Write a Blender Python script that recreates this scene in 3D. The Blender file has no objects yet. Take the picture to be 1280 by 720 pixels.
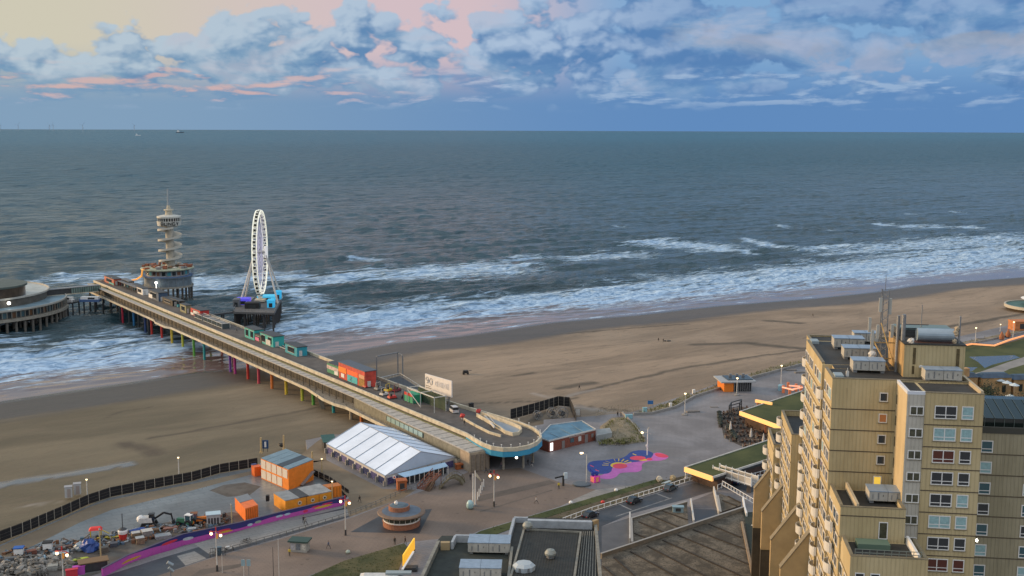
import bpy, math, random
import numpy as np
from mathutils import Vector
random.seed(7)
SC = bpy.context.scene
COL = SC.collection
R = math.radians
F = 1400.; H = 95.; TH = math.atan(200/F); RO = math.atan(4.3/1280)
CR, SR, CT, ST = math.cos(RO), math.sin(RO), math.cos(TH), math.sin(TH)
def P(px, py, z=6.0):
    u = (px-640)/F; v = (360-py)/F
    u, v = u*CR - v*SR, u*SR + v*CR
    d = (u, CT + v*ST, -ST + v*CT)
    t = (z-H)/d[2]
    return Vector((d[0]*t, d[1]*t, z))
def QV(x, y, z):
    z = z-H
    d = y*CT - z*ST; v = (y*ST + z*CT)/d; u = x/d
    return 640 + F*(u*CR + v*SR), 360 - F*(-u*SR + v*CR)
AXA = R(-54.8); A0 = (-11.8, 295.6)
ax = (math.cos(AXA), math.sin(AXA)); nx = (-ax[1], ax[0])
def S(s, n, z=0.):                       # pier frame: s metres seaward, n metres along the coast
    return Vector((A0[0] - ax[0]*s + nx[0]*n, A0[1] - ax[1]*s + nx[1]*n, z))
def toS(x, y):
    x = x-A0[0]; y = y-A0[1]
    return -(x*ax[0]+y*ax[1]), x*nx[0]+y*nx[1]
COAST = math.atan2(nx[1], nx[0])         # heading of the coast
MATS = {}
def mat(name, col, rough=.7, metal=0., var=.0, vs=1.0, bump=0., bs=20., emit=None, es=0., spec=.5, col2=None, stretch=None):
    if name in MATS: return MATS[name]
    m = bpy.data.materials.new(name); m.use_nodes = True
    nt = m.node_tree; N = nt.nodes; L = nt.links
    b = N['Principled BSDF']
    b.inputs['Roughness'].default_value = rough; b.inputs['Metallic'].default_value = metal
    b.inputs['Specular IOR Level'].default_value = spec
    c = tuple(col)+(1,) if len(col) == 3 else col
    b.inputs['Base Color'].default_value = c
    if emit is not None:
        b.inputs['Emission Color'].default_value = tuple(emit)+(1,); b.inputs['Emission Strength'].default_value = es
    if var > 0 or bump > 0 or col2:
        tc = N.new('ShaderNodeTexCoord')
        src = tc.outputs['Object']
        if stretch:
            mp = N.new('ShaderNodeMapping'); mp.inputs['Scale'].default_value = stretch
            L.new(src, mp.inputs[0]); src = mp.outputs[0]
        n1 = N.new('ShaderNodeTexNoise'); n1.inputs['Scale'].default_value = vs; n1.inputs['Detail'].default_value = 6; n1.inputs['Roughness'].default_value = .65
        L.new(src, n1.inputs['Vector'])
        rp = N.new('ShaderNodeValToRGB')
        e = rp.color_ramp.elements
        e[0].position = .32; e[1].position = .68
        k = max(var, .001)
        if col2:
            e[0].color = c; e[1].color = tuple(col2)+(1,)
        else:
            e[0].color = tuple(x*(1-k) for x in c[:3])+(1,); e[1].color = tuple(min(1, x*(1+k)) for x in c[:3])+(1,)
        L.new(n1.outputs[0], rp.inputs[0]); L.new(rp.outputs[0], b.inputs['Base Color'])
        if bump > 0:
            n2 = N.new('ShaderNodeTexNoise'); n2.inputs['Scale'].default_value = bs; n2.inputs['Detail'].default_value = 4
            L.new(src, n2.inputs['Vector'])
            bp = N.new('ShaderNodeBump'); bp.inputs['Strength'].default_value = bump; bp.inputs['Distance'].default_value = .3
            L.new(n2.outputs[0], bp.inputs['Height']); L.new(bp.outputs[0], b.inputs['Normal'])
    MATS[name] = m
    return m
def nodes(m): return m.node_tree.nodes, m.node_tree.links
class G:                                  # tiny expression builder for shader maths
    def __init__(s, nt): s.nt = nt
    def m(s, op, a, b=None, c=None, clamp=False):
        n = s.nt.nodes.new('ShaderNodeMath'); n.operation = op; n.use_clamp = clamp
        for i, v in enumerate((a, b, c)):
            if v is None: continue
            if isinstance(v, (int, float)): n.inputs[i].default_value = v
            else: s.nt.links.new(v, n.inputs[i])
        return n.outputs[0]
    def add(s, a, b): return s.m('ADD', a, b)
    def sub(s, a, b): return s.m('SUBTRACT', a, b)
    def mul(s, a, b): return s.m('MULTIPLY', a, b)
    def mx(s, a, b): return s.m('MAXIMUM', a, b)
    def step(s, v, lo, hi, smooth=True):
        n = s.nt.nodes.new('ShaderNodeMapRange'); n.interpolation_type = 'SMOOTHSTEP' if smooth else 'LINEAR'; n.clamp = True
        s.nt.links.new(v, n.inputs[0]); n.inputs[1].default_value = lo; n.inputs[2].default_value = hi
        return n.outputs[0]
    def vec(s, x, y, z=0.):
        n = s.nt.nodes.new('ShaderNodeCombineXYZ')
        for i, v in enumerate((x, y, z)):
            if isinstance(v, (int, float)): n.inputs[i].default_value = v
            else: s.nt.links.new(v, n.inputs[i])
        return n.outputs[0]
    dims = '3D'
    def noise(s, v, scale=1., detail=6., rough=.55, dist=0.):
        n = s.nt.nodes.new('ShaderNodeTexNoise'); n.noise_dimensions = s.dims; n.inputs['Scale'].default_value = scale; n.inputs['Detail'].default_value = detail
        n.inputs['Roughness'].default_value = rough; n.inputs['Distortion'].default_value = dist
        s.nt.links.new(v, n.inputs['Vector']); return n.outputs[0]
    def mix(s, f, a, b):
        n = s.nt.nodes.new('ShaderNodeMix'); n.data_type = 'RGBA'
        for i, v in ((0, f), (6, a), (7, b)):
            if isinstance(v, (int, float)): n.inputs[i].default_value = v
            elif isinstance(v, tuple): n.inputs[i].default_value = v+(1,)
            else: s.nt.links.new(v, n.inputs[i])
        return n.outputs[2]
def srgb(r, g, b):
    f = lambda c: ((c/255+.055)/1.055)**2.4 if c > 10 else c/255/12.92
    return (f(r), f(g), f(b))
ROOT = {}
def xf(parent):
    o = parent
    while o is not None and o.parent is not None: o = o.parent
    return ROOT.get(o.name, ((0, 0, 0), 0.)) if o is not None else ((0, 0, 0), 0.)
class MB:
    def __init__(s): s.v = []; s.f = []; s.m = []
    def _a(s, vs, fs, mi=0):
        k = len(s.v); s.v += [tuple(p) for p in vs]
        for f in fs: s.f.append(tuple(i+k for i in f)); s.m.append(mi)
        return s
    def box(s, c, d, rot=0., mi=0, top=None):      # c = base centre, d = sizes, top = (sx, sy) of the top
        x, y, z = c; a, b, h = d[0]/2, d[1]/2, d[2]
        ta, tb = (a, b) if top is None else (top[0]/2, top[1]/2)
        cs, sn = math.cos(rot), math.sin(rot)
        def q(u, v, w): return (x+u*cs-v*sn, y+u*sn+v*cs, z+w)
        vs = [q(-a, -b, 0), q(a, -b, 0), q(a, b, 0), q(-a, b, 0), q(-ta, -tb, h), q(ta, -tb, h), q(ta, tb, h), q(-ta, tb, h)]
        return s._a(vs, [(3, 2, 1, 0), (4, 5, 6, 7), (0, 1, 5, 4), (1, 2, 6, 5), (2, 3, 7, 6), (3, 0, 4, 7)], mi)
    def poly(s, pts, mi=0): return s._a(pts, [tuple(range(len(pts)))], mi)
    def prism(s, pts, z0, z1, mi=0, cap=True):
        p = [(q[0], q[1]) for q in pts]
        ar = sum(p[i][0]*p[(i+1) % len(p)][1]-p[(i+1) % len(p)][0]*p[i][1] for i in range(len(p)))
        if ar < 0: p = p[::-1]
        n = len(p); vs = [(x, y, z0) for x, y in p]+[(x, y, z1) for x, y in p]
        fs = [(i, (i+1) % n, n+(i+1) % n, n+i) for i in range(n)]
        if cap: fs += [tuple(range(n, 2*n)), tuple(range(n-1, -1, -1))]
        return s._a(vs, fs, mi)
    def bar(s, p, q, w, h=None, mi=0):            # beam from p to q, square section w x h, p/q at section centre
        p = Vector(p); q = Vector(q); h = h or w; d = (q-p)
        if d.length < 1e-6: return s
        d.normalize(); up = Vector((0, 0, 1)) if abs(d.z) < .95 else Vector((1, 0, 0))
        sd = d.cross(up).normalized(); up = sd.cross(d)
        o = [sd*(i*w/2)+up*(j*h/2) for i, j in ((-1, -1), (1, -1), (1, 1), (-1, 1))]
        vs = [p+k for k in o]+[q+k for k in o]
        return s._a(vs, [(0, 1, 2, 3), (7, 6, 5, 4), (4, 5, 1, 0), (5, 6, 2, 1), (6, 7, 3, 2), (7, 4, 0, 3)], mi)
    def wall(s, p, q, z0, z1, t, mi=0):
        p = Vector((p[0], p[1], (z0+z1)/2)); q = Vector((q[0], q[1], (z0+z1)/2)); return s.bar(p, q, t, z1-z0, mi)
    def strip(s, pts, z0, z1, t, mi=0, closed=False):     # mitred wall along a polyline (z0, z1 may be offsets if pts have z)
        n = len(pts); P2 = [Vector((p[0], p[1])) for p in pts]; zz = [p[2] if len(p) > 2 and z0 is None else 0 for p in pts]
        L_, R_ = [], []
        for i in range(n):
            a = P2[i-1] if (i > 0 or closed) else P2[i]; b = P2[(i+1) % n] if (i < n-1 or closed) else P2[i]
            d = (b-a).normalized(); nn = Vector((-d.y, d.x))*t/2
            L_.append(P2[i]+nn); R_.append(P2[i]-nn)
        vs = []
        for i in range(n):
            vs += [(L_[i].x, L_[i].y, z0), (R_[i].x, R_[i].y, z0), (R_[i].x, R_[i].y, z1), (L_[i].x, L_[i].y, z1)]
        fs = []
        m_ = n if closed else n-1
        for i in range(m_):
            a = 4*i; b = 4*((i+1) % n)
            fs += [(a, a+1, b+1, b), (a+1, a+2, b+2, b+1), (a+2, a+3, b+3, b+2), (a+3, a, b, b+3)]
        if not closed: fs += [(3, 2, 1, 0), (4*n-4, 4*n-3, 4*n-2, 4*n-1)]
        return s._a(vs, fs, mi)
    def tube(s, p, q, r, r2=None, n=8, mi=0, cap=True):
        p = Vector(p); q = Vector(q); r2 = r if r2 is None else r2; d = (q-p).normalized()
        up = Vector((0, 0, 1)) if abs(d.z) < .95 else Vector((1, 0, 0))
        a = d.cross(up).normalized(); b = a.cross(d)
        vs = []
        for c, rr in ((p, r), (q, r2)):
            for i in range(n):
                t = 2*math.pi*i/n; vs.append(c+a*(rr*math.cos(t))+b*(rr*math.sin(t)))
        fs = [(i, (i+1) % n, n+(i+1) % n, n+i) for i in range(n)]
        if cap: fs += [tuple(range(n-1, -1, -1)), tuple(range(n, 2*n))]
        return s._a(vs, [f[::-1] for f in fs], mi)
    def lathe(s, c, prof, n=24, mi=0, a0=0., a1=2*math.pi, sx=1., sy=1., rot=0.):
        full = abs(a1-a0-2*math.pi) < 1e-6; k = n if full else n+1
        vs = []; cs, sn = math.cos(rot), math.sin(rot)
        for r, z in prof:
            for i in range(k):
                t = a0+(a1-a0)*i/n; u, v = r*math.cos(t)*sx, r*math.sin(t)*sy
                vs.append((c[0]+u*cs-v*sn, c[1]+u*sn+v*cs, c[2]+z))
        fs = []
        for j in range(len(prof)-1):
            for i in range(n):
                i2 = (i+1) % k
                fs.append((j*k+i, j*k+i2, (j+1)*k+i2, (j+1)*k+i))
        if full:
            if prof[0][0] > 1e-3 and prof[0][1] != prof[1][1]: fs.append(tuple(range(k-1, -1, -1)))
            if prof[-1][0] > 1e-3 and prof[-1][1] != prof[-2][1]: fs.append(tuple((len(prof)-1)*k+i for i in range(k)))
        return s._a(vs, fs, mi)
    def blob(s, c, r, seed=0, n=8, m=6, amp=.25, mi=0):   # lumpy rounded mass
        rnd = random.Random(seed); vs = [(c[0], c[1], c[2]-r[2])]
        for j in range(1, m):
            ph = math.pi*j/m
            for i in range(n):
                t = 2*math.pi*(i+.5*(j % 2))/n; k = 1+rnd.uniform(-amp, amp)
                vs.append((c[0]+r[0]*math.sin(ph)*math.cos(t)*k, c[1]+r[1]*math.sin(ph)*math.sin(t)*k, c[2]-r[2]*math.cos(ph)*k))
        vs.append((c[0], c[1], c[2]+r[2])); fs = []
        for i in range(n): fs.append((0, 1+(i+1) % n, 1+i))
        for j in range(m-2):
            for i in range(n):
                a = 1+j*n+i; b = 1+j*n+(i+1) % n; fs.append((a, b, b+n, a+n))
        t = len(vs)-1
        for i in range(n): fs.append((1+(m-2)*n+i, 1+(m-2)*n+(i+1) % n, t))
        return s._a(vs, fs, mi)
    def mesh(s, name, mats):
        me = bpy.data.meshes.new(name); me.from_pydata(s.v, [], s.f)
        for m in (mats if isinstance(mats, (list, tuple)) else [mats]): me.materials.append(m)
        if any(s.m): me.polygons.foreach_set('material_index', s.m)
        return me
    def build(s, name, mats, parent=None, local=False, smooth=False, label=None):
        if parent is not None and not local:
            (lx, ly, lz), rz = xf(parent); c, n = math.cos(-rz), math.sin(-rz)
            s.v = [((x-lx)*c-(y-ly)*n, (x-lx)*n+(y-ly)*c, z-lz) for x, y, z in s.v]
        me = s.mesh(name, mats)
        if smooth: me.polygons.foreach_set('use_smooth', [True]*len(me.polygons))
        me.update()
        o = bpy.data.objects.new(name, me); COL.objects.link(o)
        if parent is not None: o.parent = parent
        if label: o['label'] = label
        return o
    def thing(s, name, mats, label, cat, group=None, smooth=False, kind=None):     # one-mesh thing, origin at its base
        xs = [p[0] for p in s.v]; ys = [p[1] for p in s.v]; z0 = min(p[2] for p in s.v)
        cx, cy = (min(xs)+max(xs))/2, (min(ys)+max(ys))/2
        s.v = [(x-cx, y-cy, z-z0) for x, y, z in s.v]
        o = s.build(name, mats, None, True, smooth); o.location = (cx, cy, z0)
        if kind: o['kind'] = kind
        else: o['label'] = label; o['category'] = cat
        if group: o['group'] = group
        return o
def thing(name, label, cat, loc, rot=0., group=None):
    o = bpy.data.objects.new(name, None); COL.objects.link(o); o.empty_display_size = .5
    o.location = loc; o.rotation_euler = (0, 0, rot); o['label'] = label; o['category'] = cat
    if group: o['group'] = group
    ROOT[o.name] = (tuple(loc), rot)
    return o
def struct(mb, name, mats, smooth=False):
    o = mb.build(name, mats, None, True, smooth); o['kind'] = 'structure'; return o
def children(o): return [c for c in COL.objects if c.parent is o]
def dup(root, loc, rot=0., label=None, group=None, scale=None):
    r = root.copy(); COL.objects.link(r); r.location = loc; r.rotation_euler = (0, 0, rot)
    if scale: r.scale = scale
    if label: r['label'] = label
    if group: r['group'] = group
    for c in KIDS(root):
        d = c.copy(); COL.objects.link(d); d.parent = r
        for g in KIDS(c):
            e = g.copy(); COL.objects.link(e); e.parent = d
    return r
def KIDS(o):
    return list(o.children)
cam = bpy.data.cameras.new('camera'); co = bpy.data.objects.new('camera', cam); COL.objects.link(co)
cam.sensor_width = 36; cam.lens = 36*F/1280; cam.clip_start = .5; cam.clip_end = 120000
co.location = (0, 0, H)
f_ = Vector((0, CT, -ST)); r_ = Vector((CR, 0, 0))
from mathutils import Matrix
base = Matrix((( 1, 0, 0), (0, ST, -CT), (0, CT, ST)))      # columns: right, up, back
rollm = Matrix.Rotation(RO, 3, 'Z')
co.rotation_euler = (base @ rollm).to_euler()
SC.camera = co
SC.cycles.max_bounces = 4; SC.cycles.diffuse_bounces = 2; SC.cycles.glossy_bounces = 2; SC.cycles.transmission_bounces = 1; SC.cycles.caustics_reflective = False; SC.cycles.caustics_refractive = False
SC.view_settings.view_transform = 'Standard'; SC.view_settings.look = 'None'; SC.view_settings.exposure = .16; SC.view_settings.gamma = 1
SUN_DIR = Vector((-.90, .26, .20)).normalized()              # towards the sun: low over the sea, left of the view
sl = bpy.data.lights.new('sun', 'SUN'); sl.energy = 3.4; sl.angle = R(10); sl.color = (1., .66, .34)
so = bpy.data.objects.new('sun', sl); COL.objects.link(so); so.rotation_euler = SUN_DIR.to_track_quat('Z', 'Y').to_euler()
w = bpy.data.worlds.new('World'); SC.world = w; w.use_nodes = True
w.cycles.sampling_method = 'MANUAL'; w.cycles.sample_map_resolution = 256
nt = w.node_tree; nt.nodes.clear(); g = G(nt)
tc = nt.nodes.new('ShaderNodeTexCoord'); sp = nt.nodes.new('ShaderNodeSeparateXYZ'); nt.links.new(tc.outputs['Generated'], sp.inputs[0])
dx, dy, dz = sp.outputs
X = g.mul(g.m('ARCTAN2', dx, dy), 1400.)                       # 1 unit = 1/1400 rad of azimuth
Y = g.mul(g.m('ARCSINE', dz), 1400.)                           # same for elevation above the horizon
def vor(v, sc, det=3., sm=.22):
    n = nt.nodes.new('ShaderNodeTexVoronoi'); n.voronoi_dimensions = '2D'; n.feature = 'SMOOTH_F1'; n.inputs['Scale'].default_value = sc; n.inputs['Detail'].default_value = det
    n.inputs['Roughness'].default_value = .5; n.inputs['Smoothness'].default_value = sm; nt.links.new(v, n.inputs['Vector']); return n.outputs['Distance']
g.dims = '2D'
def warpd(xx, yy):
    w1 = g.noise(g.vec(g.mul(xx, 1/70.), g.mul(yy, 1/40.)), 1., 3., .55)
    w2 = g.noise(g.vec(g.mul(g.add(xx, 3000.), 1/70.), g.mul(yy, 1/40.)), 1., 3., .55)
    return g.add(xx, g.mul(g.sub(w1, .5), 26.)), g.add(yy, g.mul(g.sub(w2, .5), 12.))
g.dims = '2D'
def fld(ox, oy):
    xx = g.add(X, float(ox)); yy = g.add(Y, float(oy))
    wx, wy = warpd(xx, yy)
    pv = vor(g.vec(g.mul(wx, 1/58.), g.mul(wy, 1/40.), 0.), 1.)
    nz = g.noise(g.vec(g.mul(g.add(xx, 900.), 1/150.), g.mul(yy, 1/60.)), 1., 6., .55, .2)
    acc = None
    for cx, cy, rx, ry, wt in CLOUDS:
        a_ = g.mul(g.sub(wx, float(cx)), 1./rx); b_ = g.sub(wy, float(cy)); b_ = g.mul(b_, 1./ry)
        d = g.m('SQRT', g.add(g.mul(a_, a_), g.mul(b_, b_)))
        q = g.mul(g.sub(1., d), wt)
        acc = q if acc is None else g.m('SMOOTH_MAX', acc, q, .25)
    acc = g.mx(acc, -1.)
    return g.add(g.add(g.mul(g.sub(.50, pv), 1.25), g.mul(g.sub(nz, .5), 1.2)), g.mul(acc, .85))
CLOUDS = ((-318, 92, 140, 56, 1.5), (-262, 116, 60, 40, 1.1), (-420, 86, 120, 34, 1.1), (-472, 116, 60, 12, .9), (-182, 104, 74, 48, 1.3), (-250, 84, 160, 44, 1.3), (-110, 88, 90, 50, 1.4), (-230, 66, 260, 38, 1.4), (-655, 92, 84, 60, 1.4), (-556, 78, 80, 22, 1.), (-400, 66, 330, 34, 1.2),
    (20, 104, 180, 76, 1.4), (200, 112, 300, 96, 1.6), (560, 110, 320, 100, 1.6), (-560, 66, 260, 34, 1.2), (100, 72, 400, 40, 1.2), (-960, 100, 200, 60, 1.), (960, 110, 260, 70, 1.))
D = fld(0, 0); D2 = fld(-9, 20); D3 = fld(-4, 7)
alpha = g.step(D, -.09, .22)
lit = g.mul(g.add(g.mul(g.step(g.sub(D, D2), -.35, .65), .72), g.mul(g.step(g.sub(D, D3), -.22, .34), .28)), g.sub(1., g.mul(g.step(X, 0., 260.), .5)))
azr = g.step(X, -560., 260.)
gapT = g.mix(g.step(X, -560., -110.), srgb(196, 191, 172), srgb(200, 180, 186))
gapT = g.mix(g.step(X, -60., 160.), gapT, srgb(122, 160, 198))
gapB = g.mix(azr, srgb(124, 152, 178), srgb(92, 132, 180))
clear = g.mix(g.step(Y, 26., 100.), gapB, gapT)
big = g.noise(g.vec(g.mul(X, 1/190.), g.mul(Y, 1/62.), 9.1), 1., 6., .6, .4)
cd = g.mix(azr, srgb(100, 136, 170), srgb(84, 124, 172)); cm = g.mix(azr, srgb(134, 163, 184), srgb(112, 150, 188)); cl = g.mix(azr, srgb(172, 188, 200), srgb(158, 180, 208))
cc = g.mix(g.step(big, .38, .64), cd, cm)
cc = g.mix(lit, cc, cl)
pk = g.mul(g.step(big, .50, .68), g.step(Y, 20., 70.)); cc = g.mix(g.mul(pk, .30), cc, srgb(186, 174, 184))
skyc = g.mix(g.mul(alpha, g.step(Y, 14., 60.)), clear, cc)
s2x, s2y = X, Y
def lowl(ox, oy): return g.noise(g.vec(g.mul(g.add(s2x, float(ox)), 1/95.), g.mul(g.add(s2y, float(oy)), 1/19.), 5.5), 1., 7., .55, .15)
L1 = lowl(0, 0); L2 = lowl(-4, 5)
lw = g.mul(g.step(Y, 18., 36.), g.sub(1., g.step(Y, 60., 80.)))
la_ = g.mul(g.mul(g.step(L1, .45, .60), lw), .65)
ll = g.step(g.sub(L1, L2), -.02, .16)
pe = g.mul(g.sub(1., g.step(X, -330., 30.)), g.step(Y, 20., 40.))
lc = g.mix(ll, g.mix(azr, srgb(108, 144, 176), srgb(90, 130, 178)), g.mix(pe, srgb(158, 180, 206), srgb(214, 172, 162)))
skyc = g.mix(la_, skyc, lc)
gp = g.noise(g.vec(g.mul(X, 1/160.), g.mul(Y, 1/60.), 21.), 1., 5., .6, .4)
skyc = g.mix(g.mul(g.mul(g.step(gp, .54, .66), g.step(X, 60., 420.)), g.mul(g.step(Y, 70., 120.), .6)), skyc, srgb(150, 152, 160))
g.dims = '3D'
ns = nt.nodes.new('ShaderNodeTexSky'); ns.sky_type = 'NISHITA'; ns.sun_disc = False
ns.sun_elevation = math.asin(SUN_DIR.z); ns.sun_rotation = math.atan2(SUN_DIR.x, SUN_DIR.y)
ns.air_density = 1.2; ns.dust_density = 2.; 
sc1 = nt.nodes.new('ShaderNodeVectorMath'); sc1.operation = 'SCALE'; nt.links.new(ns.outputs[0], sc1.inputs[0]); sc1.inputs['Scale'].default_value = .03
hn = g.noise(tc.outputs['Generated'], 2.2, 5., .55, .3)
hf = g.mix(g.step(hn, .38, .62), (.10, .20, .30), (.23, .33, .42)); hb = g.mix(g.step(hn, .38, .62), (.42, .52, .64), (1.0, .94, .90))
back = g.mx(g.sub(1., g.step(dy, -.1, .55)), g.step(dz, .62, .92)); hc = g.mix(back, hf, hb)
mid = g.mul(g.mul(g.step(Y, 150., 220.), g.sub(1., g.step(Y, 230., 330.))), g.step(g.noise(g.vec(g.mul(X, 1/260.), g.mul(Y, 1/120.), 3.), 1., 4.), .36, .6)); hc = g.mix(mid, hc, (.48, .38, .43))
up = nt.nodes.new('ShaderNodeVectorMath'); up.operation = 'ADD'; nt.links.new(sc1.outputs[0], up.inputs[0]); nt.links.new(hc, up.inputs[1])
SKYK = 1.05
up2 = nt.nodes.new('ShaderNodeVectorMath'); up2.operation = 'SCALE'; nt.links.new(up.outputs[0], up2.inputs[0]); up2.inputs['Scale'].default_value = SKYK
hi = g.step(Y, 175., 330.)
fin = g.mix(hi, skyc, up2.outputs[0])
lp = g.step(Y, -60., 0.)
fin = g.mix(lp, (.10, .12, .14), fin)
bg = nt.nodes.new('ShaderNodeBackground'); nt.links.new(fin, bg.inputs[0]); bg.inputs[1].default_value = 1.
out = nt.nodes.new('ShaderNodeOutputWorld'); nt.links.new(bg.outputs[0], out.inputs[0])
def vnoise(x, y, seed=0):
    rs = np.random.RandomState(seed); T = rs.rand(256, 256)
    xi = np.floor(x).astype(np.int64); yi = np.floor(y).astype(np.int64); fx = x-xi; fy = y-yi
    fx = fx*fx*(3-2*fx); fy = fy*fy*(3-2*fy)
    a = T[xi & 255, yi & 255]; b = T[(xi+1) & 255, yi & 255]; c = T[xi & 255, (yi+1) & 255]; d = T[(xi+1) & 255, (yi+1) & 255]
    return (a*(1-fx)+b*fx)*(1-fy)+(c*(1-fx)+d*fx)*fy
def fbm(x, y, o=4, seed=0):
    s = 0; a = .5; t = 0
    for i in range(o):
        s = s+a*vnoise(x*2**i+17.3*i, y*2**i+5.1*i, seed+i); t += a; a *= .5
    return s/t
def sstep(v, lo, hi):
    t = np.clip((v-lo)/(hi-lo), 0, 1); return t*t*(3-2*t)
WLN = [-400, -150, -87, -60, -32, -15, 1.4, 43, 80, 112, 170, 222, 276, 339, 390, 439, 530, 800, 1500]
WLS = [158, 161, 165, 168, 170.5, 173, 170, 175.4, 183.4, 181, 186.6, 179.5, 177.7, 166.6, 162.7, 167, 151, 140, 120]
def waterline(n): return np.interp(n, WLN, WLS)
def grid_mesh(name, X, Y, Z, attrs, material, smooth=True):
    nr, nc = X.shape
    me = bpy.data.meshes.new(name)
    me.vertices.add(nr*nc); me.vertices.foreach_set('co', np.stack([X, Y, Z], -1).astype(np.float32).ravel())
    i = np.arange(nr-1)[:, None]*nc+np.arange(nc-1)[None, :]
    q = np.stack([i, i+1, i+nc+1, i+nc], -1).reshape(-1, 4)
    me.loops.add(q.size); me.loops.foreach_set('vertex_index', q.ravel().astype(np.int32))
    me.polygons.add(len(q)); me.polygons.foreach_set('loop_start', (np.arange(len(q))*4).astype(np.int32))
    me.polygons.foreach_set('loop_total', np.full(len(q), 4, np.int32))
    me.update(calc_edges=True)
    if smooth: me.polygons.foreach_set('use_smooth', np.ones(len(q), bool))
    for k, a in attrs.items():
        at = me.attributes.new(k, 'FLOAT', 'POINT'); at.data.foreach_set('value', a.astype(np.float32).ravel())
    me.materials.append(material)
    o = bpy.data.objects.new(name, me); COL.objects.link(o); o['kind'] = 'structure'
    return o
def seg_dist(px, py, pts, wd):            # soft mask of a thick polyline with per-point half width
    best = np.zeros_like(px)
    for (x0, y0, w0), (x1, y1, w1) in zip(pts[:-1], pts[1:]):
        dx_, dy_ = x1-x0, y1-y0
        t = np.clip(((px-x0)*dx_+(py-y0)*dy_)/(dx_*dx_+dy_*dy_), 0, 1)
        ww = w0+(w1-w0)*t; d = np.hypot(px-x0-t*dx_, (py-y0-t*dy_))/ww
        best = np.maximum(best, 1-d)
    return best
def surf(px_pts):                         # photo outline -> points in the pier frame (n, s, half width in m)
    o = []
    for x, y, wd in px_pts:
        p = P(x, y, 0); s, n = toS(p.x, p.y); o.append((n, s, wd))
    return o
FOAM = [ # spots of surf: (x, y, half width m), ..., strength
    ([(330, 412, 4), (400, 404, 16), (480, 397, 19), (560, 386, 17), (650, 378, 15), (760, 371, 17), (880, 356, 22), (1000, 344, 21), (1120, 333, 24), (1200, 324, 28), (1400, 306, 26)], 1.),
    ([(350, 385, 4), (420, 392, 8), (540, 384, 8)], .7),
    ([(380, 352, 9), (470, 344, 16), (540, 340, 20), (600, 336, 20), (660, 330, 8)], .85),
    ([(215, 352, 20), (250, 353, 25), (290, 350, 14), (360, 346, 14)], .8),
    ([(60, 352, 10), (110, 347, 14), (150, 350, 10)], .75),
    ([(786, 302, 5), (830, 304, 16), (880, 309, 16), (935, 316, 7)], .95),
    ([(640, 322, 6), (720, 322, 14), (790, 318, 12)], .62),
    ([(930, 298, 5), (965, 308, 9), (1010, 311, 10), (1060, 305, 6)], .8),
    ([(1040, 318, 10), (1100, 312, 18), (1200, 303, 22), (1400, 290, 20)], .75),
    ([(1095, 280, 5), (1140, 283, 11), (1215, 284, 8)], .85),
    ([(440, 324, 3), (468, 324, 8), (486, 323, 3)], .9),
    ([(615, 324, 2), (625, 325, 3), (640, 324, 2)], .9), ([(1125, 267, 2), (1140, 267.5, 4), (1150, 267, 2)], .9),
    ([(1184, 264, 2), (1195, 265, 4), (1210, 266, 2)], .9), ([(968, 282, 3), (1000, 285, 6), (1012, 284, 3)], .7),
    ([(1030, 286, 2), (1045, 287, 4), (1056, 287, 2)], .8),
    ([(1070, 305, 3), (1095, 308, 5), (1118, 307, 3)], .9), ([(765, 282, 2), (780, 283, 3)], .6), ([(398, 276, 1.5), (410, 276, 3)], .5),
    ([(-120, 480, 14), (0, 458, 17), (70, 452, 16), (140, 444, 14), (200, 437, 11), (250, 430, 6)], .95),
    ([(-80, 432, 6), (0, 424, 8), (90, 430, 9), (150, 424, 9), (200, 428, 8)], .68),
    ([(355, 362, 6), (380, 372, 9), (400, 384, 8)], .75), ([(100, 420, 4), (160, 412, 8), (215, 424, 6)], .55),
]
WAVES = [ # individual swell crests: (x, y), ..., height
    ([(365, 331), (400, 329), (452, 322)], 1.9), ([(415, 336), (450, 335), (490, 331)], 1.3), ([(60, 324), (110, 321), (150, 320)], 1.6),
    ([(210, 340), (250, 338), (290, 338), (310, 336)], 1.5), ([(500, 376), (560, 371), (620, 366), (690, 357), (705, 354)], 1.4),
    ([(560, 372), (600, 369), (640, 366)], .9), ([(940, 314), (975, 312), (1000, 311)], 1.3), ([(1030, 300), (1060, 299)], .9),
    ([(345, 376), (370, 373), (410, 370)], 1.1), ([(20, 348), (60, 347), (90, 344)], 1.3), ([(560, 304), (600, 300), (640, 299)], 1.0),
    ([(760, 268), (800, 266)], .9), ([(500, 300), (540, 297), (590, 296)], .8), ([(1210, 331), (1260, 327), (1330, 322)], 1.2),
    ([(620, 312), (700, 308)], .9), ([(0, 332), (40, 330)], 1.1), ([(700, 334), (750, 331)], .8), ([(850, 318), (890, 322), (930, 322)], 1.),
    ([(960, 345), (1040, 338), (1100, 332)], .9), ([(700, 366), (760, 363), (800, 360)], .8)]
nr, nc = 1000, 620
rr = 330*(38000/330)**(np.linspace(0, 1, nr)**1.0)
rr = np.concatenate([np.linspace(150, 330, 50)[:-1], np.linspace(330, 700, 300)[:-1], 700*(36000/700)**np.linspace(0, 1, 420)])
aa = np.radians(np.linspace(-44, 44, 760))
RRg, AA = np.meshgrid(rr, aa, indexing='ij')
sx_, sy_ = RRg*np.sin(AA), RRg*np.cos(AA)
ss = -((sx_-A0[0])*ax[0]+(sy_-A0[1])*ax[1]); sn = (sx_-A0[0])*nx[0]+(sy_-A0[1])*nx[1]
off = ss-waterline(sn)                                          # metres out from the waterline
warp = (fbm(sn/22, ss/9, 4, 3)-.5)
foam = np.zeros_like(sx_)
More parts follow.
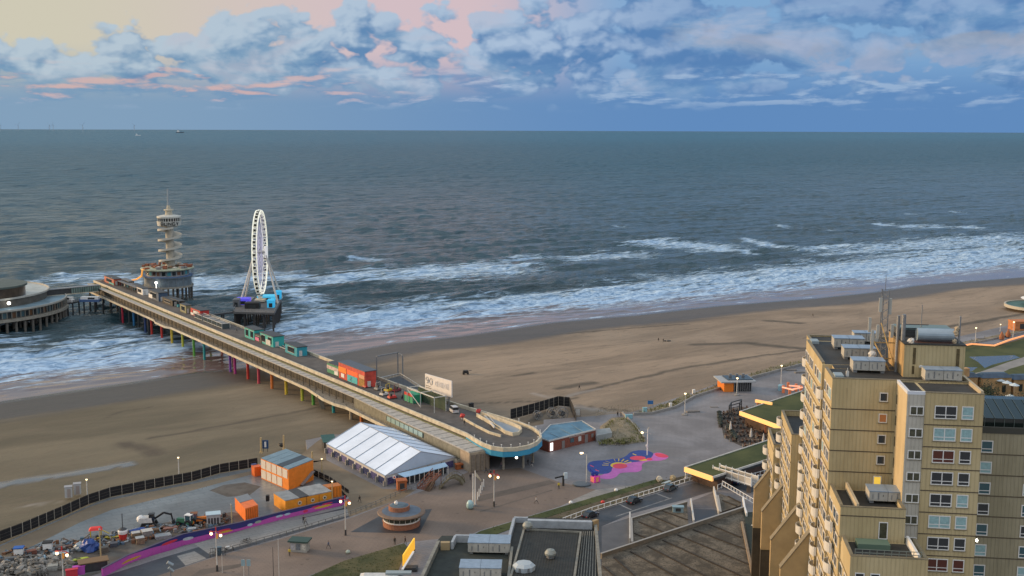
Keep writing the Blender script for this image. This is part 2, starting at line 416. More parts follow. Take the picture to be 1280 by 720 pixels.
for pts, k in FOAM:
    q = [(a, b, c*(2.9 if c > 9 else 1.8)) for a, b, c in surf(pts)]
    mk = seg_dist(sn+warp*16, ss+warp*26, q, 1)
    foam = np.maximum(foam, k*np.clip(mk*1.25, 0, 1))
z = np.zeros_like(sx_)
calm = sstep(off, 6, 60)
ph = (ss+18*fbm(sn/130, ss/160, 3, 21)*2+8*fbm(sn/40, ss/90, 2, 31))
z += calm*1.05*np.sin(ph*2*math.pi/34.)*(fbm(sn/70, ss/40, 3, 41)*2-.25)
z += calm*.32*np.sin((ss*.93+sn*.22+9*fbm(sn/30, ss/30, 3, 51))*2*math.pi/13.)*(fbm(sn/40, ss/25, 2, 61)*1.6)
z += (.25+.75*calm)*3.1*(fbm(sn/11, ss/4.6, 4, 71)-.5)*np.clip(1-RRg/3600, .0, 1)
dk = np.zeros_like(z)
for pts, h in WAVES:
    q = []
    for x, y in pts:
        p = P(x, y, 0); s_, n_ = toS(p.x, p.y); q.append((n_, s_))
    for (n0, s0), (n1_, s1) in zip(q[:-1], q[1:]):
        t = np.clip(((sn-n0)*(n1_-n0)+(ss-s0)*(s1-s0))/((n1_-n0)**2+(s1-s0)**2), -.25, 1.25)
        dd = (ss-s0-t*(s1-s0))+warp*4; al_ = np.clip(1.25-np.abs(t-.5)*1.6, 0, 1)
        dl = np.abs(sn-n0-t*(n1_-n0))
        prof = np.where(dd < 0, np.exp(-(dd/2.4)**2), np.exp(-(dd/8.)**2))*np.exp(-(dl/6.)**2)*al_
        z = np.maximum(z, prof*h*1.7+z*.3*(prof > .05)+z*(prof <= .05)); dk = np.maximum(dk, prof)
z += foam*.35*(fbm(sn/3, ss/2, 3, 81)-.2)
z = z*np.clip(off/12, .05, 1)
wash = 1-sstep(off, 34, 72)
foam = np.maximum(foam, .5*np.exp(-(np.abs(off-2-3*fbm(sn/18, ss/50, 3, 91))/1.3)**2)*(fbm(sn/30, ss/30, 2, 95) > .47))
z = z - .02
msea = bpy.data.materials.new('sea_water'); msea.use_nodes = True
N, L = nodes(msea); g = G(msea.node_tree); b = N['Principled BSDF']
at = lambda nm: (lambda n: (setattr(n, 'attribute_name', nm), n.outputs['Fac'])[1])(N.new('ShaderNodeAttribute'))
tcs = N.new('ShaderNodeTexCoord'); mp = N.new('ShaderNodeMapping'); mp.inputs['Rotation'].default_value = (0, 0, -COAST); L.new(tcs.outputs['Object'], mp.inputs[0])
sv = N.new('ShaderNodeSeparateXYZ'); L.new(mp.outputs[0], sv.inputs[0]); un, us = sv.outputs[0], sv.outputs[1]
fo = at('foam'); wa = at('wash')
fine = g.noise(g.vec(g.mul(un, .16), g.mul(us, .36), 0.), 1., 6., .68, .9)
big_ = g.noise(g.vec(g.mul(un, .035), g.mul(us, .08), 4.), 1., 5., .6, .5)
fin2 = g.noise(g.vec(g.mul(un, .030), g.mul(us, .20), 3.), 1., 7., .60, 1.2)
fm = g.add(fo, g.mul(g.sub(fine, .5), .9)); fm = g.add(fm, g.mul(g.sub(fin2, .48), 3.2))
fmask = g.mul(g.mul(g.step(fm, .22, 1.05), .92), g.step(fo, .0, .16))
dist = N.new('ShaderNodeCameraData')
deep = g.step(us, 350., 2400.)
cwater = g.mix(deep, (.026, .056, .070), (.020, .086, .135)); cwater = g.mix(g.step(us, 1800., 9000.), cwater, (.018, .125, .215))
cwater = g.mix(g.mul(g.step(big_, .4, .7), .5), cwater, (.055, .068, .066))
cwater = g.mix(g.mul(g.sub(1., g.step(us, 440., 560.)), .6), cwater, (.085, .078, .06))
ch = g.noise(g.vec(g.mul(un, .03), g.mul(us, .13), 12.), 1., 6., .68, .5); cwater = g.mix(g.mul(g.step(ch, .5, .72), .55), cwater, (.10, .12, .125)); cwater = g.mix(g.mul(g.sub(1., g.step(ch, .3, .46)), .6), cwater, (.008, .016, .018))  # light crests and dark troughs of the chop painted into the water colour
cw = g.mix(wa, cwater, (.16, .12, .115))  # pinkish sky reflection of the wash mixed into its base colour
cfo = g.mix(g.step(fine, .36, .62), (.20, .35, .55), (.56, .74, .92))  # blue shading of the foam is part of its colour
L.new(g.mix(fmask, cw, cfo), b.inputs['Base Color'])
L.new(g.add(g.mul(fmask, .45), g.add(g.add(.16, g.mul(deep, .22)), g.mul(wa, -.06))), b.inputs['Roughness'])
b.inputs['IOR'].default_value = 1.33; b.inputs['Specular IOR Level'].default_value = .5
n1_ = g.noise(g.vec(g.mul(un, .13), g.mul(us, .42), 7.), 1., 5., .62, .6)
n2_ = g.noise(g.vec(g.mul(un, .022), g.mul(us, .07), 2.), 1., 4., .6, .5)
n3_ = g.noise(g.vec(g.mul(un, .0045), g.mul(us, .016), 5.), 1., 4., .65, .4)
hgt = g.add(g.mul(n1_, g.add(1.4, g.mul(wa, -1.37))), g.add(g.mul(g.mul(n2_, 9.5), g.sub(1., wa)), g.mul(g.mul(n3_, g.mul(deep, 30.)), 1.)))
bp = N.new('ShaderNodeBump'); bp.inputs['Strength'].default_value = 1.; bp.inputs['Distance'].default_value = 1.
L.new(hgt, bp.inputs['Height']); L.new(bp.outputs[0], b.inputs['Normal'])
sea = grid_mesh('sea', sx_, sy_, z, {'foam': foam, 'wash': wash}, msea)
far = MB(); ring = [(40000*math.cos(t), 40000*math.sin(t)) for t in [2*math.pi*i/96 for i in range(96)]]
far.poly([(x, y, -3.) for x, y in ring]); fo_ = struct(far, 'sea_floor', mat('deep_floor', (.03, .05, .055), .6))
gn = np.concatenate([np.arange(-330, 420, 2.2), np.arange(420, 1400, 12)]); gs = np.arange(-45, 215, 1.6)
GN, GS = np.meshgrid(gn, gs, indexing='ij')
wl = waterline(GN); inland = wl-GS
zb = np.where(inland < 0, inland*.05, np.interp(inland, [0, 40, 150, 400], [0, 1.1, 4.9, 5.0]))
zb += (fbm(GN/25, GS/12, 4, 5)-.5)*.5*sstep(inland, 10, 50)+(fbm(GN/5, GS/3, 3, 6)-.5)*.14*sstep(inland, 12, 40)+(fbm(GN/20, GS/15, 3, 8)-.5)*.12
zb = np.where((GS < 35) & (inland > 60), np.minimum(zb, 5.05), zb)
BX = A0[0]-ax[0]*GS+nx[0]*GN; BY = A0[1]-ax[1]*GS+nx[1]*GN
def pxmask(plist, wid, z=3.):              # polyline given in the photo, half width in metres
    q = []
    for x, y in plist:
        p = P(x, y, z); s_, n_ = toS(p.x, p.y); q.append((n_, s_, wid))
    return np.clip(seg_dist(GN+(fbm(GN/6, GS/6, 3, 9)-.5)*2.5, GS+(fbm(GN/5, GS/5, 3, 10)-.5)*2.5, q, 1), 0, 1)
pool = pxmask([(-60, 620), (0, 601), (60, 592), (110, 584), (160, 576)], 3.0, 4.6)
pool = np.clip(pool*3, 0, 1)*(fbm(GN/4, GS/4, 3, 12) > .30)
track = np.maximum.reduce([pxmask([(188, 545), (300, 525), (420, 503)], 1.6, 3.5), pxmask([(155, 550), (180, 556), (195, 565)], 4., 4), pxmask([(700, 500), (760, 482), (850, 461), (960, 444), (1080, 430)], 2.0, 4),
        pxmask([(870, 432), (930, 431), (1010, 441)], 4.5, 2.5), pxmask([(960, 400), (1000, 404)], 4, 2), pxmask([(1090, 420), (1180, 410), (1280, 392)], 3.2, 3.5),
        pxmask([(130, 520), (160, 510), (190, 506)], .8, 2), pxmask([(700, 487), (740, 480)], 3.5, 3.5), pxmask([(640, 470), (665, 466)], 2, 3),
        pxmask([(560, 505), (700, 503), (720, 500)], 1.2, 4), pxmask([(640, 540), (700, 505), (860, 520)], 1.5, 5), pxmask([(440, 425), (540, 421), (700, 417), (860, 405)], 1.5, 1)])
path = np.maximum(pxmask([(665, 490), (700, 498), (725, 490), (748, 486)], 1.6, 4.5), np.maximum(pxmask([(700, 505), (760, 514)], 2.5, 5), pxmask([(20, 632), (80, 622)], 1., 5)))
ms = bpy.data.materials.new('beach_sand'); ms.use_nodes = True
N, L = nodes(ms); g = G(ms.node_tree); b = N['Principled BSDF']
at = lambda nm: (lambda n: (setattr(n, 'attribute_name', nm), n.outputs['Fac'])[1])(N.new('ShaderNodeAttribute'))
tcs = N.new('ShaderNodeTexCoord'); mp = N.new('ShaderNodeMapping'); mp.inputs['Rotation'].default_value = (0, 0, -COAST); L.new(tcs.outputs['Object'], mp.inputs[0])
sv = N.new('ShaderNodeSeparateXYZ'); L.new(mp.outputs[0], sv.inputs[0]); un, us = sv.outputs[0], sv.outputs[1]
A_ = g.noise(g.vec(g.mul(un, .012), g.mul(us, .035), 0.), 1., 8., .62, .6)
B_ = g.noise(g.vec(g.mul(un, .09), g.mul(us, .35), 2.), 1., 8., .62, .6)
C_ = g.noise(g.vec(g.mul(un, .8), g.mul(us, 1.6), 5.), 1., 5., .6)
east = g.step(un, 90., 260.)
dry = g.mix(g.step(A_, .34, .66), g.mix(east, (.085, .076, .050), (.18, .14, .10)), g.mix(east, (.140, .122, .082), (.285, .222, .16)))
dry = g.mix(g.mul(g.step(B_, .52, .68), .45), dry, (.115, .092, .064))
dry = g.mix(g.mul(g.step(C_, .55, .75), .35), dry, (.11, .09, .065))
tw = g.m('PINGPONG', g.add(us, g.add(g.mul(A_, 60.), g.mul(un, .12))), 8.); tl = g.mul(g.sub(1., g.step(tw, .12, .45)), g.step(B_, .42, .56)); dry = g.mix(g.mul(tl, .45), dry, (.09, .073, .05))
il = at('inland')
il2 = g.add(il, g.mul(g.sub(A_, .5), 16.)); il2 = g.add(il2, g.mul(g.sub(B_, .5), 4.))
wet = g.sub(1., g.step(il2, 26., 36.)); wet2 = g.sub(1., g.step(il, 0., 5.))
cs_ = g.mix(g.mul(wet, .8), dry, (.052, .042, .033))
cs_ = g.mix(g.mul(at('track'), .9), cs_, (.062, .052, .038))
cs_ = g.mix(g.mul(at('path'), .55), cs_, (.30, .28, .26))
pl = at('pool'); cs_ = g.mix(pl, cs_, (.12, .11, .10))
L.new(cs_, b.inputs['Base Color'])
rg = g.mix(wet, (.88, .88, .88), (.5, .5, .5)); rg = g.mix(wet2, rg, (.16, .16, .16)); rg = g.mix(pl, rg, (.12, .12, .12)); L.new(rg, b.inputs['Roughness'])
bp = N.new('ShaderNodeBump'); bp.inputs['Strength'].default_value = .6; bp.inputs['Distance'].default_value = .35
L.new(g.mul(g.add(B_, g.mul(C_, .5)), g.sub(1., pl)), bp.inputs['Height']); L.new(bp.outputs[0], b.inputs['Normal'])
beach = grid_mesh('beach', BX, BY, zb, {'inland': inland, 'pool': pool, 'track': np.clip(track*1.6, 0, 1), 'path': np.clip(path*2, 0, 1)}, ms)
def sand_z(x, y):
    s_, n_ = toS(x, y); i = float(waterline(n_))-s_
    return i*.05 if i < 0 else float(np.interp(i, [0, 40, 150, 400], [0, 1.1, 4.9, 5.0]))
cream = mat('cream_concrete', (.50, .455, .35), .8, var=.26, vs=.5)
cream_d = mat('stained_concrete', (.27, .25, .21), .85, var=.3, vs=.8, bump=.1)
asphalt = mat('deck_asphalt', (.085, .080, .076), .85, var=.3, vs=.35)
darkm = mat('dark_steel', (.035, .037, .04), .5, var=.3, vs=1.)
black = mat('black_rubber', (.012, .012, .013), .6)
greyst = mat('grey_steel', (.22, .23, .24), .45, .3, var=.15, vs=2.)
white = mat('white_paint', (.72, .72, .70), .5, var=.08, vs=1.5)
whited = mat('aged_white_paint', (.52, .51, .48), .6, var=.18, vs=1.2)
teal = mat('teal_paint', (.03, .36, .34), .5, var=.15, vs=1.)
tealb = mat('teal_blue_paint', (.02, .28, .36), .5, var=.15, vs=1.)
redp = mat('red_paint', (.50, .035, .03), .5, var=.15, vs=1.)
orange = mat('orange_panel', (.72, .21, .018), .55, var=.12, vs=.9)
orange2 = mat('amber_orange_panel', (.66, .27, .02), .55, var=.12, vs=.9)
glass = mat('dark_glass', (.02, .026, .03), .08, spec=.9)
glassb = mat('blue_glass', (.05, .10, .12), .10, spec=.9)
timber = mat('weathered_timber', (.13, .085, .055), .8, var=.35, vs=3.)
timber_r = mat('reddish_timber', (.24, .085, .045), .75, var=.3, vs=3.)
brick = mat('red_brick', (.20, .062, .040), .85, var=.3, vs=2.5, bump=.2)
bluep = mat('blue_paint', (.02, .10, .38), .5, var=.1, vs=1.)
yel = mat('yellow_paint', (.62, .44, .02), .5, var=.15, vs=1.5)
concr = mat('grey_concrete', (.24, .235, .225), .85, var=.2, vs=.6)
foliage = mat('dune_foliage', (.055, .075, .022), .9, var=.5, vs=1.2, bump=.4, bs=3.)
lampw = mat('lit_lamp_globe', (.9, .8, .6), .4, emit=(1., .72, .36), es=3.5)
lampwh = mat('lit_white_lamp', (.9, .9, .9), .4, emit=(1., .93, .8), es=7.)
def pq(px, py, z):
    p = P(px, py, z); return toS(p.x, p.y)
def arc_pts(c, r, a0, a1, n): return [(c[0]+r*math.cos(a0+(a1-a0)*i/n), c[1]+r*math.sin(a0+(a1-a0)*i/n)) for i in range(n+1)]
pier = thing('pier', 'long straight two level seaside pier with pale parapets and a row of rainbow painted posts', 'pier', S(0, 6, 5), COAST)
near = [(8, -.2), (0, -.3), (-5, -1.2), (-10, -1.9), (-14, -1.7), (-17, -.2), (-18.6, 3), (-18.7, 6.6), (-17.3, 10.2), (-14.3, 14), (-10.3, 16.7), (-5, 18.2), (2, 18.4), (14, 17.0), (30, 15.2), (60, 13.6), (110, 12.4)]
outl = [(371, 0.)]+near+[(371, 12.3)]
so_ = lambda L_: [S(s, n) for s, n in L_]
mb = MB(); mb.prism(so_(outl), 11.3, 12.0); mb.build('upper_deck', asphalt, pier)
mb = MB(); mb.prism([S(371, -.3), S(371, 12.2), S(60, 13), S(20, 14.5), S(-4, 14), S(-4, -.3)], 7.3, 8.0)
le = [(371, -4.1), (262, -4.1), (255, -4.3), (250, -5.6), (236, -5.6), (232, -4.3), (165, -4.3), (92, -4.6), (76, -6.6), (68, -6.6), (62, -5.4), (26, -6.6), (-6, -7.4)]
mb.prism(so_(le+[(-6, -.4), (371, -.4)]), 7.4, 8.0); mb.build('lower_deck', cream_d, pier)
mb = MB(); mb.strip(so_([(s, n-.15) for s, n in le]), 7.35, 8.25, .28); mb.build('edge_beam', cream, pier)
mb = MB(); mb.strip(so_([(371.2, 0)]+near+[(371.2, 12.4)]), 11.9, 12.95, .55, 0, True); mb.build('parapet', cream, pier)
mb = MB(); mb.strip(so_([(s, n) for s, n in near[1:13]]), 10.5, 11.85, .75); mb.build('fascia_band', mat('bright_blue_fascia', (.04, .28, .46), .5, var=.1, vs=1.), pier)
for i in range(15):
    a = near[2:13]; t = i/14*(len(a)-1); k = min(int(t), len(a)-2); f = t-k
    s0 = a[k][0]*(1-f)+a[k+1][0]*f; n0 = a[k][1]*(1-f)+a[k+1][1]*f
    mb = MB(); p = S(s0, n0, 12.95); mb.bar(p, p+Vector((0, 0, .75)), .16); mb.box((p.x, p.y, 13.68), (.3, .3, .08), COAST); mb.build('baluster', white, pier)
rf = [(371, -3.6), (60, -3.8), (30, -5.6), (-11, -6.9)]
mroof = mat('gallery_roof_felt', (.36, .35, .325), .85, var=.22, vs=.9, stretch=(1, 1, 1))
mb = MB(); mb.prism(so_(rf+[(-11, -1.9), (0, -1.1), (371, -1.1)]), 11.15, 11.45); ro = mb.build('gallery_roof', mroof, pier)
mb = MB()
for i in range(95):
    s0 = 368-i*4; n1v = float(np.interp(-s0, [-371, -60, -30, 11], [-3.6, -3.8, -5.6, -6.9]))
    if s0 < -10: break
    mb.bar(S(s0, n1v+.1, 11.49), S(s0, -1.15, 11.49), .14, .08)
mb.build('roof_ridge', cream_d, ro)['kind'] = 'stuff'
mb = MB(); mb.prism(so_([(371, -1.08), (0, -1.08), (-9, -1.9), (-9, -.9), (0, -.3), (371, -.3)]), 11.3, 11.5); mb.build('gutter', mat('mossy_gutter', (.19, .19, .085), .9, var=.4, vs=.7), pier)
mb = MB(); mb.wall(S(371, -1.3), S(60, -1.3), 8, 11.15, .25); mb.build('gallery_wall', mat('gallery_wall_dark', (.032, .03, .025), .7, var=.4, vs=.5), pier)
mgw = mat('green_grey_boarding', (.17, .165, .125), .75, var=.3, vs=.7)
mb = MB(); mb.strip(so_([(60, -3.5), (30, -5.2), (-6, -6.3)]), 8, 11.15, .25); mb.build('boarded_wall', mgw, pier)
for i, (sa, sb) in enumerate([(36, 14)]):
    mb = MB()
    q0 = S(sa, -5.25, 0); q1 = S(sb, -5.98, 0); mb.wall(q0, q1, 9.3, 10.7, .1)
    o = mb.build('shopfront_glazing', mat('pale_teal_glazing', (.28, .40, .38), .2, spec=.8), pier)
    for k in range(9):
        m2 = MB(); p = q0.lerp(q1, k/8)+Vector((-nx[0], -nx[1], 0))*.1; m2.bar((p.x, p.y, 9.25), (p.x, p.y, 10.75), .09); m2.build('mullion', darkm, o)
mb = MB(); mb.wall(S(371, 12.1), S(60, 13.2), 8, 11.3, .25); mb.wall(S(60, 13.2), S(14, 15), 8, 11.3, .25); mb.build('seaward_wall', mgw, pier)
mb = MB()
for i in range(61):
    s0 = 368-i*5.; mb.bar(S(s0, -3.45, 8), S(s0, -3.45, 11.15), .22)
mb.build('gallery_column', mat('column_brown', (.09, .08, .06), .8), pier)['kind'] = 'stuff'
for a_, b_ in zip(le[:-1], le[1:]):
    mb = MB(); n = max(1, int((a_[0]-b_[0])/6))
    for k in range(n+1):
        t = k/n; p = S(a_[0]+(b_[0]-a_[0])*t, a_[1]+(b_[1]-a_[1])*t+.05); mb.bar((p.x, p.y, 8), (p.x, p.y, 9.05), .07)
    for h in (8.6, 9.05): mb.bar(S(a_[0], a_[1]+.05, h), S(b_[0], b_[1]+.05, h), .06)
    mb.build('railing', darkm, pier)
mb = MB(); mb.prism(so_([(-6, -6.4), (-11.3, -6.9), (-11.8, -1.0), (-6, -.6)]), 6, 11.15); eb = mb.build('end_block', mat('beige_render', (.33, .27, .20), .8, var=.2, vs=.8), pier)
for k in range(4):
    mb = MB(); t = .08+k*.235; p = S(-11.33-.5*t, -6.9+5.9*t, 0); q = S(-11.33-.5*(t+.17), -6.9+5.9*(t+.17), 0); o_ = S(-.12, 0, 0)-S(0, 0, 0)
    mb.wall(p+o_, q+o_, 6.1, 10.6, .14); mb.build('shutter', mat('grey_brown_shutter', (.20, .165, .13), .6, var=.25, vs=2.), pier)
mb = MB(); mb.prism(so_([(-4, 0), (-4, 15), (-3.6, 15), (-3.6, 0)]), 6, 11.3); mb.build('hall_back_wall', mat('hall_wall', (.05, .035, .03), .7, var=.4, vs=.6), pier)
for s0, n0 in ((-14, 2), (-16, 7), (-13.5, 12), (-8, 15.5)):
    mb = MB(); p = S(s0, n0); mb.tube((p.x, p.y, 6), (p.x, p.y, 11.3), .32, n=12); mb.build('hall_column', cream_d, pier, smooth=False)
mb = MB(); p = S(-18.2, 3.2, 10.0); mb.blob(p, (.35, .35, .3), 3, amp=.05); mb.build('hall_lamp', lampwh, pier)
def pm(nm, c): return mat('post_'+nm, c, .55, var=.25, vs=.8)
pc = dict(crimson=pm('crimson', (.42, .02, .05)), blue=pm('blue', (.02, .16, .36)), gold=pm('gold', (.42, .23, .02)), navy=pm('navy', (.02, .05, .16)), red=pm('red', (.50, .03, .02)),
          yellow=pm('yellow', (.56, .40, .03)), lime=pm('lime', (.40, .42, .04)), green=pm('green', (.10, .34, .05)), teal=pm('teal', (.02, .30, .32)), purple=pm('purple', (.16, .06, .32)),
          magenta=pm('magenta', (.38, .03, .20)), orange=pm('orange', (.60, .17, .03)), cream=pm('cream', (.42, .36, .26)), pink=pm('pink', (.50, .05, .09)), dark=pm('dark', (.03, .035, .04)))
rowA = [(152, 401, 'crimson'), (163, 408, 'blue'), (176, 415, 'navy'), (187.4, 418.5, 'red'), (200.8, 424.5, 'red'), (209, 431, 'yellow'), (223, 437.5, 'lime'), (238, 444, 'green'), (259, 449.3, 'teal'), (275.5, 462, 'purple'),
        (292.4, 463.5, 'magenta'), (309.7, 471, 'red'), (329, 476.5, 'pink'), (348.4, 484, 'orange'), (369.5, 491.8, 'yellow'), (384.4, 502, 'lime'), (408, 507, 'green'), (431.8, 519, 'teal'), (461, 528, 'cream'), (480.7, 533, 'orange'), (505, 541, 'cream'), (530, 552, 'cream')]
rowB = ['navy', 'red', 'gold', 'red', 'crimson', 'crimson', 'green', 'crimson', 'magenta', 'purple', 'teal', 'green', 'yellow', 'yellow', 'orange', 'green', 'yellow', 'teal', 'orange', 'cream', 'cream', 'cream']
for i, (x, y, c) in enumerate(rowA):
    s0, _ = pq(x, y, 0 if i < 9 else 1.5)
    for n0, cc_ in ((-3.2, c), (9., rowB[i])):
        p = S(s0, n0); zz = min(sand_z(p.x, p.y), 4.)-1.2
        mb = MB(); mb.tube((p.x, p.y, zz), (p.x, p.y, 7.35), .52, n=12); mb.lathe((p.x, p.y, 6.3), [(.53, 0), (.95, 1.0)], 12); mb.build('post', pc[cc_], pier, smooth=False)
    mb = MB(); mb.bar(S(s0, -4, 7.0), S(s0, 12, 7.0), .7, .55); mb.build('cross_beam', cream_d, pier)
for k, s0 in enumerate((268, 283, 298, 313, 328, 343, 356, 368)):
    for n0 in (-3.2, 4, 11):
        p = S(s0, n0); mb = MB(); mb.tube((p.x, p.y, -2), (p.x, p.y, 7.35), .42, n=10); mb.build('post', pc['dark'], pier)
mb = MB(); a_ = S(80, -6, 8); b_ = P(404, 511, 3.0); mb.bar(a_, b_, 1.6, .25); mb.bar(a_+Vector((0, 0, 1)), b_+Vector((0, 0, 1)), .08); mb.build('beach_steps', cream_d, pier)
so2 = [(596, 517), (612, 526), (624, 533), (632, 538.5), (641, 541), (648, 540), (652, 536), (650, 532.5), (640, 528), (620, 521), (600, 514.5)]
pts = [P(x, y, 12.9) for x, y in so2]
mb = MB(); mb.strip(pts, 12.0, 13.0, .3); mb.build('stairwell_wall', cream, pier)
mb = MB(); mb.poly([(p.x, p.y, 12.012) for p in [P(x, y, 12.0) for x, y in [(603, 519), (618, 528), (632, 538), (641, 541.5), (648, 540), (651, 536), (640, 530), (616, 521)]]][::-1]); mb.build('stairwell_floor', mat('pale_blue_floor', (.26, .31, .36), .6), pier)
mb = MB(); mb.bar(P(606, 520, 12.1), P(618, 534, 12.9), .5, .5); mb.bar(P(609, 517, 13.4), P(620, 531, 12.5), .12, .12); mb.build('stair_flight', whited, pier)
mb = MB(); mb.strip([P(x, y, 12.3) for x, y in [(580, 524), (596, 533), (612, 541), (626, 545)]], 12.0, 12.7, .3); mb.build('low_kerb_wall', cream, pier)
def frame_of(p, q, depth):
    """box footprint from front-left p to front-right q going back 'depth'"""
    p = Vector((p[0], p[1], 0)); q = Vector((q[0], q[1], 0)); d = (q-p); n = Vector((-d.y, d.x, 0)).normalized()
    return [p, q, q+n*depth, p+n*depth]
def kiosk(label, s0, s1, n0, n1, h, wallm, roofm=None, name='kiosk', cat='kiosk', group=None, bands=(), z=12.0, openings=2, sign=None):
    c = S((s0+s1)/2, (n0+n1)/2, z+.006)
    t = thing(name, label, cat, c, COAST, group)
    mb = MB(); mb.prism(so_([(s0, n0), (s1, n0), (s1, n1), (s0, n1)]), z+.006, z+h-.12); mb.build('walls', wallm, t)
    mb = MB(); mb.prism(so_([(s0+.25, n0-.25), (s1-.25, n0-.25), (s1-.25, n1+.25), (s0+.25, n1+.25)]), z+h-.12, z+h+.08); mb.build('roof', roofm or darkm, t)
    L_ = s0-s1
    for k in range(openings):
        a = s0-L_*(k+.22)/openings; b_ = s0-L_*(k+.78)/openings
        mb = MB(); mb.wall(S(a, n0-.04), S(b_, n0-.04), z+.9, z+h-.75, .08); hh = mb.build('hatch', glass, t)
        mb = MB(); mb.bar(S(a+.06, n0-.09, z+.85), S(b_-.06, n0-.09, z+.85), .1); mb.bar(S(a+.06, n0-.09, z+h-.72), S(b_-.06, n0-.09, z+h-.72), .1); mb.build('frame', whited, hh)
    W_ = n1-n0
    mb = MB(); mb.wall(S(s1-.04, n0+W_*.2), S(s1-.04, n0+W_*.5), z+.1, z+2.1, .08); mb.build('door', whited, t)
    for (a, b_, z0_, z1_, m_) in bands:
        mb = MB(); mb.wall(S(s0-L_*a, n0-.07), S(s0-L_*b_, n0-.07), z+z0_, z+z1_, .06); mb.build('painted_panel', m_, t)
    return t
pk_ = mat('pink_panel', (.6, .12, .28), .5, var=.15, vs=2.)
def sxy(x, y, z=12.): return pq(x, y, z)
def kpx(label, x0, y0, x1, y1, dpt, h, m, **k):
    s0, n0 = sxy(x0, y0); s1, n1_ = sxy(x1, y1); n0 = (n0+n1_)/2; n0 = min(max(n0, 3.), 12.2-dpt); h *= 1.3
    return kiosk(label, s0, s1, n0, n0+dpt, h, m, **k)
kpx('teal kiosk with twin white doors at the seaward end of the three teal kiosks', 307, 421, 317, 426, 4, 3.2, teal, openings=2)
kpx('dark games stall with a pink painted front between two teal kiosks', 318, 425, 326, 429, 3, 2.2, mat('dark_stall', (.05, .055, .06), .6), bands=[(.2, .7, .3, 1.7, pk_)], openings=1, name='games_stall', cat='stall')
kpx('large teal kiosk with white framed doors next to the pink fronted stall', 326, 428, 341, 434.5, 4.5, 3.2, teal, bands=[(.45, .8, .2, 2.3, whited)], openings=2)
kpx('small teal blue kiosk standing alone with black things on its roof', 357, 440, 371, 446, 4, 2.7, tealb, openings=1)
gy = mat('grey_shed', (.13, .14, .15), .6, var=.3, vs=1.)
kpx('red and green kiosk near the seaward corner of the pier', 132, 352, 141, 357, 4, 2.6, mat('red_green_front', (.42, .10, .06), .6, var=.2, vs=.3), bands=[(.5, 1., .2, 1.0, teal)], openings=1)
kpx('plain white cabin halfway along the pier clutter', 171.5, 366, 178, 369, 3, 2.5, white, name='cabin', cat='cabin', openings=1)
kpx('white fronted cabin with a dark blue side near the tower', 185, 372, 199, 377, 4.5, 3.2, mat('navy_cabin', (.05, .09, .15), .5, var=.2, vs=1.), bands=[(.05, .4, .3, 2.2, white)], name='cabin', cat='cabin', openings=1)
kpx('long low black cabin beside the blue sided one', 203, 378, 216, 383, 4, 2.1, black, name='cabin', cat='cabin', openings=1)
kpx('olive green ticket box on the pier', 226, 389, 232, 392, 2.5, 2.8, mat('olive_box', (.20, .21, .12), .6), name='ticket_box', cat='kiosk', openings=1)
kpx('red and white striped candy booth on the pier', 240, 393, 249, 398, 4, 2.6, redp, bands=[(.3, .9, 1.2, 2.4, white), (0., .3, .2, 1.2, white)], openings=1, name='candy_booth', cat='booth')
t = kpx('short container painted green and white beside the orange mural container', 409, 465, 424, 471, 3.5, 2.7, mat('green_mural', (.05, .24, .14), .6, var=.2, vs=1.), bands=[(0., .95, 1.4, 2.6, mat('mural_pinkwhite', (.55, .42, .40), .6, var=.35, vs=.9)), (.62, .92, .2, 1.9, white)], openings=0, name='mural_container', cat='container')
t = kpx('long container with orange red and teal mural front on the pier', 426, 471.5, 454, 485.5, 4, 4.2, mat('mural_red', (.5, .06, .04), .6, var=.3, vs=.6), roofm=mat('blue_grey_roof', (.08, .10, .13), .6), bands=[(0., .30, 2.2, 4., mat('mural_orange', (.8, .22, .02), .6, var=.2, vs=1.)), (.34, .74, 2.5, 4., mat('mural_scarlet', (.85, .13, .03), .6, var=.15, vs=1.)), (.34, .72, .1, 2.3, mat('mural_turq', (.05, .40, .44), .6, var=.2, vs=1.)), (.78, .98, .1, 2.6, mat('mural_gold', (.30, .16, .03), .6, var=.4, vs=1.5)), (.78, .98, 2.7, 3.9, mat('mural_peach', (.6, .32, .18), .6, var=.2, vs=2.)), (.1, .22, .6, 1.9, white), (.46, .52, .5, 1.9, mat('mural_lightblue', (.3, .6, .7), .6))], openings=0, name='mural_container', cat='container')
for i, (xa, ya, xb, yb, lab) in enumerate([(141, 356, 156, 361, 'open fronted dark stall next to the red and green kiosk'), (156.5, 361, 170, 366.5, 'dark stall with a row of thin posts before the white cabin')]):
    s0, _ = sxy(xa, ya); s1, _ = sxy(xb, yb)
    t = thing('covered_stall', lab, 'stall', S((s0+s1)/2, 9, 12.006), COAST)
    mb = MB(); mb.prism(so_([(s0, 6.5), (s1, 6.5), (s1, 11), (s0, 11)]), 14.4, 14.6); mb.build('roof', gy, t)
    mb = MB(); mb.prism(so_([(s0, 9.5), (s1, 9.5), (s1, 11), (s0, 11)]), 12.006, 14.4); mb.build('back_wall', darkm, t)
    n = 6
    for k in range(n): mb = MB(); q = S(s0+(s1-s0)*k/(n-1), 6.7); mb.bar((q.x, q.y, 12.006), (q.x, q.y, 14.4), .2); mb.build('post', greyst, t)
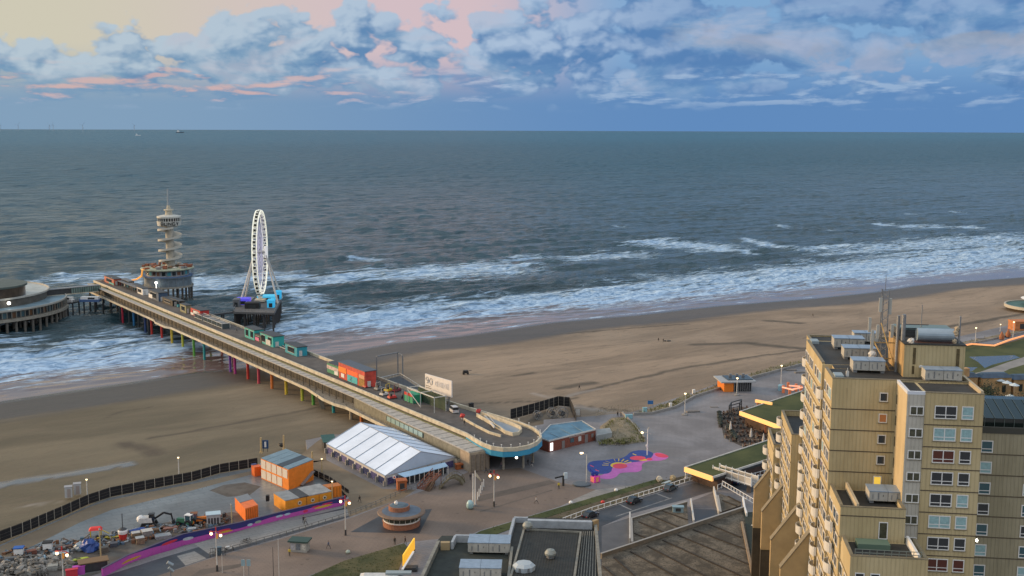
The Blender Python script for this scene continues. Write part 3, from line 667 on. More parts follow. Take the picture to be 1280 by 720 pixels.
for i, (s0, L_, h, lab) in enumerate(((352, 14, 3.2, 'long dark stall roof at the seaward rim near the pier corner'), (333, 11, 2.6, 'dark stall on the seaward rim beside the white cabin'), (300, 13, 3.4, 'tall dark stall on the seaward rim behind the navy sided cabin'), (272, 12, 2.8, 'grey roofed stall on the seaward rim behind the olive ticket box'), (243, 12, 2.6, 'low dark stall on the seaward rim behind the striped candy booth'))):
    t = thing('covered_stall', lab, 'stall', S(s0-L_/2, 10.5, 12.006), COAST)
    mb = MB(); mb.prism(so_([(s0, 8.8), (s0-L_, 8.8), (s0-L_, 11.8), (s0, 11.8)]), 12+h, 12.2+h); mb.build('roof', [gy, darkm][i % 2], t)
    mb = MB(); mb.prism(so_([(s0, 10.8), (s0-L_, 10.8), (s0-L_, 11.7), (s0, 11.7)]), 12.006, 12+h-.003); mb.build('back_wall', darkm, t)
    for k in range(5): mb = MB(); q = S(s0-L_*k/4, 8.9); mb.bar((q.x, q.y, 12.006), (q.x, q.y, 12+h), .2); mb.build('post', greyst, t)
    for k in range(3): mb = MB(); q = S(s0-L_*(k+.5)/3, 9.8); mb.box((q.x, q.y, 12.006), (2.2, 1.1, 1.1), COAST); mb.build('counter', [timber_r, whited, tealb][(k+i) % 3], t)
for k in range(3):     # white glasshouse frames
    xs = [(250, 397, 259, 401), (260, 401.5, 270, 406), (271, 406, 283, 411)][k]
    s0, _ = sxy(xs[0], xs[1]); s1, _ = sxy(xs[2], xs[3])
    t = thing('glass_booth', ['seaward of the three white framed glass booths', 'middle one of the three white framed glass booths', 'landward of the three white framed glass booths in a row'][k], 'booth', S((s0+s1)/2, 6, 12.006), COAST)
    mb = MB(); mb.prism(so_([(s0-.3, 4.7), (s1+.3, 4.7), (s1+.3, 8), (s0-.3, 8)]), 12.006, 14.1); mb.build('glazing', mat('booth_glass', (.06, .08, .085), .12, spec=.8), t)
    mb = MB()
    for a in (s0, (s0+s1)/2, s1):
        for n0 in (4.6, 8.1): mb.bar(S(a, n0, 12.006), S(a, n0, 14.3), .16)
        mb.bar(S(a, 4.6, 14.3), S(a, 8.1, 14.3), .14)
    for n0 in (4.6, 8.1):
        for h in (12.5, 14.3): mb.bar(S(s0, n0, h), S(s1, n0, h), .14)
    mb.build('frame', whited, t)
t = thing('track_rail', 'pair of pale rails running along the deck between the teal kiosks', 'rails', S(135, 6, 12.006), COAST)
for n0 in (8.2, 10.):
    s0, _ = sxy(343, 430); s1, _ = sxy(357, 438); mb = MB(); mb.bar(S(s0, n0, 12.5), S(s1-8, n0, 12.5), .18); 
    for k in range(8): mb.bar(S(s0+(s1-8-s0)*k/7, n0, 12.006), S(s0+(s1-8-s0)*k/7, n0, 12.5), .1)
    mb.build('rail', whited, t)
t = thing('portal_frame', 'tall thin grey rectangular steel frame standing on the beach side of the pier', 'frame', P(486, 468, 12), 0)
fz = lambda x, y, z: P(x, y, z)
a, b_, c_ = P(471, 474, 12), P(497.5, 468.5, 12), P(503.5, 471, 12)
for q, h in ((a, 8), (b_, 8), (c_, 7.6)): mb = MB(); mb.bar(q, q+Vector((0, 0, h-.4)), .38); mb.build('upright', greyst, t)
mb = MB(); mb.bar(a+Vector((0, 0, 7.7)), b_+Vector((0, 0, 7.7)), .4); mb.bar(b_+Vector((0, 0, 7.7)), c_+Vector((0, 0, 7.3)), .2); mb.bar(a+Vector((0, 0, .3)), b_+Vector((0, 0, .3)), .35); mb.build('crossbar', greyst, t)
t = thing('deck_extension', 'sloping dark steel platform beside the pier with a pale handrail', 'platform', P(500, 482, 11.5), 0)
mb = MB(); q = [P(475, 476, 11.9), P(500, 470, 11.9), P(527, 487, 11.9), P(510, 495, 11.9)]; mb.prism(q, 11.2, 11.9); mb.build('deck', darkm, t)
for i, (a, b_) in enumerate(((q[1], q[2]), (q[0], q[1]))):
    mb = MB(); mb.bar(a+Vector((0, 0, 1)), b_+Vector((0, 0, 1)), .12)
    for k in range(7): p = a.lerp(b_, k/6); mb.bar(p, p+Vector((0, 0, 1)), .08)
    mb.build('handrail', whited, t)
for x, y in ((480, 478), (500, 473), (520, 488)): 
    p = P(x, y, 11.5); mb = MB(); mb.tube((p.x, p.y, 3), (p.x, p.y, 11.2), .3); mb.build('post', greyst, t)
t = thing('banner_booth', 'small green booth with a red top band beside the scaffold gate', 'booth', P(520, 498, 12.006), COAST)
c0 = pq(513, 499, 12); 
mb = MB(); mb.prism(so_([(c0[0], 6), (c0[0]-5.5, 6), (c0[0]-5.5, 9), (c0[0], 9)]), 12.006, 14.6); mb.build('body', mat('green_banner', (.03, .30, .16), .6), t)
mb = MB(); mb.wall(S(c0[0]-.4, 5.9), S(c0[0]-5.1, 5.9), 14.0, 14.9, .12); mb.build('red_band', redp, t)
for a in (c0[0]+.1, c0[0]-5.6): mb = MB(); mb.bar(S(a, 5.9, 12.006), S(a, 5.9, 15.2), .22); mb.build('post', greyst, t)
t = thing('scaffold_gate', 'open scaffold gate of pale posts with dark green panels before the billboard', 'scaffold', S(44, 8, 12.006), COAST)
gs_ = [pq(527, 500, 12)[0], pq(541, 507, 12)[0], pq(557, 514, 12)[0]]
for a in gs_:
    for n0 in (5.5, 9.5): mb = MB(); mb.bar(S(a, n0, 12.006), S(a, n0, 16.6), .22); mb.build('post', whited, t)
mb = MB(); mb.bar(S(gs_[0], 5.5, 16.6), S(gs_[2], 5.5, 16.6), .25); mb.bar(S(gs_[0], 9.5, 16.6), S(gs_[2], 9.5, 16.6), .25)
for a in gs_: mb.bar(S(a, 5.5, 16.6), S(a, 9.5, 16.6), .2)
mb.build('top_beam', whited, t)
mb = MB(); mb.bar(S(gs_[0], 5.5, 16.2), S(gs_[1], 5.5, 12.2), .16); mb.build('brace', whited, t)
mb = MB(); mb.wall(S(gs_[0], 9.4), S(gs_[2], 9.4), 12.1, 16.3, .1); mb.build('panel', mat('dark_green_net', (.025, .05, .03), .8, var=.4, vs=2.), t)
a = P(532, 486, 15.2); b_ = P(565, 496, 15.2)
bbz = 15.0
t = thing('billboard', 'large white billboard with a grey 90 and faint lettering, raised above the pier deck', 'billboard', (a+b_)/2-Vector((0, 0, 3.2)), 0)
mb = MB(); mb.wall(a, b_, bbz, bbz+5.0, .35); bo = mb.build('board', mat('billboard_white', (.70, .67, .64), .6, var=.06, vs=1.), t)
d = (b_-a); d.z = 0; W_ = d.length; d.normalize(); nn = Vector((d.y, -d.x, 0))
def bp_(u, v, o=.2): return a+d*(W_*u)+nn*o+Vector((0, 0, bbz-a.z+v))
def ring(mb, u, v, ru, rv, w, n=14):
    pts = [bp_(u+ru*math.cos(2*math.pi*i/n), v+rv*math.sin(2*math.pi*i/n)) for i in range(n)]
    for i in range(n): mb.bar(pts[i], pts[(i+1) % n], .06, w)
gl = mat('billboard_grey', (.40, .385, .37), .6)
mb = MB(); ring(mb, .09, 3.6, .045, .55, .38); mb.bar(bp_(.132, 3.5), bp_(.125, 2.35), .06, .4); mb.bar(bp_(.125, 2.4), bp_(.06, 2.3), .06, .35)
ring(mb, .235, 3.1, .055, .95, .42); mb.build('numerals', gl, bo)
mb = MB(); mb.bar(bp_(.03, 1.45), bp_(.2, 1.45), .06, .25); mb.bar(bp_(.03, .85), bp_(.24, .85), .06, .3); mb.build('caption', mat('billboard_darkgrey', (.25, .24, .23), .6), bo)
mb = MB()
for k in range(6):
    u = .40+k*.09
    if k % 2: mb.bar(bp_(u, 2.0), bp_(u, 3.8), .05, .16); mb.bar(bp_(u, 2.9), bp_(u+.05, 2.9), .05, .14); mb.bar(bp_(u+.05, 2.0), bp_(u+.05, 3.8), .05, .16)
    else: ring(mb, u+.03, 2.9, .03, .8, .16, 10)
mb.build('faint_lettering', mat('billboard_faint', (.62, .58, .56), .6), bo)
for u in (.12, .5, .88):
    mb = MB(); q = bp_(u, -.01, -.1); mb.bar((q.x, q.y, 12.006 if u < .8 else 12.006), (q.x, q.y, bbz), .35); mb.build('post', greyst, t)
mb = MB(); mb.bar(bp_(.12, -1.2, -.1), bp_(.88, -1.2, -.1), .2); mb.bar(bp_(.12, -2.6, -.1), bp_(.5, -.2, -.1), .15); mb.build('brace', greyst, t)
rnd = random.Random(5)
cl_m = [redp, darkm, yel, whited, tealb, greyst, black, mat('maroon', (.16, .02, .03), .6)]
lab_c = ['red bumper car beside the mural container', 'teal ride car behind the red bumper car', 'grey ride car in the middle of the ride cluster', 'yellow framed ride car with a post', 'white nosed ride car beside the yellow one',
         'maroon ride car near the handrail', 'black ride car close to the banner booth', 'red ride car nearest the parapet']
for i, (x, y) in enumerate([(459, 484), (465, 479), (473, 487), (485, 489), (480, 494), (496, 489), (507, 497), (490, 498)]):
    p = P(x, y, 12.006); a = COAST+rnd.uniform(-.5, .5)
    t = thing('ride_car', lab_c[i], 'ride car', p, a, 'ride cars on the pier'); m1 = cl_m[[0, 4, 5, 2, 3, 7, 6, 0][i]]
    mb = MB(); mb.box((0, 0, .15), (2.6, 1.7, .7), 0, top=(2.3, 1.5)); mb.build('body', m1, t, True)
    mb = MB(); mb.box((-.5, 0, .85), (.7, 1.3, .7), 0, top=(.4, 1.2)); mb.build('seat_back', black, t, True)
    mb = MB(); mb.bar((-1.1, 0, .8), (-1.1, 0, 2.4), .12); mb.bar((-1.1, 0, 2.4), (.9, 0, 2.4), .1); mb.bar((.9, 0, .8), (.9, 0, 2.4), .08); mb.build('roll_frame', m1 if i % 2 else whited, t, True)
    mb = MB(); mb.box((0, 0, 0), (2.8, 1.9, .25), 0); mb.build('bumper', black, t, True)
def vehicle(label, cat, name, loc, rot, body, L_=4.4, W_=1.8, Hh=1.45, roof=None, box=False, group=None):
    t = thing(name, label, cat, loc, rot, group)
    h1 = Hh*.56
    pr = [(-L_/2, .25), (-L_/2, h1*.9), (-L_/2+.25, h1), (L_*.22, h1), (L_/2-.1, h1*.82), (L_/2, h1*.5), (L_/2, .25)]
    def ext(pr, w, wt=None):
        wt = wt or w; k = len(pr); mb = MB()
        vs = [(x, -(w/2), z) for x, z in pr]+[(x, w/2, z) for x, z in pr]
        mb._a(vs, [tuple(range(k)), tuple(range(2*k-1, k-1, -1))]+[(i, k+i, k+(i+1) % k, (i+1) % k) for i in range(k)]); return mb
    ext(pr, W_).build('body', body, t, True)
    if box: cb = [(-L_/2+.05, h1), (-L_/2+.1, Hh), (L_*.12, Hh), (L_*.28, h1)]
    else: cb = [(-L_/2+.35, h1), (-L_/2+.95, Hh), (L_*.06, Hh), (L_*.24, h1)]
    ext(cb, W_*.86).build('cabin_glass', glass, t, True)
    mb = MB(); mb.box(((cb[1][0]+cb[2][0])/2, 0, Hh-.03), (cb[2][0]-cb[1][0]+.1, W_*.84, .06)); mb.build('roof', roof or body, t, True)
    for x in (-L_*.31, L_*.31):
        for y in (-W_/2+.08, W_/2-.08):
            mb = MB(); mb.tube((x, y-.11, .32), (x, y+.11, .32), .32, n=14); wh = mb.build('wheel', black, t, True)
            mb = MB(); sg = 1 if y > 0 else -1; mb.tube((x, y+sg*.10, .32), (x, y+sg*.125, .32), .18, n=10); mb.build('rim', greyst, wh, True)
    for y in (-W_*.36, W_*.36):
        mb = MB(); mb.box((L_/2-.02, y, h1*.62), (.08, .3, .14)); mb.build('headlight', white, t, True)
        mb = MB(); mb.box((-L_/2, y, h1*.68), (.06, .25, .16)); mb.build('tail_light', redp, t, True)
    return t
vehicle('white jeep with dark windows parked on the pier deck behind the billboard', 'jeep', 'jeep', P(567, 515, 12.006), AXA+math.pi*.93, mat('offwhite_car', (.5, .5, .5), .35), 4.2, 1.9, 1.9, box=True)
def pot(label, x, y, m, z=12.006):
    p = P(x, y, z); t = thing('plant_pot', label, 'plant pot', p)
    mb = MB(); mb.lathe((0, 0, 0), [(.35, 0), (.5, .6), (.45, .6)], 12); mb.build('pot', whited, t, True)
    mb = MB(); mb.blob((0, 0, 1.0), (.75, .75, .65), int(x)); mb.build('flowers', m, t, True)
pot('red flower pot at the seaward tip of the oval stairwell wall', 598, 518, redp); pot('red flower pot at the end of the low kerb wall on the deck', 578, 524, redp)
mb = MB(); p = P(589, 512, 12.006); mb.box(p, (1.3, 1., 1.9), COAST, top=(1.2, .9)); mb.box((p.x, p.y, p.z+1.9), (1.4, 1.1, .12), COAST); mb.thing('litter_bin', black, 'black litter bin against the pale parapet of the pier', 'bin')
tc_ = P(210, 355.7, 8); tw = thing('lookout_tower', 'white lookout and bungee tower with a spiral stair rising from a round sea platform', 'tower', (tc_.x, tc_.y, 0))
X0, Y0 = tc_.x, tc_.y
mb = MB(); mb.lathe((X0, Y0, 0), [(13.8, 7.2), (13.8, 8.1), (0, 8.1)], 40); mb.lathe((X0, Y0, 0), [(0, 7.2), (13.8, 7.2)], 40); mb.build('platform', cream_d, tw)
mb = MB(); mb.lathe((X0, Y0, 0), [(12.6, 8.1), (12.6, 12.6), (13.4, 12.6), (13.4, 13.3)], 40); mb.build('lower_drum', mat('blue_grey_wall', (.14, .18, .21), .6, var=.3, vs=.5), tw)
mb = MB(); mb.lathe((X0, Y0, 0), [(13.7, 13.3), (13.7, 13.6), (0, 13.6)], 40); mb.build('gallery_floor', mat('blue_trim', (.10, .18, .36), .6), tw)
mb = MB(); mb.lathe((X0, Y0, 0), [(11.5, 13.6), (11.5, 17.)], 40); mb.build('upper_drum', mat('upper_drum_wall', (.30, .31, .31), .6, var=.3, vs=.6), tw)
for k in range(26):
    a = 2*math.pi*k/26; mb = MB(); c = (X0+11.5*math.cos(a), Y0+11.5*math.sin(a)); mb.box((c[0], c[1], 14.3), (.2, 1.9, 2.), a); mb.build('window', [glass, mat('teal_window', (.04, .30, .36), .3), glass, mat('brown_window', (.2, .08, .04), .5)][k % 4], tw)
mb = MB(); mb.lathe((X0, Y0, 0), [(0, 17), (14.2, 17.), (14.4, 17.5), (14.1, 17.9), (0, 17.9)], 40); mb.build('roof_rim', mat('pale_green_rim', (.34, .37, .27), .7, var=.3, vs=.4), tw)
rnd = random.Random(11)
for k in range(52):
    a = rnd.uniform(0, 2*math.pi); r = rnd.uniform(4.5, 13.2); mb = MB(); mb.box((X0+r*math.cos(a), Y0+r*math.sin(a), 17.9), (rnd.uniform(1, 3.4), rnd.uniform(1, 2.2), rnd.uniform(.4, 1.4)), a); mb.build('terrace_furniture', rnd.choice([timber_r, timber_r, timber, whited, concr, mat('rust_table', (.30, .10, .04), .7)]), tw)
for k in range(30):
    a = 2*math.pi*k/30
    for r in ((12.9,) if k % 3 else (12.9, 8.)): mb = MB(); mb.tube((X0+r*math.cos(a), Y0+r*math.sin(a), -2), (X0+r*math.cos(a), Y0+r*math.sin(a), 7.2), .36, n=8); mb.build('pile', mat('pile_grey', (.09, .085, .08), .8, var=.3, vs=1.), tw)
for k in range(20):
    a = 2*math.pi*k/20; mb = MB(); mb.bar((X0+13.5*math.cos(a), Y0+13.5*math.sin(a), 8.1), (X0+13.9*math.cos(a), Y0+13.9*math.sin(a), 17), .16); mb.build('strut', greyst, tw)
TX, TY = X0+1.4, Y0+2
mb = MB(); mb.lathe((TX, TY, 17.9), [(3.1, 0), (2.9, 1.2), (2.25, 2), (2.2, 27.), (0, 27)], 20); mb.build('shaft', mat('tower_offwhite', (.42, .40, .34), .7, var=.15, vs=.4), tw, smooth=False)
mb = MB(); prev = None; NT = 118                                   # spiral ramp, 2.6 turns
for i in range(NT+1):
    a = 2*math.pi*3.5*i/NT+2.2; zz = 19.5+20.*i/NT; c, s_ = math.cos(a), math.sin(a)
    ring_ = [(TX+2.3*c, TY+2.3*s_, zz), (TX+6.4*c, TY+6.4*s_, zz), (TX+6.4*c, TY+6.4*s_, zz+1.15), (TX+2.3*c, TY+2.3*s_, zz+.4)]
    mb.v += ring_
    if i:
        k = 4*i; 
        for j in range(4): mb.f.append((k-4+j, k-4+(j+1) % 4, k+(j+1) % 4, k+j)); mb.m.append(0)
mb.build('spiral_stair', mat('tower_offwhite'.replace('tower', 'stair'), (.48, .46, .40), .7), tw)
mb = MB(); mb.lathe((TX, TY, 0), [(4.6, 40.2), (6.3, 40.9), (6.6, 43.4)], 28); mb.lathe((TX, TY, 0), [(0, 40.9), (6.2, 40.95)], 28); cabin = mb.build('cabin_band', mat('cabin_white', (.52, .52, .47), .6, var=.08, vs=1.), tw)
mb = MB(); mb.lathe((TX, TY, 0), [(6.0, 43.4), (6.0, 45.2)], 28); mb.build('cabin_windows', glass, tw)
mb = MB()
for k in range(28): a = 2*math.pi*k/28; mb.bar((TX+6.2*math.cos(a), TY+6.2*math.sin(a), 43.4), (TX+6.2*math.cos(a), TY+6.2*math.sin(a), 45.2), .3)
mb.lathe((TX, TY, 0), [(6.5, 45.2), (6.5, 46.1), (3, 46.8), (0, 46.9)], 28); mb.build('cabin_roof', mat('cabin_white'), tw) if False else mb.build('cabin_roof', MATS['cabin_white'], tw)
mb = MB(); mb.lathe((TX, TY, 0), [(2., 46.8), (1.8, 49.), (2.6, 49.2), (2.6, 49.8), (1.1, 50), (.9, 51.8), (.5, 52)], 14); mb.build('top_drum', cream, tw)
mb = MB(); mb.tube((TX, TY, 52), (TX, TY, 61), .75, .5, n=8); mb.bar((TX-.6, TY, 57.5), (TX-9, TY-1, 56.4), .22); mb.bar((TX, TY, 58.3), (TX+2.8, TY, 57.8), .2); mb.build('mast', mat('mast_blue_grey', (.26, .31, .34), .5), tw)
mb = MB()                                                          # BUNGY lettering round the cabin band, block strokes
GL = {'B': [(0, 0, 0, 2), (0, 2, 1, 2), (0, 1, 1, 1), (0, 0, 1, 0), (1, 0, 1, 2)], 'U': [(0, 0, 0, 2), (1, 0, 1, 2), (0, 0, 1, 0)], 'N': [(0, 0, 0, 2), (0, 2, 1, 0), (1, 0, 1, 2)], 'G': [(1, 2, 0, 2), (0, 2, 0, 0), (0, 0, 1, 0), (1, 0, 1, 1), (1, 1, .5, 1)],
      'Y': [(0, 2, .5, 1), (1, 2, .5, 1), (.5, 1, .5, 0)], 'J': [(1, 2, 1, 0), (1, 0, 0, 0)], 'M': [(0, 0, 0, 2), (0, 2, .5, 1), (.5, 1, 1, 2), (1, 2, 1, 0)], 'P': [(0, 0, 0, 2), (0, 2, 1, 2), (1, 2, 1, 1), (0, 1, 1, 1)]}
la = math.atan2(-Y0, -X0)
for off_ in (0., math.pi):
    for i, ch in enumerate('BUNGY'):
        for x0_, y0_, x1_, y1_ in GL[ch]:
            def cp(x, y):
                a = la+off_-.72+(i*1.45+x*.9)*.23; r = 6.56; return (TX+r*math.cos(a), TY+r*math.sin(a), 41.25+y*.85)
            mb.bar(cp(x0_, y0_), cp(x1_, y1_), .18, .36)
mb.build('lettering', black, cabin)
mb = MB(); q = [P(162, 351, 13), P(171, 349, 12), P(177, 345, 14), P(178, 337, 18)]
for a, b_ in zip(q[:-1], q[1:]): mb.bar(a, b_, .7)
mb.thing('slide', mat('slide_orange_glow', (.75, .34, .06), .4, emit=(1., .42, .08), es=.6), 'orange slide running down from the round tower platform to the pier', 'slide')  # emission in the slide's own colour brightens it, no lamp here
mb = MB(); p = P(196, 356.5, 9.5); mb.bar((p.x, p.y-1, 8.1), (p.x, p.y-1, 10.6), .15); mb.blob((p.x, p.y-1, 11.), (.7, .7, .6), 1, amp=.05); mb.thing('floodlight', lampwh, 'bright white floodlight on the rim of the tower platform', 'floodlight')
def link_bridge(label, p, q, w, z, pile_n, name='link_bridge', m=darkm, rail=True):
    t = thing(name, label, 'bridge', (p+q)/2, 0); d = (q-p); d.z = 0; d.normalize(); nn = Vector((-d.y, d.x, 0))*w/2
    mb = MB(); mb.prism([p-nn, q-nn, q+nn, p+nn], z-.7, z); mb.build('deck', m, t)
    for k in range(pile_n):
        c = p.lerp(q, (k+.5)/pile_n)
        for sg in (-.7, .7): e = c+nn*sg; mb = MB(); mb.tube((e.x, e.y, -2), (e.x, e.y, z-.7), .4, n=8); mb.build('pile', darkm, t)
    if rail:
        for sg in (-1, 1):
            mb = MB(); a, b_ = p+nn*sg*.97, q+nn*sg*.97; a.z = b_.z = z
            mb.bar(a+Vector((0, 0, 1.1)), b_+Vector((0, 0, 1.1)), .1)
            for k in range(9): c = a.lerp(b_, k/8); mb.bar(c, c+Vector((0, 0, 1.1)), .08)
            mb.build('railing', greyst, t)
    return t
link_bridge('short dark deck joining the far end of the pier to the round tower platform', S(362, 12, 0), Vector((X0-6, Y0-10, 0)), 9, 8, 2)
wp = [P(291, 390, 9), P(343, 391, 9), P(353, 372, 9), P(303, 371.5, 9)]
pf = thing('wheel_platform', 'square dark pile platform in the sea that carries the ferris wheel', 'platform', sum(wp, Vector())/4-Vector((0, 0, 9)))
mb = MB(); mb.prism(wp, 8.1, 9.0); mb.build('deck', mat('platform_grey', (.10, .10, .10), .8, var=.3, vs=.6), pf)
for i in range(5):
    for j in range(9):
        a = wp[0].lerp(wp[1], .04+.92*i/4); b_ = wp[3].lerp(wp[2], .04+.92*i/4); c = a.lerp(b_, .03+.94*j/8)
        if 0 < i < 4 and 0 < j < 8 and (i+j) % 2: continue
        mb = MB(); mb.tube((c.x, c.y, -2), (c.x, c.y, 8.1), .45, n=8); mb.build('pile', mat('pile_dark', (.045, .042, .04), .8), pf)
for a, b_ in zip(wp, wp[1:]+wp[:1]):
    mb = MB(); mb.bar(a+Vector((0, 0, 1.1)), b_+Vector((0, 0, 1.1)), .12)
    for k in range(14): c = a.lerp(b_, k/13); mb.bar(c, c+Vector((0, 0, 1.1)), .1)
    mb.build('railing', greyst, pf)
hub = Vector((-125.2, 553, 33.6)); RW = 20.6
wd = Vector((math.cos(R(95.2)), math.sin(R(95.2)), 0)); wn = Vector((wd.y, -wd.x, 0))       # wheel plane direction, axle direction
fw = thing('ferris_wheel', 'tall white lit ferris wheel seen almost edge on above the sea', 'ferris wheel', (hub.x, hub.y, 9.006))
wlit = mat('lit_white_steel', (.62, .62, .56), .4, emit=(.95, .92, .74), es=.6)
def wpnt(a, r, o): return hub+wd*(r*math.cos(a))+Vector((0, 0, r*math.sin(a)))+wn*o
for sg in (-1, 1):
    mb = MB(); n = 42
    for i in range(n): mb.bar(wpnt(2*math.pi*i/n, RW, sg*1.1), wpnt(2*math.pi*(i+1)/n, RW, sg*1.1), .4)
    for i in range(n): mb.bar(wpnt(2*math.pi*i/n, RW-1.6, sg*.9), wpnt(2*math.pi*(i+1)/n, RW-1.6, sg*.9), .2)
    for i in range(n): mb.bar(wpnt(2*math.pi*i/n, RW, sg*1.1), wpnt(2*math.pi*(i+.5)/n, RW-1.6, sg*.9), .14)
    mb.build('rim', wlit, fw)
thin = mat('spoke_steel_glow', (.42, .42, .46), .4, emit=(.6, .55, .85), es=.22)  # lavender wash of the wheel lights put on the spokes as emission
for i in range(21):
    a = 2*math.pi*i/21; mb = MB(); mb.bar(wpnt(a, 1, .8), wpnt(a, RW, 1.), .2); mb.bar(wpnt(a, 1, -.8), wpnt(a, RW, -1.), .2); mb.build('spoke', thin, fw)
mb = MB(); mb.tube(hub-wn*3.4, hub+wn*3.4, .8, n=14); mb.build('hub', whited, fw)
mb = MB(); mb.tube(hub+wn*3.0-Vector((0, 0, 3)), hub+wn*3.0+Vector((0, 0, 3)), .9, n=12); mb.build('hub_light', mat('hub_glow', (.8, .8, .8), .4, emit=(1., .97, .9), es=.25), fw)
gw = mat('gondola_white', (.7, .7, .62), .4, emit=(.9, .86, .66), es=.10)
for i in range(42):
    a = 2*math.pi*(i+.5)/42; c = wpnt(a, RW+.3, 0)
    mb = MB(); mb.box((c.x, c.y, c.z-1.9), (1.3, 1.7, .7), R(5), top=(1.4, 1.9)); mb.box((c.x, c.y, c.z-.1), (1.3, 1.7, .35), R(5), top=(.8, 1.)); go = mb.build('gondola', gw, fw)
    mb = MB(); mb.box((c.x, c.y, c.z-1.2), (1.2, 1.6, 1.1), R(5)); mb.build('glass', mat('gondola_glass', (.015, .02, .015), .1, spec=.8), go)
for sg in (-1, 1):
    for f_ in (-9, 9):
        mb = MB(); ft = hub+wn*(sg*9.2)+wd*f_; mb.tube(Vector((ft.x, ft.y, 9.006)), hub+wn*(sg*2.6), .5, .36, n=10); mb.build('support_leg', whited, fw)
mb = MB(); 
for sg in (-1, 1): c = hub+wn*(sg*6.6); mb.box((c.x, c.y, 9.006), (3.2, 22, .5), R(3.5))
mb.build('base_frame', greyst, fw)
mb = MB(); mb.box((hub.x, hub.y, 9.4), (5, 12, 1.), R(3.5)); mb.build('boarding_deck', cream, fw)
def plat_thing(name, lab, cat, x, y, d, m, rz=0.06, roofm=None):
    p = P(x, y, 9.006); t = thing(name, lab, cat, p, rz)
    mb = MB(); mb.box((0, 0, 0), (d[0], d[1], d[2]*.85)); mb.build('body', m, t, True)
    mb = MB(); mb.box((0, 0, d[2]*.85), (d[0]+.4, d[1]+.4, d[2]*.15), top=(d[0]*.8, d[1]*.8)); mb.build('roof', roofm or m, t, True)
    mb = MB(); mb.box((0, -d[1]/2-.02, .2), (d[0]*.5, .08, d[2]*.5)); mb.build('opening', glass, t, True)
    return t
plat_thing('lit_booth', 'violet blue lit booth at the left foot of the ferris wheel', 'booth', 304, 380, (7, 5, 3.2), mat('violet_glow', (.08, .06, .5), .5, emit=(.14, .12, 1.), es=.35))
plat_thing('ride_control_cabin', 'low black cabin in front of the ferris wheel', 'cabin', 316, 385, (7, 4, 3), black)
plat_thing('lit_booth', 'cyan lit booth at the right foot of the ferris wheel', 'booth', 339, 384, (3.4, 3.4, 4), mat('cyan_glow', (.02, .4, .6), .5, emit=(.05, .42, .8), es=.4))
plat_thing('lit_canopy', 'long cyan lit canopy behind the ferris wheel', 'canopy', 334, 375, (9, 6, 2.6), mat('cyan_soft', (.05, .4, .5), .5, emit=(.08, .5, .85), es=.5))
plat_thing('lit_booth', 'small turquoise lit cabin at the rear corner of the wheel platform', 'booth', 348, 374, (3, 3, 4.5), mat('cyan_glow', (0, 0, 0)))
plat_thing('grey_cabin', 'small grey green cabin to the left on the wheel platform', 'cabin', 296, 383, (3, 4, 4), gy)
link_bridge('thin dark footbridge from the pier to the ferris wheel platform', Vector((-148, 503.5, 0))+Vector((0, 0, 0)), (wp[0]+Vector((0, 2, -9))), 2.5, 9, 2)
dist = 558
def rc(px, py, z): return P(px, py, z)
ri = thing('round_restaurant', 'round three tiered restaurant on piles with pale rims and blue grey terraces', 'restaurant', (P(-45, 375, 10).x, P(-45, 375, 10).y, 0))
C3 = P(-45, 375, 10.5); R3 = 119/1400*C3.y/CT*1.0
C2 = P(-48, 364, 14.5); R2 = 102/1400*C2.y; C1 = P(-17, 355, 19.5); R1 = 47/1400*C1.y
wallr = mat('restaurant_wall', (.11, .10, .085), .7, var=.3, vs=.4); rimm = mat('restaurant_rim', (.38, .37, .33), .7, var=.12, vs=.5)
terr = mat('wet_roof_sky_tint', (.20, .30, .36), .3, var=.3, vs=.12)  # bluish sky reflection put into the wet terrace colour
mb = MB(); mb.lathe((C3.x, C3.y, 0), [(R3+1, 4.9), (R3+1, 6.1), (0, 6.1)], 96); mb.lathe((C3.x, C3.y, 0), [(0, 4.9), (R3+1, 4.9)], 96); mb.build('platform', cream_d, ri)
mb = MB(); mb.lathe((C3.x, C3.y, 0), [(R3-.8, 6.1), (R3-.8, 9.7)], 96); mb.build('lower_wall', wallr, ri)
mb = MB(); mb.lathe((C3.x, C3.y, 0), [(R3-.8, 9.7), (R3+.3, 9.7), (R3+.3, 10.5), (R3-.3, 10.5), (R3-.3, 9.95), (0, 9.95)], 96, mi=0); mb.build('lower_rim', rimm, ri)
mb = MB(); mb.lathe((C3.x, C3.y, 0), [(0, 9.98), (R3-.32, 9.98)][::-1], 96); mb.build('lower_terrace', terr, ri)
mb = MB(); mb.lathe((C2.x, C2.y, 0), [(R2-1, 9.98), (R2-1, 13.7)], 96); mb.build('middle_wall', wallr, ri)
mb = MB(); mb.lathe((C2.x, C2.y, 0), [(R2-1, 13.7), (R2+.3, 13.7), (R2+.3, 14.5), (R2-.3, 14.5), (R2-.3, 13.9), (0, 13.9)], 96); mb.build('middle_rim', rimm, ri)
mb = MB(); mb.lathe((C2.x, C2.y, 0), [(R2-.32, 13.95), (0, 13.95)], 96); mb.build('middle_terrace', mat('wet_terrace', (.34, .38, .38), .25, var=.3, vs=.15), ri)
mb = MB(); mb.lathe((C1.x, C1.y, 0), [(R1-.8, 13.95), (R1-.8, 18.6)], 72); mb.build('top_wall', mat('brown_glazing', (.07, .05, .035), .3, var=.5, vs=.3), ri)
mb = MB(); mb.lathe((C1.x, C1.y, 0), [(R1-.8, 18.6), (R1+.2, 18.6), (R1+.2, 19.5), (0, 19.7)], 72); mb.build('top_roof', mat('dark_green_roof', (.065, .085, .075), .6, var=.3, vs=.2), ri)
cx3, cy3 = C3.x, C3.y
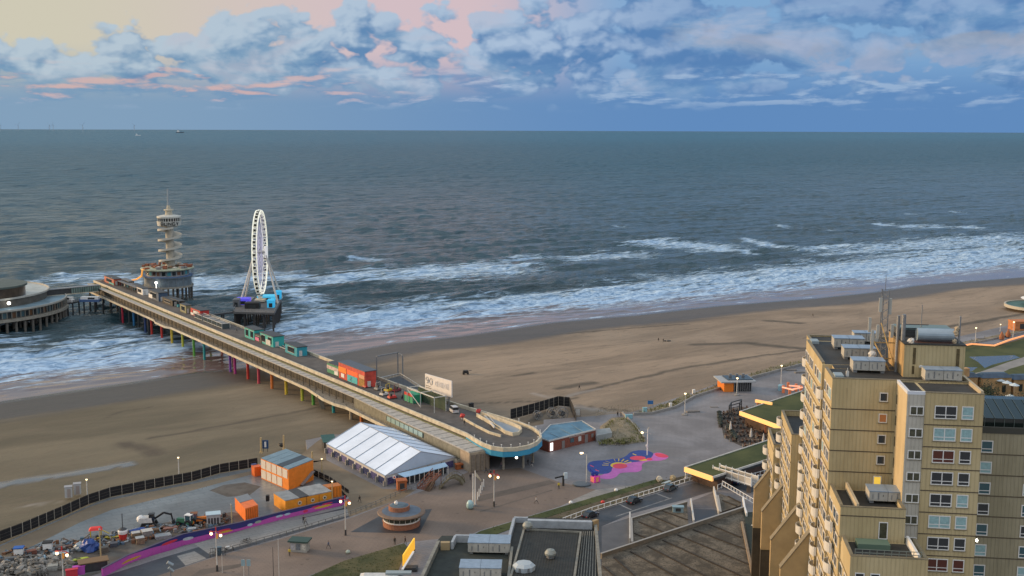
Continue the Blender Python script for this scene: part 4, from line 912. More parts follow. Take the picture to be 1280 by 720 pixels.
for k in range(60):
    a = -math.pi*.72+k*(math.pi*.90)/59
    if not (-.5*math.pi-1.2 < a < .35): continue
    x, y = cx3+(R3+.2)*math.cos(a), cy3+(R3+.2)*math.sin(a)
    mb = MB(); mb.bar((x, y, 6.1), (x, y, 9.7), .22); mb.build('column', mat('column_grey', (.22, .21, .18), .7), ri)
    if k % 2 == 0:
        for rr_ in ((R3-.5), (R3-9)): xx, yy = cx3+rr_*math.cos(a), cy3+rr_*math.sin(a); mb = MB(); mb.tube((xx, yy, -2), (xx, yy, 4.9), .62, n=10); mb.build('pile', mat('pile_pale', (.13, .12, .105), .8, var=.3, vs=1.), ri)
    x2, y2 = cx3+(R3-.75)*math.cos(a+.03), cy3+(R3-.75)*math.sin(a+.03)
    mb = MB(); mb.box((x2, y2, 6.6), (.15, 1.9, 2.4), a+.03); mb.build('window', [glass, mat('brown_pane', (.12, .06, .03), .3), glass, glassb][k % 4], ri)
for k in range(9):                    # beams raking over the terraces
    a = -1.62+k*.055
    for Ra, za, Rb, zb_, C_a in ((R3+.2, 10.3, R3-12, 13.6, C3), (R2+.2, 14.3, R2-11, 18.4, C2)):
        mb = MB(); mb.bar((C_a.x+Ra*math.cos(a+.28), C_a.y+Ra*math.sin(a+.28), za), (C_a.x+Rb*math.cos(a+.16), C_a.y+Rb*math.sin(a+.16), zb_), .35); mb.build('raking_beam', rimm, ri)
mb = MB(); p = P(11, 379, 12.4); mb.blob((p.x, p.y, 12.4), (.8, .8, .7), 2, amp=.05); mb.build('wall_lamp', lampwh, ri)
br = link_bridge('two level covered link bridge between the round restaurant and the pier', P(66, 381, 6.5)*1, S(352, -3.5, 0), 5, 6.5, 4, rail=True)
a = P(52, 363, 13); b_ = S(350, -3, 0); a.z = 0
d = (b_-a).normalized(); nn = Vector((-d.y, d.x, 0))*1.8
mb = MB(); mb.prism([a-nn, b_-nn, b_+nn, a+nn], 9.8, 10.2); mb.build('upper_deck', cream, br)
mb = MB(); q = a.lerp(b_, .48); mb.prism([q-nn*.9, b_-nn*.9, b_+nn*.9, q+nn*.9], 10.2, 13.0); mb.build('glass_tube', mat('green_glass', (.16, .24, .22), .15, spec=.8, var=.4, vs=.4), br)
mb = MB(); mb.prism([a-nn*.8, q-nn*.8, q+nn*.8, a+nn*.8], 10.2, 12.6); mb.build('dark_tube', darkm, br)
for k in range(14):
    c = q.lerp(b_, k/13); mb = MB(); mb.bar(c-nn+Vector((0, 0, 10.2)), c-nn+Vector((0, 0, 13.1)), .2); mb.build('mullion', darkm, br)
mb = MB(); mb.prism([a-nn, b_-nn, b_+nn, a+nn], 13.0, 13.25); mb.build('roof', greyst, br)
for x, y, L_, lab in ((83, 377.5, 7, 'white boat shaped hut at the left under the link bridge'), (113, 377, 10, 'long white and blue stand under the link bridge close to the pier')):
    p = P(x, y, 6.5); t = thing('white_stand', lab, 'stand', p)
    mb = MB(); mb.box((0, 0, 0), (L_, 3, 1.3), top=(L_+.6, 3.4)); mb.build('hull', mat('stand_blue', (.08, .15, .32), .5) if L_ > 8 else white, t, True)
    mb = MB(); mb.box((0, 0, 1.3), (L_*.9, 2.8, 1.3)); mb.build('top', white, t, True)
    mb = MB(); mb.box((L_*.1, -1.45, 1.5), (L_*.35, .1, .8)); mb.build('opening', glass, t, True)
def flat(name, pts, z, m, top=None, px=True, raise_=None):
    q = [P(x, y, z) for x, y in pts] if px else [Vector((p[0], p[1], z)) for p in pts]
    mb = MB()
    if raise_: mb.prism(q, z-raise_, z)
    else:
        ar = sum(q[i].x*q[(i+1) % len(q)].y-q[(i+1) % len(q)].x*q[i].y for i in range(len(q)))
        mb.poly([(p.x, p.y, z) for p in (q if ar > 0 else q[::-1])])
    return struct(mb, name, m)
def pave(name, c1, c2, lines=None, rough=.8, vs=.05, spot=.0, wetn=.0, fs=.9, fk=.3):
    m = bpy.data.materials.new(name); m.use_nodes = True; N, L = nodes(m); g = G(m.node_tree); b = N['Principled BSDF']
    tcs = N.new('ShaderNodeTexCoord'); mp = N.new('ShaderNodeMapping'); mp.inputs['Rotation'].default_value = (0, 0, -COAST); L.new(tcs.outputs['Object'], mp.inputs[0])
    a = g.noise(mp.outputs[0], vs, 8., .62, .5); f = g.noise(mp.outputs[0], fs, 5., .6)
    c = g.mix(g.step(a, .36, .66), c1, c2); c = g.mix(g.mul(g.step(f, .5 if fk > .5 else .55, .62 if fk > .5 else .75), fk), c, tuple(x*.6 for x in c1))
    if spot:
        v = N.new('ShaderNodeTexVoronoi'); v.inputs['Scale'].default_value = .22; L.new(mp.outputs[0], v.inputs[0])
        c = g.mix(g.mul(g.sub(1., g.step(v.outputs['Distance'], .06, .11)), spot), c, tuple(x*.35 for x in c1))
    if lines:
        br = N.new('ShaderNodeTexBrick'); br.inputs['Scale'].default_value = lines; br.inputs['Mortar Size'].default_value = .02
        L.new(mp.outputs[0], br.inputs[0]); c = g.mix(g.mul(br.outputs['Fac'], .35), c, tuple(x*.55 for x in c1))
    L.new(c, b.inputs['Base Color'])
    L.new(g.mix(g.step(a, .35, .7), (rough,)*3, (rough-wetn,)*3), b.inputs['Roughness'])
    bp = N.new('ShaderNodeBump'); bp.inputs['Strength'].default_value = .3; bp.inputs['Distance'].default_value = .1; L.new(f, bp.inputs['Height']); L.new(bp.outputs[0], b.inputs['Normal'])
    MATS[name] = m; return m
plaza_m = pave('plaza_paving', (.15, .145, .15), (.23, .22, .225), .25, .7, .06, 0., .15)
brown_m = pave('brown_paving', (.135, .105, .085), (.20, .155, .125), .35, .75, .05, .5)
track_m = pave('sandy_track', (.15, .115, .075), (.21, .165, .11), None, .85, .08)
yard_m = pave('wet_yard_concrete', (.115, .125, .13), (.20, .215, .22), .12, .42, .035, 0., .2)
road_m = pave('road_asphalt', (.032, .034, .04), (.058, .06, .066), None, .6, .08, 0., .15)
pathm = pave('pale_path', (.20, .195, .185), (.27, .26, .245), .2, .7, .08)
stripe_m = pave('dark_band_paving', (.085, .07, .058), (.12, .10, .085), .5, .8, .1)
quay = [(-27, -420), (-27, -112), (-21.5, -93), (-16.4, -63), (-15.8, -46), (-8, -40), (22, -37), (41, -29), (42, -20), (36, -7), (22, -3), (16, 12), (16.5, 38), (20.5, 41), (15.6, 56), (12.3, 70), (20, 102), (30, 136), (33, 174), (29, 217), (31, 275), (36, 333), (48, 600), (60, 1300), (-1500, 1300), (-1500, -420)]
flat('promenade', [S(s, n) for s, n in quay], 6.0, plaza_m, px=False, raise_=2.2)
flat('yard_ground', [(-60, 712), (0, 681), (29, 668), (78, 647), (111, 632), (138, 622), (182, 613), (240, 602), (275, 592), (322, 584), (330, 572), (420, 600), (436, 622), (432, 632), (350, 652), (200, 694), (100, 726), (-60, 775)], 5.3, yard_m, raise_=.8)
flat('yard_sand_strip', [(0, 683), (29, 670), (78, 649), (111, 634), (138, 625), (182, 616), (240, 605), (322, 587), (322, 591), (240, 613), (182, 627), (140, 637), (100, 653), (60, 673), (0, 703)], 5.306, track_m)
flat('yard_mud', [(262, 613), (280, 606), (306, 603), (326, 608), (312, 619), (284, 621)], 5.306, pave('mud', (.06, .05, .04), (.11, .10, .085), None, .7, .25))
flat('yard_mud', [(0, 712), (60, 690), (150, 666), (230, 648), (290, 640), (330, 648), (300, 662), (200, 690), (100, 718), (0, 735)], 5.310, MATS['mud'])
flat('sandy_track', [(330, 590), (372, 572), (396, 552), (404, 547), (412, 552), (407, 560), (408, 575), (478, 611), (520, 612), (505, 622), (437, 646), (425, 640), (436, 622), (420, 606), (392, 590), (345, 580)], 6.004, track_m)
flat('brown_paving', [(150, 735), (260, 699), (350, 674), (440, 647), (505, 622), (560, 602), (585, 590), (650, 585), (700, 603), (745, 612), (700, 633), (600, 663), (585, 670), (505, 678), (372, 724), (340, 760), (120, 760)], 6.004, brown_m)
flat('wall_road', [(100, 742), (125, 722), (200, 698), (350, 654), (433, 634), (437, 646), (350, 672), (260, 698), (190, 722), (150, 742)], 6.008, road_m)
flat('wall_road_patch', [(243, 680), (300, 664), (434, 636), (436, 644), (350, 668), (262, 693)], 6.012, pathm)
flat('concrete_patch', [(221, 695), (243, 689), (258, 698), (232, 707)], 6.012, pathm)
flat('paving_band', [(597, 620), (687, 600), (695, 604), (598, 627)], 6.012, stripe_m)
flat('paving_band', [(600, 639), (690, 612), (691, 613), (600, 640.5)], 6.012, stripe_m)
flat('paving_band', [(250, 712), (304, 704), (300, 709), (236, 722)], 6.012, stripe_m)
flat('pavilion_apron', [(438, 665), (480, 642), (540, 636), (524, 667)], 6.012, road_m)
flat('pale_slab', [(715, 625), (745, 612), (800, 606), (776, 617), (735, 634)], 6.008, pathm)
flat('road', [(640, 700), (655, 672), (740, 641), (830, 614), (893, 597), (930, 583), (1060, 545), (1060, 566), (893, 613), (858, 624), (789, 642), (752, 658), (752, 740), (640, 740)], 6.008, road_m)
flat('bridge_road', [(893, 597), (965, 574), (1060, 566), (1040, 600), (940, 615), (905, 607)], 6.012, road_m)
for pts in ([(752, 661), (790, 647), (790, 647.6), (752, 661.8)], [(770, 645), (840, 622), (840, 622.7), (770, 646)], [(820, 616), (838, 623), (836, 623.4), (818, 616.4)], [(775, 630), (790, 637), (788, 637.4), (773, 630.4)]):
    flat('road_marking', pts, 6.014, mat('worn_marking', (.22, .22, .22), .7, var=.4, vs=1.))
def grass_mat(nm, c1, c2, vs=.08):
    m = pave(nm, c1, c2, None, .95, vs); return m
gr1 = grass_mat('lawn_grass', (.028, .044, .010), (.062, .075, .022)); gr2 = grass_mat('verge_grass', (.030, .042, .012), (.085, .080, .035), .12); gr3 = grass_mat('verge_earth', (.06, .05, .03), (.11, .092, .058), .2)
flat('verge', [(365, 730), (430, 701), (505, 679), (510, 684), (498, 712), (490, 735)], 6.10, gr2, raise_=.1)
flat('verge', [(585, 672), (600, 664), (740, 622), (820, 599), (833, 600), (740, 629), (655, 655), (600, 675)], 6.10, gr1, raise_=.1)
flat('verge', [(655, 656), (740, 629), (833, 600), (862, 593), (866, 599), (830, 612), (740, 640), (700, 656)], 6.08, gr3, raise_=.08)
flat('lawn', [(1180, 436), (1215, 431), (1243, 433), (1290, 420), (1420, 395), (1420, 560), (1180, 500)], 6.08, gr1, raise_=.08)
flat('pond', [(1211, 446), (1268, 444), (1275, 447), (1240, 456), (1231, 460), (1222, 452)], 6.085, mat('navy_pond', (.02, .045, .10), .25))
flat('pond', [(1180, 459), (1222, 459), (1215, 464), (1180, 466)], 6.085, MATS['navy_pond'])
flat('path', [(1190, 472), (1225, 465), (1262, 452), (1300, 440), (1300, 450), (1262, 461), (1240, 472), (1200, 480)], 6.086, pathm)
def tufts(name, pts, z, n, h, m, seed, clump=.5):
    q = [P(x, y, z) for x, y in pts]; xs = [p.x for p in q]; ys = [p.y for p in q]; rnd = random.Random(seed); mb = MB(); k = 0
    def inside(x, y):
        c = False; j = len(q)-1
        for i in range(len(q)):
            if (q[i].y > y) != (q[j].y > y) and x < (q[j].x-q[i].x)*(y-q[i].y)/(q[j].y-q[i].y)+q[i].x: c = not c
            j = i
        return c
    while k < n:
        x, y = rnd.uniform(min(xs), max(xs)), rnd.uniform(min(ys), max(ys)); k += 1
        if not inside(x, y): continue
        hh = h*rnd.uniform(.4, 1.3); w_ = clump*rnd.uniform(.5, 1.4)
        for j in range(4):
            a = rnd.uniform(0, 6.28); dx_, dy_ = math.cos(a)*w_, math.sin(a)*w_
            mb._a([(x-dy_*.15, y+dx_*.15, z), (x+dy_*.15, y-dx_*.15, z), (x+dx_, y+dy_, z+hh)], [(0, 1, 2)])
    o = mb.build(name, m, None, True); o['kind'] = 'stuff'; o['label'] = 'rough grass tufts'; o['category'] = 'grass'; return o
dg = mat('marram_grass', (.12, .125, .035), .9, var=.4, vs=.3); dg2 = mat('lawn_tuft', (.05, .065, .015), .9, var=.4, vs=.3)
tufts('verge_grass', [(365, 730), (430, 701), (505, 679), (510, 684), (498, 712), (490, 735)], 6.1, 900, .22, dg2, 3, .3)
tufts('verge_grass', [(600, 664), (740, 622), (820, 599), (860, 594), (830, 612), (740, 640), (660, 660)], 6.1, 1600, .28, dg2, 4, .35)
def mound(name, pts, z, hgt, m, label=None):
    q = [P(x, y, z) for x, y in pts]; c = sum(q, Vector())/len(q); mb = MB(); mb.prism(q, z-.6, z)
    n = len(q); base = len(mb.v); 
    rings = [(1., 0), (.8, .5), (.5, .85), (.2, 1.)]
    rnd = random.Random(len(pts))
    for f, h in rings:
        for p in q: r = c+(p-c)*f; mb.v.append((r.x+rnd.uniform(-.3, .3)*(f < 1), r.y+rnd.uniform(-.3, .3)*(f < 1), z+h*hgt*rnd.uniform(.8, 1.15)))
    for j in range(3):
        for i in range(n): a = base+j*n+i; b_ = base+j*n+(i+1) % n; mb.f.append((a, b_, b_+n, a+n)); mb.m.append(0)
    mb.f.append(tuple(base+3*n+i for i in range(n))); mb.m.append(0)
    return struct(mb, name, m)
dune_m = pave('dune_sand', (.15, .13, .085), (.24, .20, .14), None, .9, .2)
d1 = [(748, 548), (750, 533), (765, 522), (783, 521), (795, 530), (805, 545), (808, 552), (780, 556), (760, 556)]
mound('dune_mound', d1, 6.0, 1.0, dune_m); tufts('dune_grass', [(748, 556), (750, 541), (765, 526), (783, 525), (797, 534), (806, 552), (780, 556)], 6.3, 900, .8, dg, 8, .7)
for pts, n in (([(792, 517), (815, 510), (840, 502), (858, 491), (866, 494), (845, 508), (815, 516)], 900), ([(866, 492), (905, 478), (930, 470), (935, 473), (905, 483), (870, 496)], 500), ([(935, 468), (965, 459), (1000, 450), (1004, 455), (965, 464), (940, 471)], 500), ([(1170, 434), (1240, 420), (1280, 411), (1280, 413), (1240, 423), (1170, 437)], 400)):
    flat('dune_strip', pts, 6.15, dune_m, raise_=.8); tufts('dune_grass', pts, 6.15, n, .7, dg, n, .6)
def low_wall(label, pts, z0, h, t, m, name='low_wall', cat='wall'):
    q = [P(x, y, z0) for x, y in pts]; mb = MB(); mb.strip(q, z0, z0+h, t); return mb.thing(name, m, label, cat)
low_wall('low grey concrete wall curving along the seaward edge of the plaza', [(792, 519), (815, 518), (845, 510), (868, 497), (905, 485), (940, 473), (1000, 457), (1040, 449)], 6.006, .8, .5, concr)
low_wall('low grey kerb wall running down to the plaza beside the dune mound', [(778, 517), (790, 530), (806, 549)], 6.006, .7, .4, concr)
low_wall('pale low wall on the far right promenade edge', [(1170, 439), (1240, 425), (1290, 414)], 6.006, .7, .4, concr)
def railing(label, pts, z, h, sp, m, name='railing', cat='railing', rails=(1.,), pw=.12, infill=None, group=None, rw=.09):
    q = [P(x, y, z) for x, y in pts]; c = sum(q, Vector())/len(q); t = thing(name, label, cat, c, 0, group)
    pp = []
    for a, b_ in zip(q[:-1], q[1:]):
        n = max(1, round((b_-a).length/sp)); pp += [a.lerp(b_, k/n) for k in range(n)]
    pp.append(q[-1]); pp = pp[:98]
    for p in pp: mb = MB(); mb.bar(p, p+Vector((0, 0, h)), pw); mb.build('post', m, t)
    for f in rails:
        mb = MB(); mb.strip(q, z+h*f-.05, z+h*f+.05, rw); mb.build('rail', m, t)
    if infill: mb = MB(); mb.strip(q, z+.1, z+h*.92, .03); mb.build('infill', infill, t)
    return t
railing('long thin grey railing between the wall road and the brown promenade', [(262, 697), (300, 686), (350, 672), (390, 660), (432, 647), (470, 632), (500, 618), (535, 606)], 6.016, 1.1, 1.8, mat('rail_grey', (.16, .16, .155), .5), rails=(1., .5))
railing('white post and rail barrier between the verge and the road', [(700, 655), (740, 640), (785, 626), (830, 612), (862, 602), (893, 593)], 6.09, 1.15, 1.9, white, rails=(1., .15), pw=.2, rw=.14)
railing('white railing on the far side of the road beyond the footbridge', [(920, 584), (945, 577), (965, 572), (1010, 558)], 6.016, 1.2, 1.6, white, rails=(1., .15), pw=.18, rw=.12)
railing('white railing on the near side of the road below the footbridge', [(897, 612), (920, 603), (950, 595), (975, 588), (1010, 578)], 6.016, 1.2, 1.7, white, rails=(1., .15), pw=.18, rw=.12)
railing('white railing bending down past the gravel roof to the apartment block', [(903, 607), (925, 620), (942, 630), (944, 640)], 7.9, 1.2, 1.5, white, rails=(1., .15), pw=.18, rw=.12)
railing('pale wooden railing around the beach path steps left of the plaza', [(745, 522), (762, 515), (785, 516), (798, 513)], 6.006, 1.1, 1.2, mat('pale_timber', (.30, .26, .19), .8), rails=(1., .5))
railing('thin white railing beside the beach entrance', [(745, 517), (760, 512), (790, 508)], 5.3, 1.0, 1.4, MATS['pale_timber'], rails=(1.,))
net = mat('black_windbreak_net', (.010, .010, .012), .8)
def windbreak(label, pts, z, h, lean=.0):
    q = [P(x, y, z) for x, y in pts]; t = thing('windbreak_fence', label, 'fence', sum(q, Vector())/len(q))
    mb = MB(); mb.strip(q, z, z+h, .08); mb.build('net', net, t)
    for f in (.32, .62, .97): mb = MB(); mb.strip([p+Vector((0, -.09, 0)) for p in q], z+h*f-.02, z+h*f+.02, .05); mb.build('rail', mat('fence_rail', (.11, .10, .085), .7), t)
    pp = []
    for a, b_ in zip(q[:-1], q[1:]):
        n = max(1, round((b_-a).length/2.6)); pp += [a.lerp(b_, k/n) for k in range(n)]
    for p in pp[:98]: mb = MB(); mb.bar(p+Vector((0, -.14, 0)), p+Vector((0, -.14, h+.1)), .12); mb.build('post', mat('fence_post_pale', (.36, .33, .28), .7), t)
    return t
windbreak('long black slatted windbreak fence between the beach and the equipment yard', [(-50, 697), (0, 677), (29, 666), (78, 645), (111, 630), (138, 621), (182, 612), (240, 601), (275, 591), (322, 583)], 5.1, 2.4)
windbreak('short black fence behind the orange containers', [(392, 594), (412, 603), (436, 620)], 5.32, 1.6)
windbreak('black net fence enclosing the beach corner behind the brick building', [(638, 524), (668, 516), (698, 507), (712, 508.5), (716, 518), (720, 530)], 5.0, 3.2)
for i, (x, y, r, lab) in enumerate([(690, 522, 1.6, 'grey spoked cable reel inside the black net fence'), (702, 524, 1.9, 'larger grey spoked cable reel at the right inside the black net fence'), (672, 524, 1.3, 'small dark reel at the left inside the black net fence')]):
    p = P(x, y, 5.05); t = thing('cable_reel', lab, 'cable reel', p, .4)
    for sg in (-.7, .7):
        mb = MB(); n = 18
        for k in range(n): a, b_ = 2*math.pi*k/n, 2*math.pi*(k+1)/n; mb.bar((r*math.cos(a), sg, r+r*math.sin(a)), (r*math.cos(b_), sg, r+r*math.sin(b_)), .16)
        for k in range(3): a = math.pi*k/3; mb.bar((r*math.cos(a), sg, r+r*math.sin(a)), (-r*math.cos(a), sg, r-r*math.sin(a)), .12)
        mb.build('flange', greyst, t, True)
    mb = MB(); mb.tube((0, -.7, r), (0, .7, r), r*.45, n=12); mb.build('drum', darkm, t, True)
p = P(722, 522, 5.05); t = thing('noticeboard', 'small pale framed board standing on the sand right of the black fence corner', 'board', p)
mb = MB(); mb.box((0, 0, .8), (1.6, .12, 1.8)); mb.build('panel', whited, t, True)
for x in (-.75, .75): mb = MB(); mb.bar((x, 0, 0), (x, 0, 2.7), .12); mb.build('post', darkm, t, True)
gmu = thing('ground_mural', 'big ground painting of navy and pink waves with red suns on the grey plaza', 'ground painting', P(780, 585, 6.012))
mz = lambda a, b_: (720+a/9, 540+b_/9)
def sm(pts, it=2):
    for _ in range(it):
        o = []
        for i in range(len(pts)):
            a, b_ = pts[i], pts[(i+1) % len(pts)]
            o += [(a[0]*.75+b_[0]*.25, a[1]*.75+b_[1]*.25), (a[0]*.25+b_[0]*.75, a[1]*.25+b_[1]*.75)]
        pts = o
    return pts
def gpaint(nm, pts, z, m, smooth=True):
    pts = sm(pts) if smooth else pts; q = [P(*mz(a, b_), z) for a, b_ in pts]
    ar = sum(q[i].x*q[(i+1) % len(q)].y-q[(i+1) % len(q)].x*q[i].y for i in range(len(q)))
    mb = MB(); mb.poly(q if ar > 0 else q[::-1]); mb.build(nm, m, gmu)
pn = mat('mural_navy', (.020, .045, .22), .6, var=.2, vs=.5); pp_ = mat('mural_pink', (.48, .12, .40), .6, var=.15, vs=.5); pr_ = mat('mural_red', (.62, .045, .07)); pr_ = mat('mural_crimson', (.62, .045, .09), .6, var=.12, vs=.5); py_ = mat('mural_yellow', (.62, .42, .03), .6)
gpaint('pink_wave', [(255, 490), (330, 470), (380, 440), (390, 395), (560, 340), (640, 335), (770, 318), (850, 300), (862, 240), (930, 228), (1010, 252), (1055, 285), (960, 325), (850, 322), (765, 340), (735, 372), (748, 420), (700, 452), (600, 452), (490, 460), (455, 505), (390, 530), (300, 530), (262, 512)], 6.016, pp_)
gpaint('navy_wave', [(128, 350), (200, 322), (330, 318), (420, 300), (500, 300), (570, 268), (610, 222), (700, 203), (800, 208), (868, 232), (868, 268), (820, 300), (770, 322), (640, 342), (540, 345), (400, 400), (405, 440), (350, 472), (260, 470), (170, 460), (126, 425)], 6.020, pn)
ell = lambda cx, cy, rx, ry, n=18, a0=0, a1=6.283: [(cx+rx*math.cos(a0+(a1-a0)*k/n), cy+ry*math.sin(a0+(a1-a0)*k/n)) for k in range(n)]
gpaint('yellow_ring', ell(478, 374, 92, 34), 6.024, py_); gpaint('red_sun', ell(495, 382, 84, 30), 6.028, pr_)
gpaint('yellow_patch', [(690, 315), (740, 300), (830, 306), (800, 322), (740, 326)], 6.024, py_); gpaint('red_sun', ell(695, 293, 90, 24), 6.028, pr_); gpaint('red_patch', ell(825, 305, 36, 14), 6.028, pr_)
gpaint('coral_patch', [(880, 236), (960, 238), (1030, 262), (1045, 282), (980, 290), (900, 275)], 6.024, pr_)
for k in range(9):
    a = math.pi*(1.0+k*.105); c0, r0, r1 = (470, 372), 105, 175
    x0, y0, x1, y1 = c0[0]+r0*math.cos(a), c0[1]+r0*.42*math.sin(a), c0[0]+r1*math.cos(a), c0[1]+r1*.42*math.sin(a)
    gpaint('sun_ray', [(x0-4, y0-3), (x1-5, y1-3), (x1+5, y1+3), (x0+4, y0+3)], 6.024, py_, False)
for a, b_ in ((660, 250), (180, 380), (240, 430)): gpaint('yellow_fleck', [(a-20, b_-10), (a+22, b_+8), (a+16, b_+14), (a-24, b_-2)], 6.024, py_ if a > 600 else pr_, False)
p = P(744, 602, 6.03); t = thing('art_cube', 'pink and orange painted cube with dark blue shapes at the corner of the ground painting', 'art cube', p, COAST)
mb = MB(); mb.box((0, 0, 0), (1.9, 1.6, 1.5)); mb.build('cube', mat('hot_pink', (.75, .06, .42), .5, var=.2, vs=2.), t, True)
mb = MB(); mb.box((-.96, 0, .15), (.05, 1.2, 1.2)); mb.box((0, -.82, .15), (.9, .05, 1.2)); mb.build('orange_face', mat('salmon', (.85, .30, .16), .5), t, True)
mb = MB(); mb.blob((-.4, .4, 2.2), (.6, .5, .8), 3); mb.blob((.6, .2, 2.0), (.5, .5, .6), 5); mb.bar((-.4, .4, 1.5), (-.9, 1., 3.4), .25); mb.build('blue_shapes', mat('cobalt', (.02, .06, .35), .5, var=.3, vs=3.), t, True)
def mural_wall():
    pts = [(128, 722), (160, 705), (205, 687), (229, 678), (300, 663), (350, 650), (432, 630)]
    q = [P(x, y, 5.9) for x, y in pts]; t = thing('mural_wall', 'long low wall painted navy above violet pink with red and yellow blobs', 'wall', sum(q, Vector())/len(q))
    m = bpy.data.materials.new('wall_mural_paint'); m.use_nodes = True; N, L = nodes(m); g = G(m.node_tree); b = N['Principled BSDF']
    uv = N.new('ShaderNodeAttribute'); uv.attribute_name = 'wallpos'; sp = N.new('ShaderNodeSeparateXYZ'); L.new(uv.outputs['Vector'], sp.inputs[0]); U, V = sp.outputs[0], sp.outputs[1]
    wv = g.add(g.mul(g.m('SINE', g.mul(U, .11)), .35), g.mul(g.m('SINE', g.add(g.mul(U, .31), 1.)), .18))
    th = g.add(wv, g.add(1.75, g.mul(g.sub(1., g.step(U, 4., 26.)), 1.4)))
    c = g.mix(g.step(g.sub(V, th), -.02, .02), (.48, .08, .38), (.025, .028, .16))
    for (u, v, ru, rv, cc) in ((27, 2.1, 3.2, .35, (.62, .03, .06)), (12, 1.6, 4, .3, (.55, .30, .03)), (46, 1.7, 2.2, .3, (.66, .04, .08)), (46.5, 1.25, 2.4, .28, (.6, .36, .03)), (83, 1.6, 3.6, .32, (.62, .38, .03)), (80, 2.1, 1.6, .22, (.62, .03, .08)), (84.5, 2.2, 2.2, .22, (.62, .03, .08)), (76, 1.5, 1., .4, (.62, .03, .12)), (34, 1.5, 1.8, .4, (.45, .5, .55)), (66, 1.9, 1.4, .3, (.4, .5, .6)), (69, 1.9, 1.2, .3, (.4, .5, .6)), (58, 1.8, 1.2, .35, (.3, .36, .3)), (55, 1.6, 1., .35, (.4, .5, .6))):
        a = g.mul(g.sub(U, float(u)), 1./ru); d = g.mul(g.sub(V, float(v)), 1./rv); e = g.add(g.mul(a, a), g.mul(d, d)); c = g.mix(g.sub(1., g.step(e, .85, 1.1)), c, cc)
    nz = g.noise(uv.outputs['Vector'], 1.5, 5., .6); c = g.mix(g.mul(g.step(nz, .5, .7), .25), c, (.1, .06, .1))
    L.new(c, b.inputs['Base Color']); b.inputs['Roughness'].default_value = .6
    mb = MB(); top = [(0., 8.0)]; mb.strip(q, 5.3, 7.75, .35); o = mb.build('wall_panel', m, t)
    acc = [0]
    for a, b_ in zip(q[:-1], q[1:]): acc.append(acc[-1]+(b_-a).length)
    at = o.data.attributes.new('wallpos', 'FLOAT_VECTOR', 'POINT'); sc = 92/acc[-1]
    at.data.foreach_set('vector', [f for i, v in enumerate(o.data.vertices) for f in (acc[i//4]*sc, (0, 0, 2.85, 2.85)[i % 4] if i % 4 in (0, 1) else 2.85, 0)])
    mb = MB(); mb.strip(q, 7.752, 7.84, .5); mb.build('coping', mat('wall_coping', (.06, .05, .10), .6), t)
    return q
mq = mural_wall()
p = P(117, 712, 6.0); t = thing('gate_shelter', 'small brown roofed dark shelter at the left end of the mural wall', 'shelter', p, .45)
mb = MB(); mb.box((0, 0, 0), (5.2, 2.2, 1.9)); mb.build('walls', darkm, t, True)
mb = MB(); mb.box((0, 0, 1.9), (5.8, 2.8, .2)); mb.build('roof', mat('brown_roof', (.17, .11, .06), .8), t, True)
for i, (x, y, c, lab) in enumerate(((99, 718, (.42, .07, .42), 'purple panel box below the yard at the left end'), (90, 722, (.5, .03, .05), 'red panel box at the bottom left below the yard'))):
    p = P(x, y, 5.9); mb = MB(); mb.box(p, (2.2, .8, 1.7), .4); mb.box((p.x, p.y, p.z+1.7), (2.4, 1., .1), .4); mb.thing('panel_box', mat('pbox%d' % i, c, .6), lab, 'box')
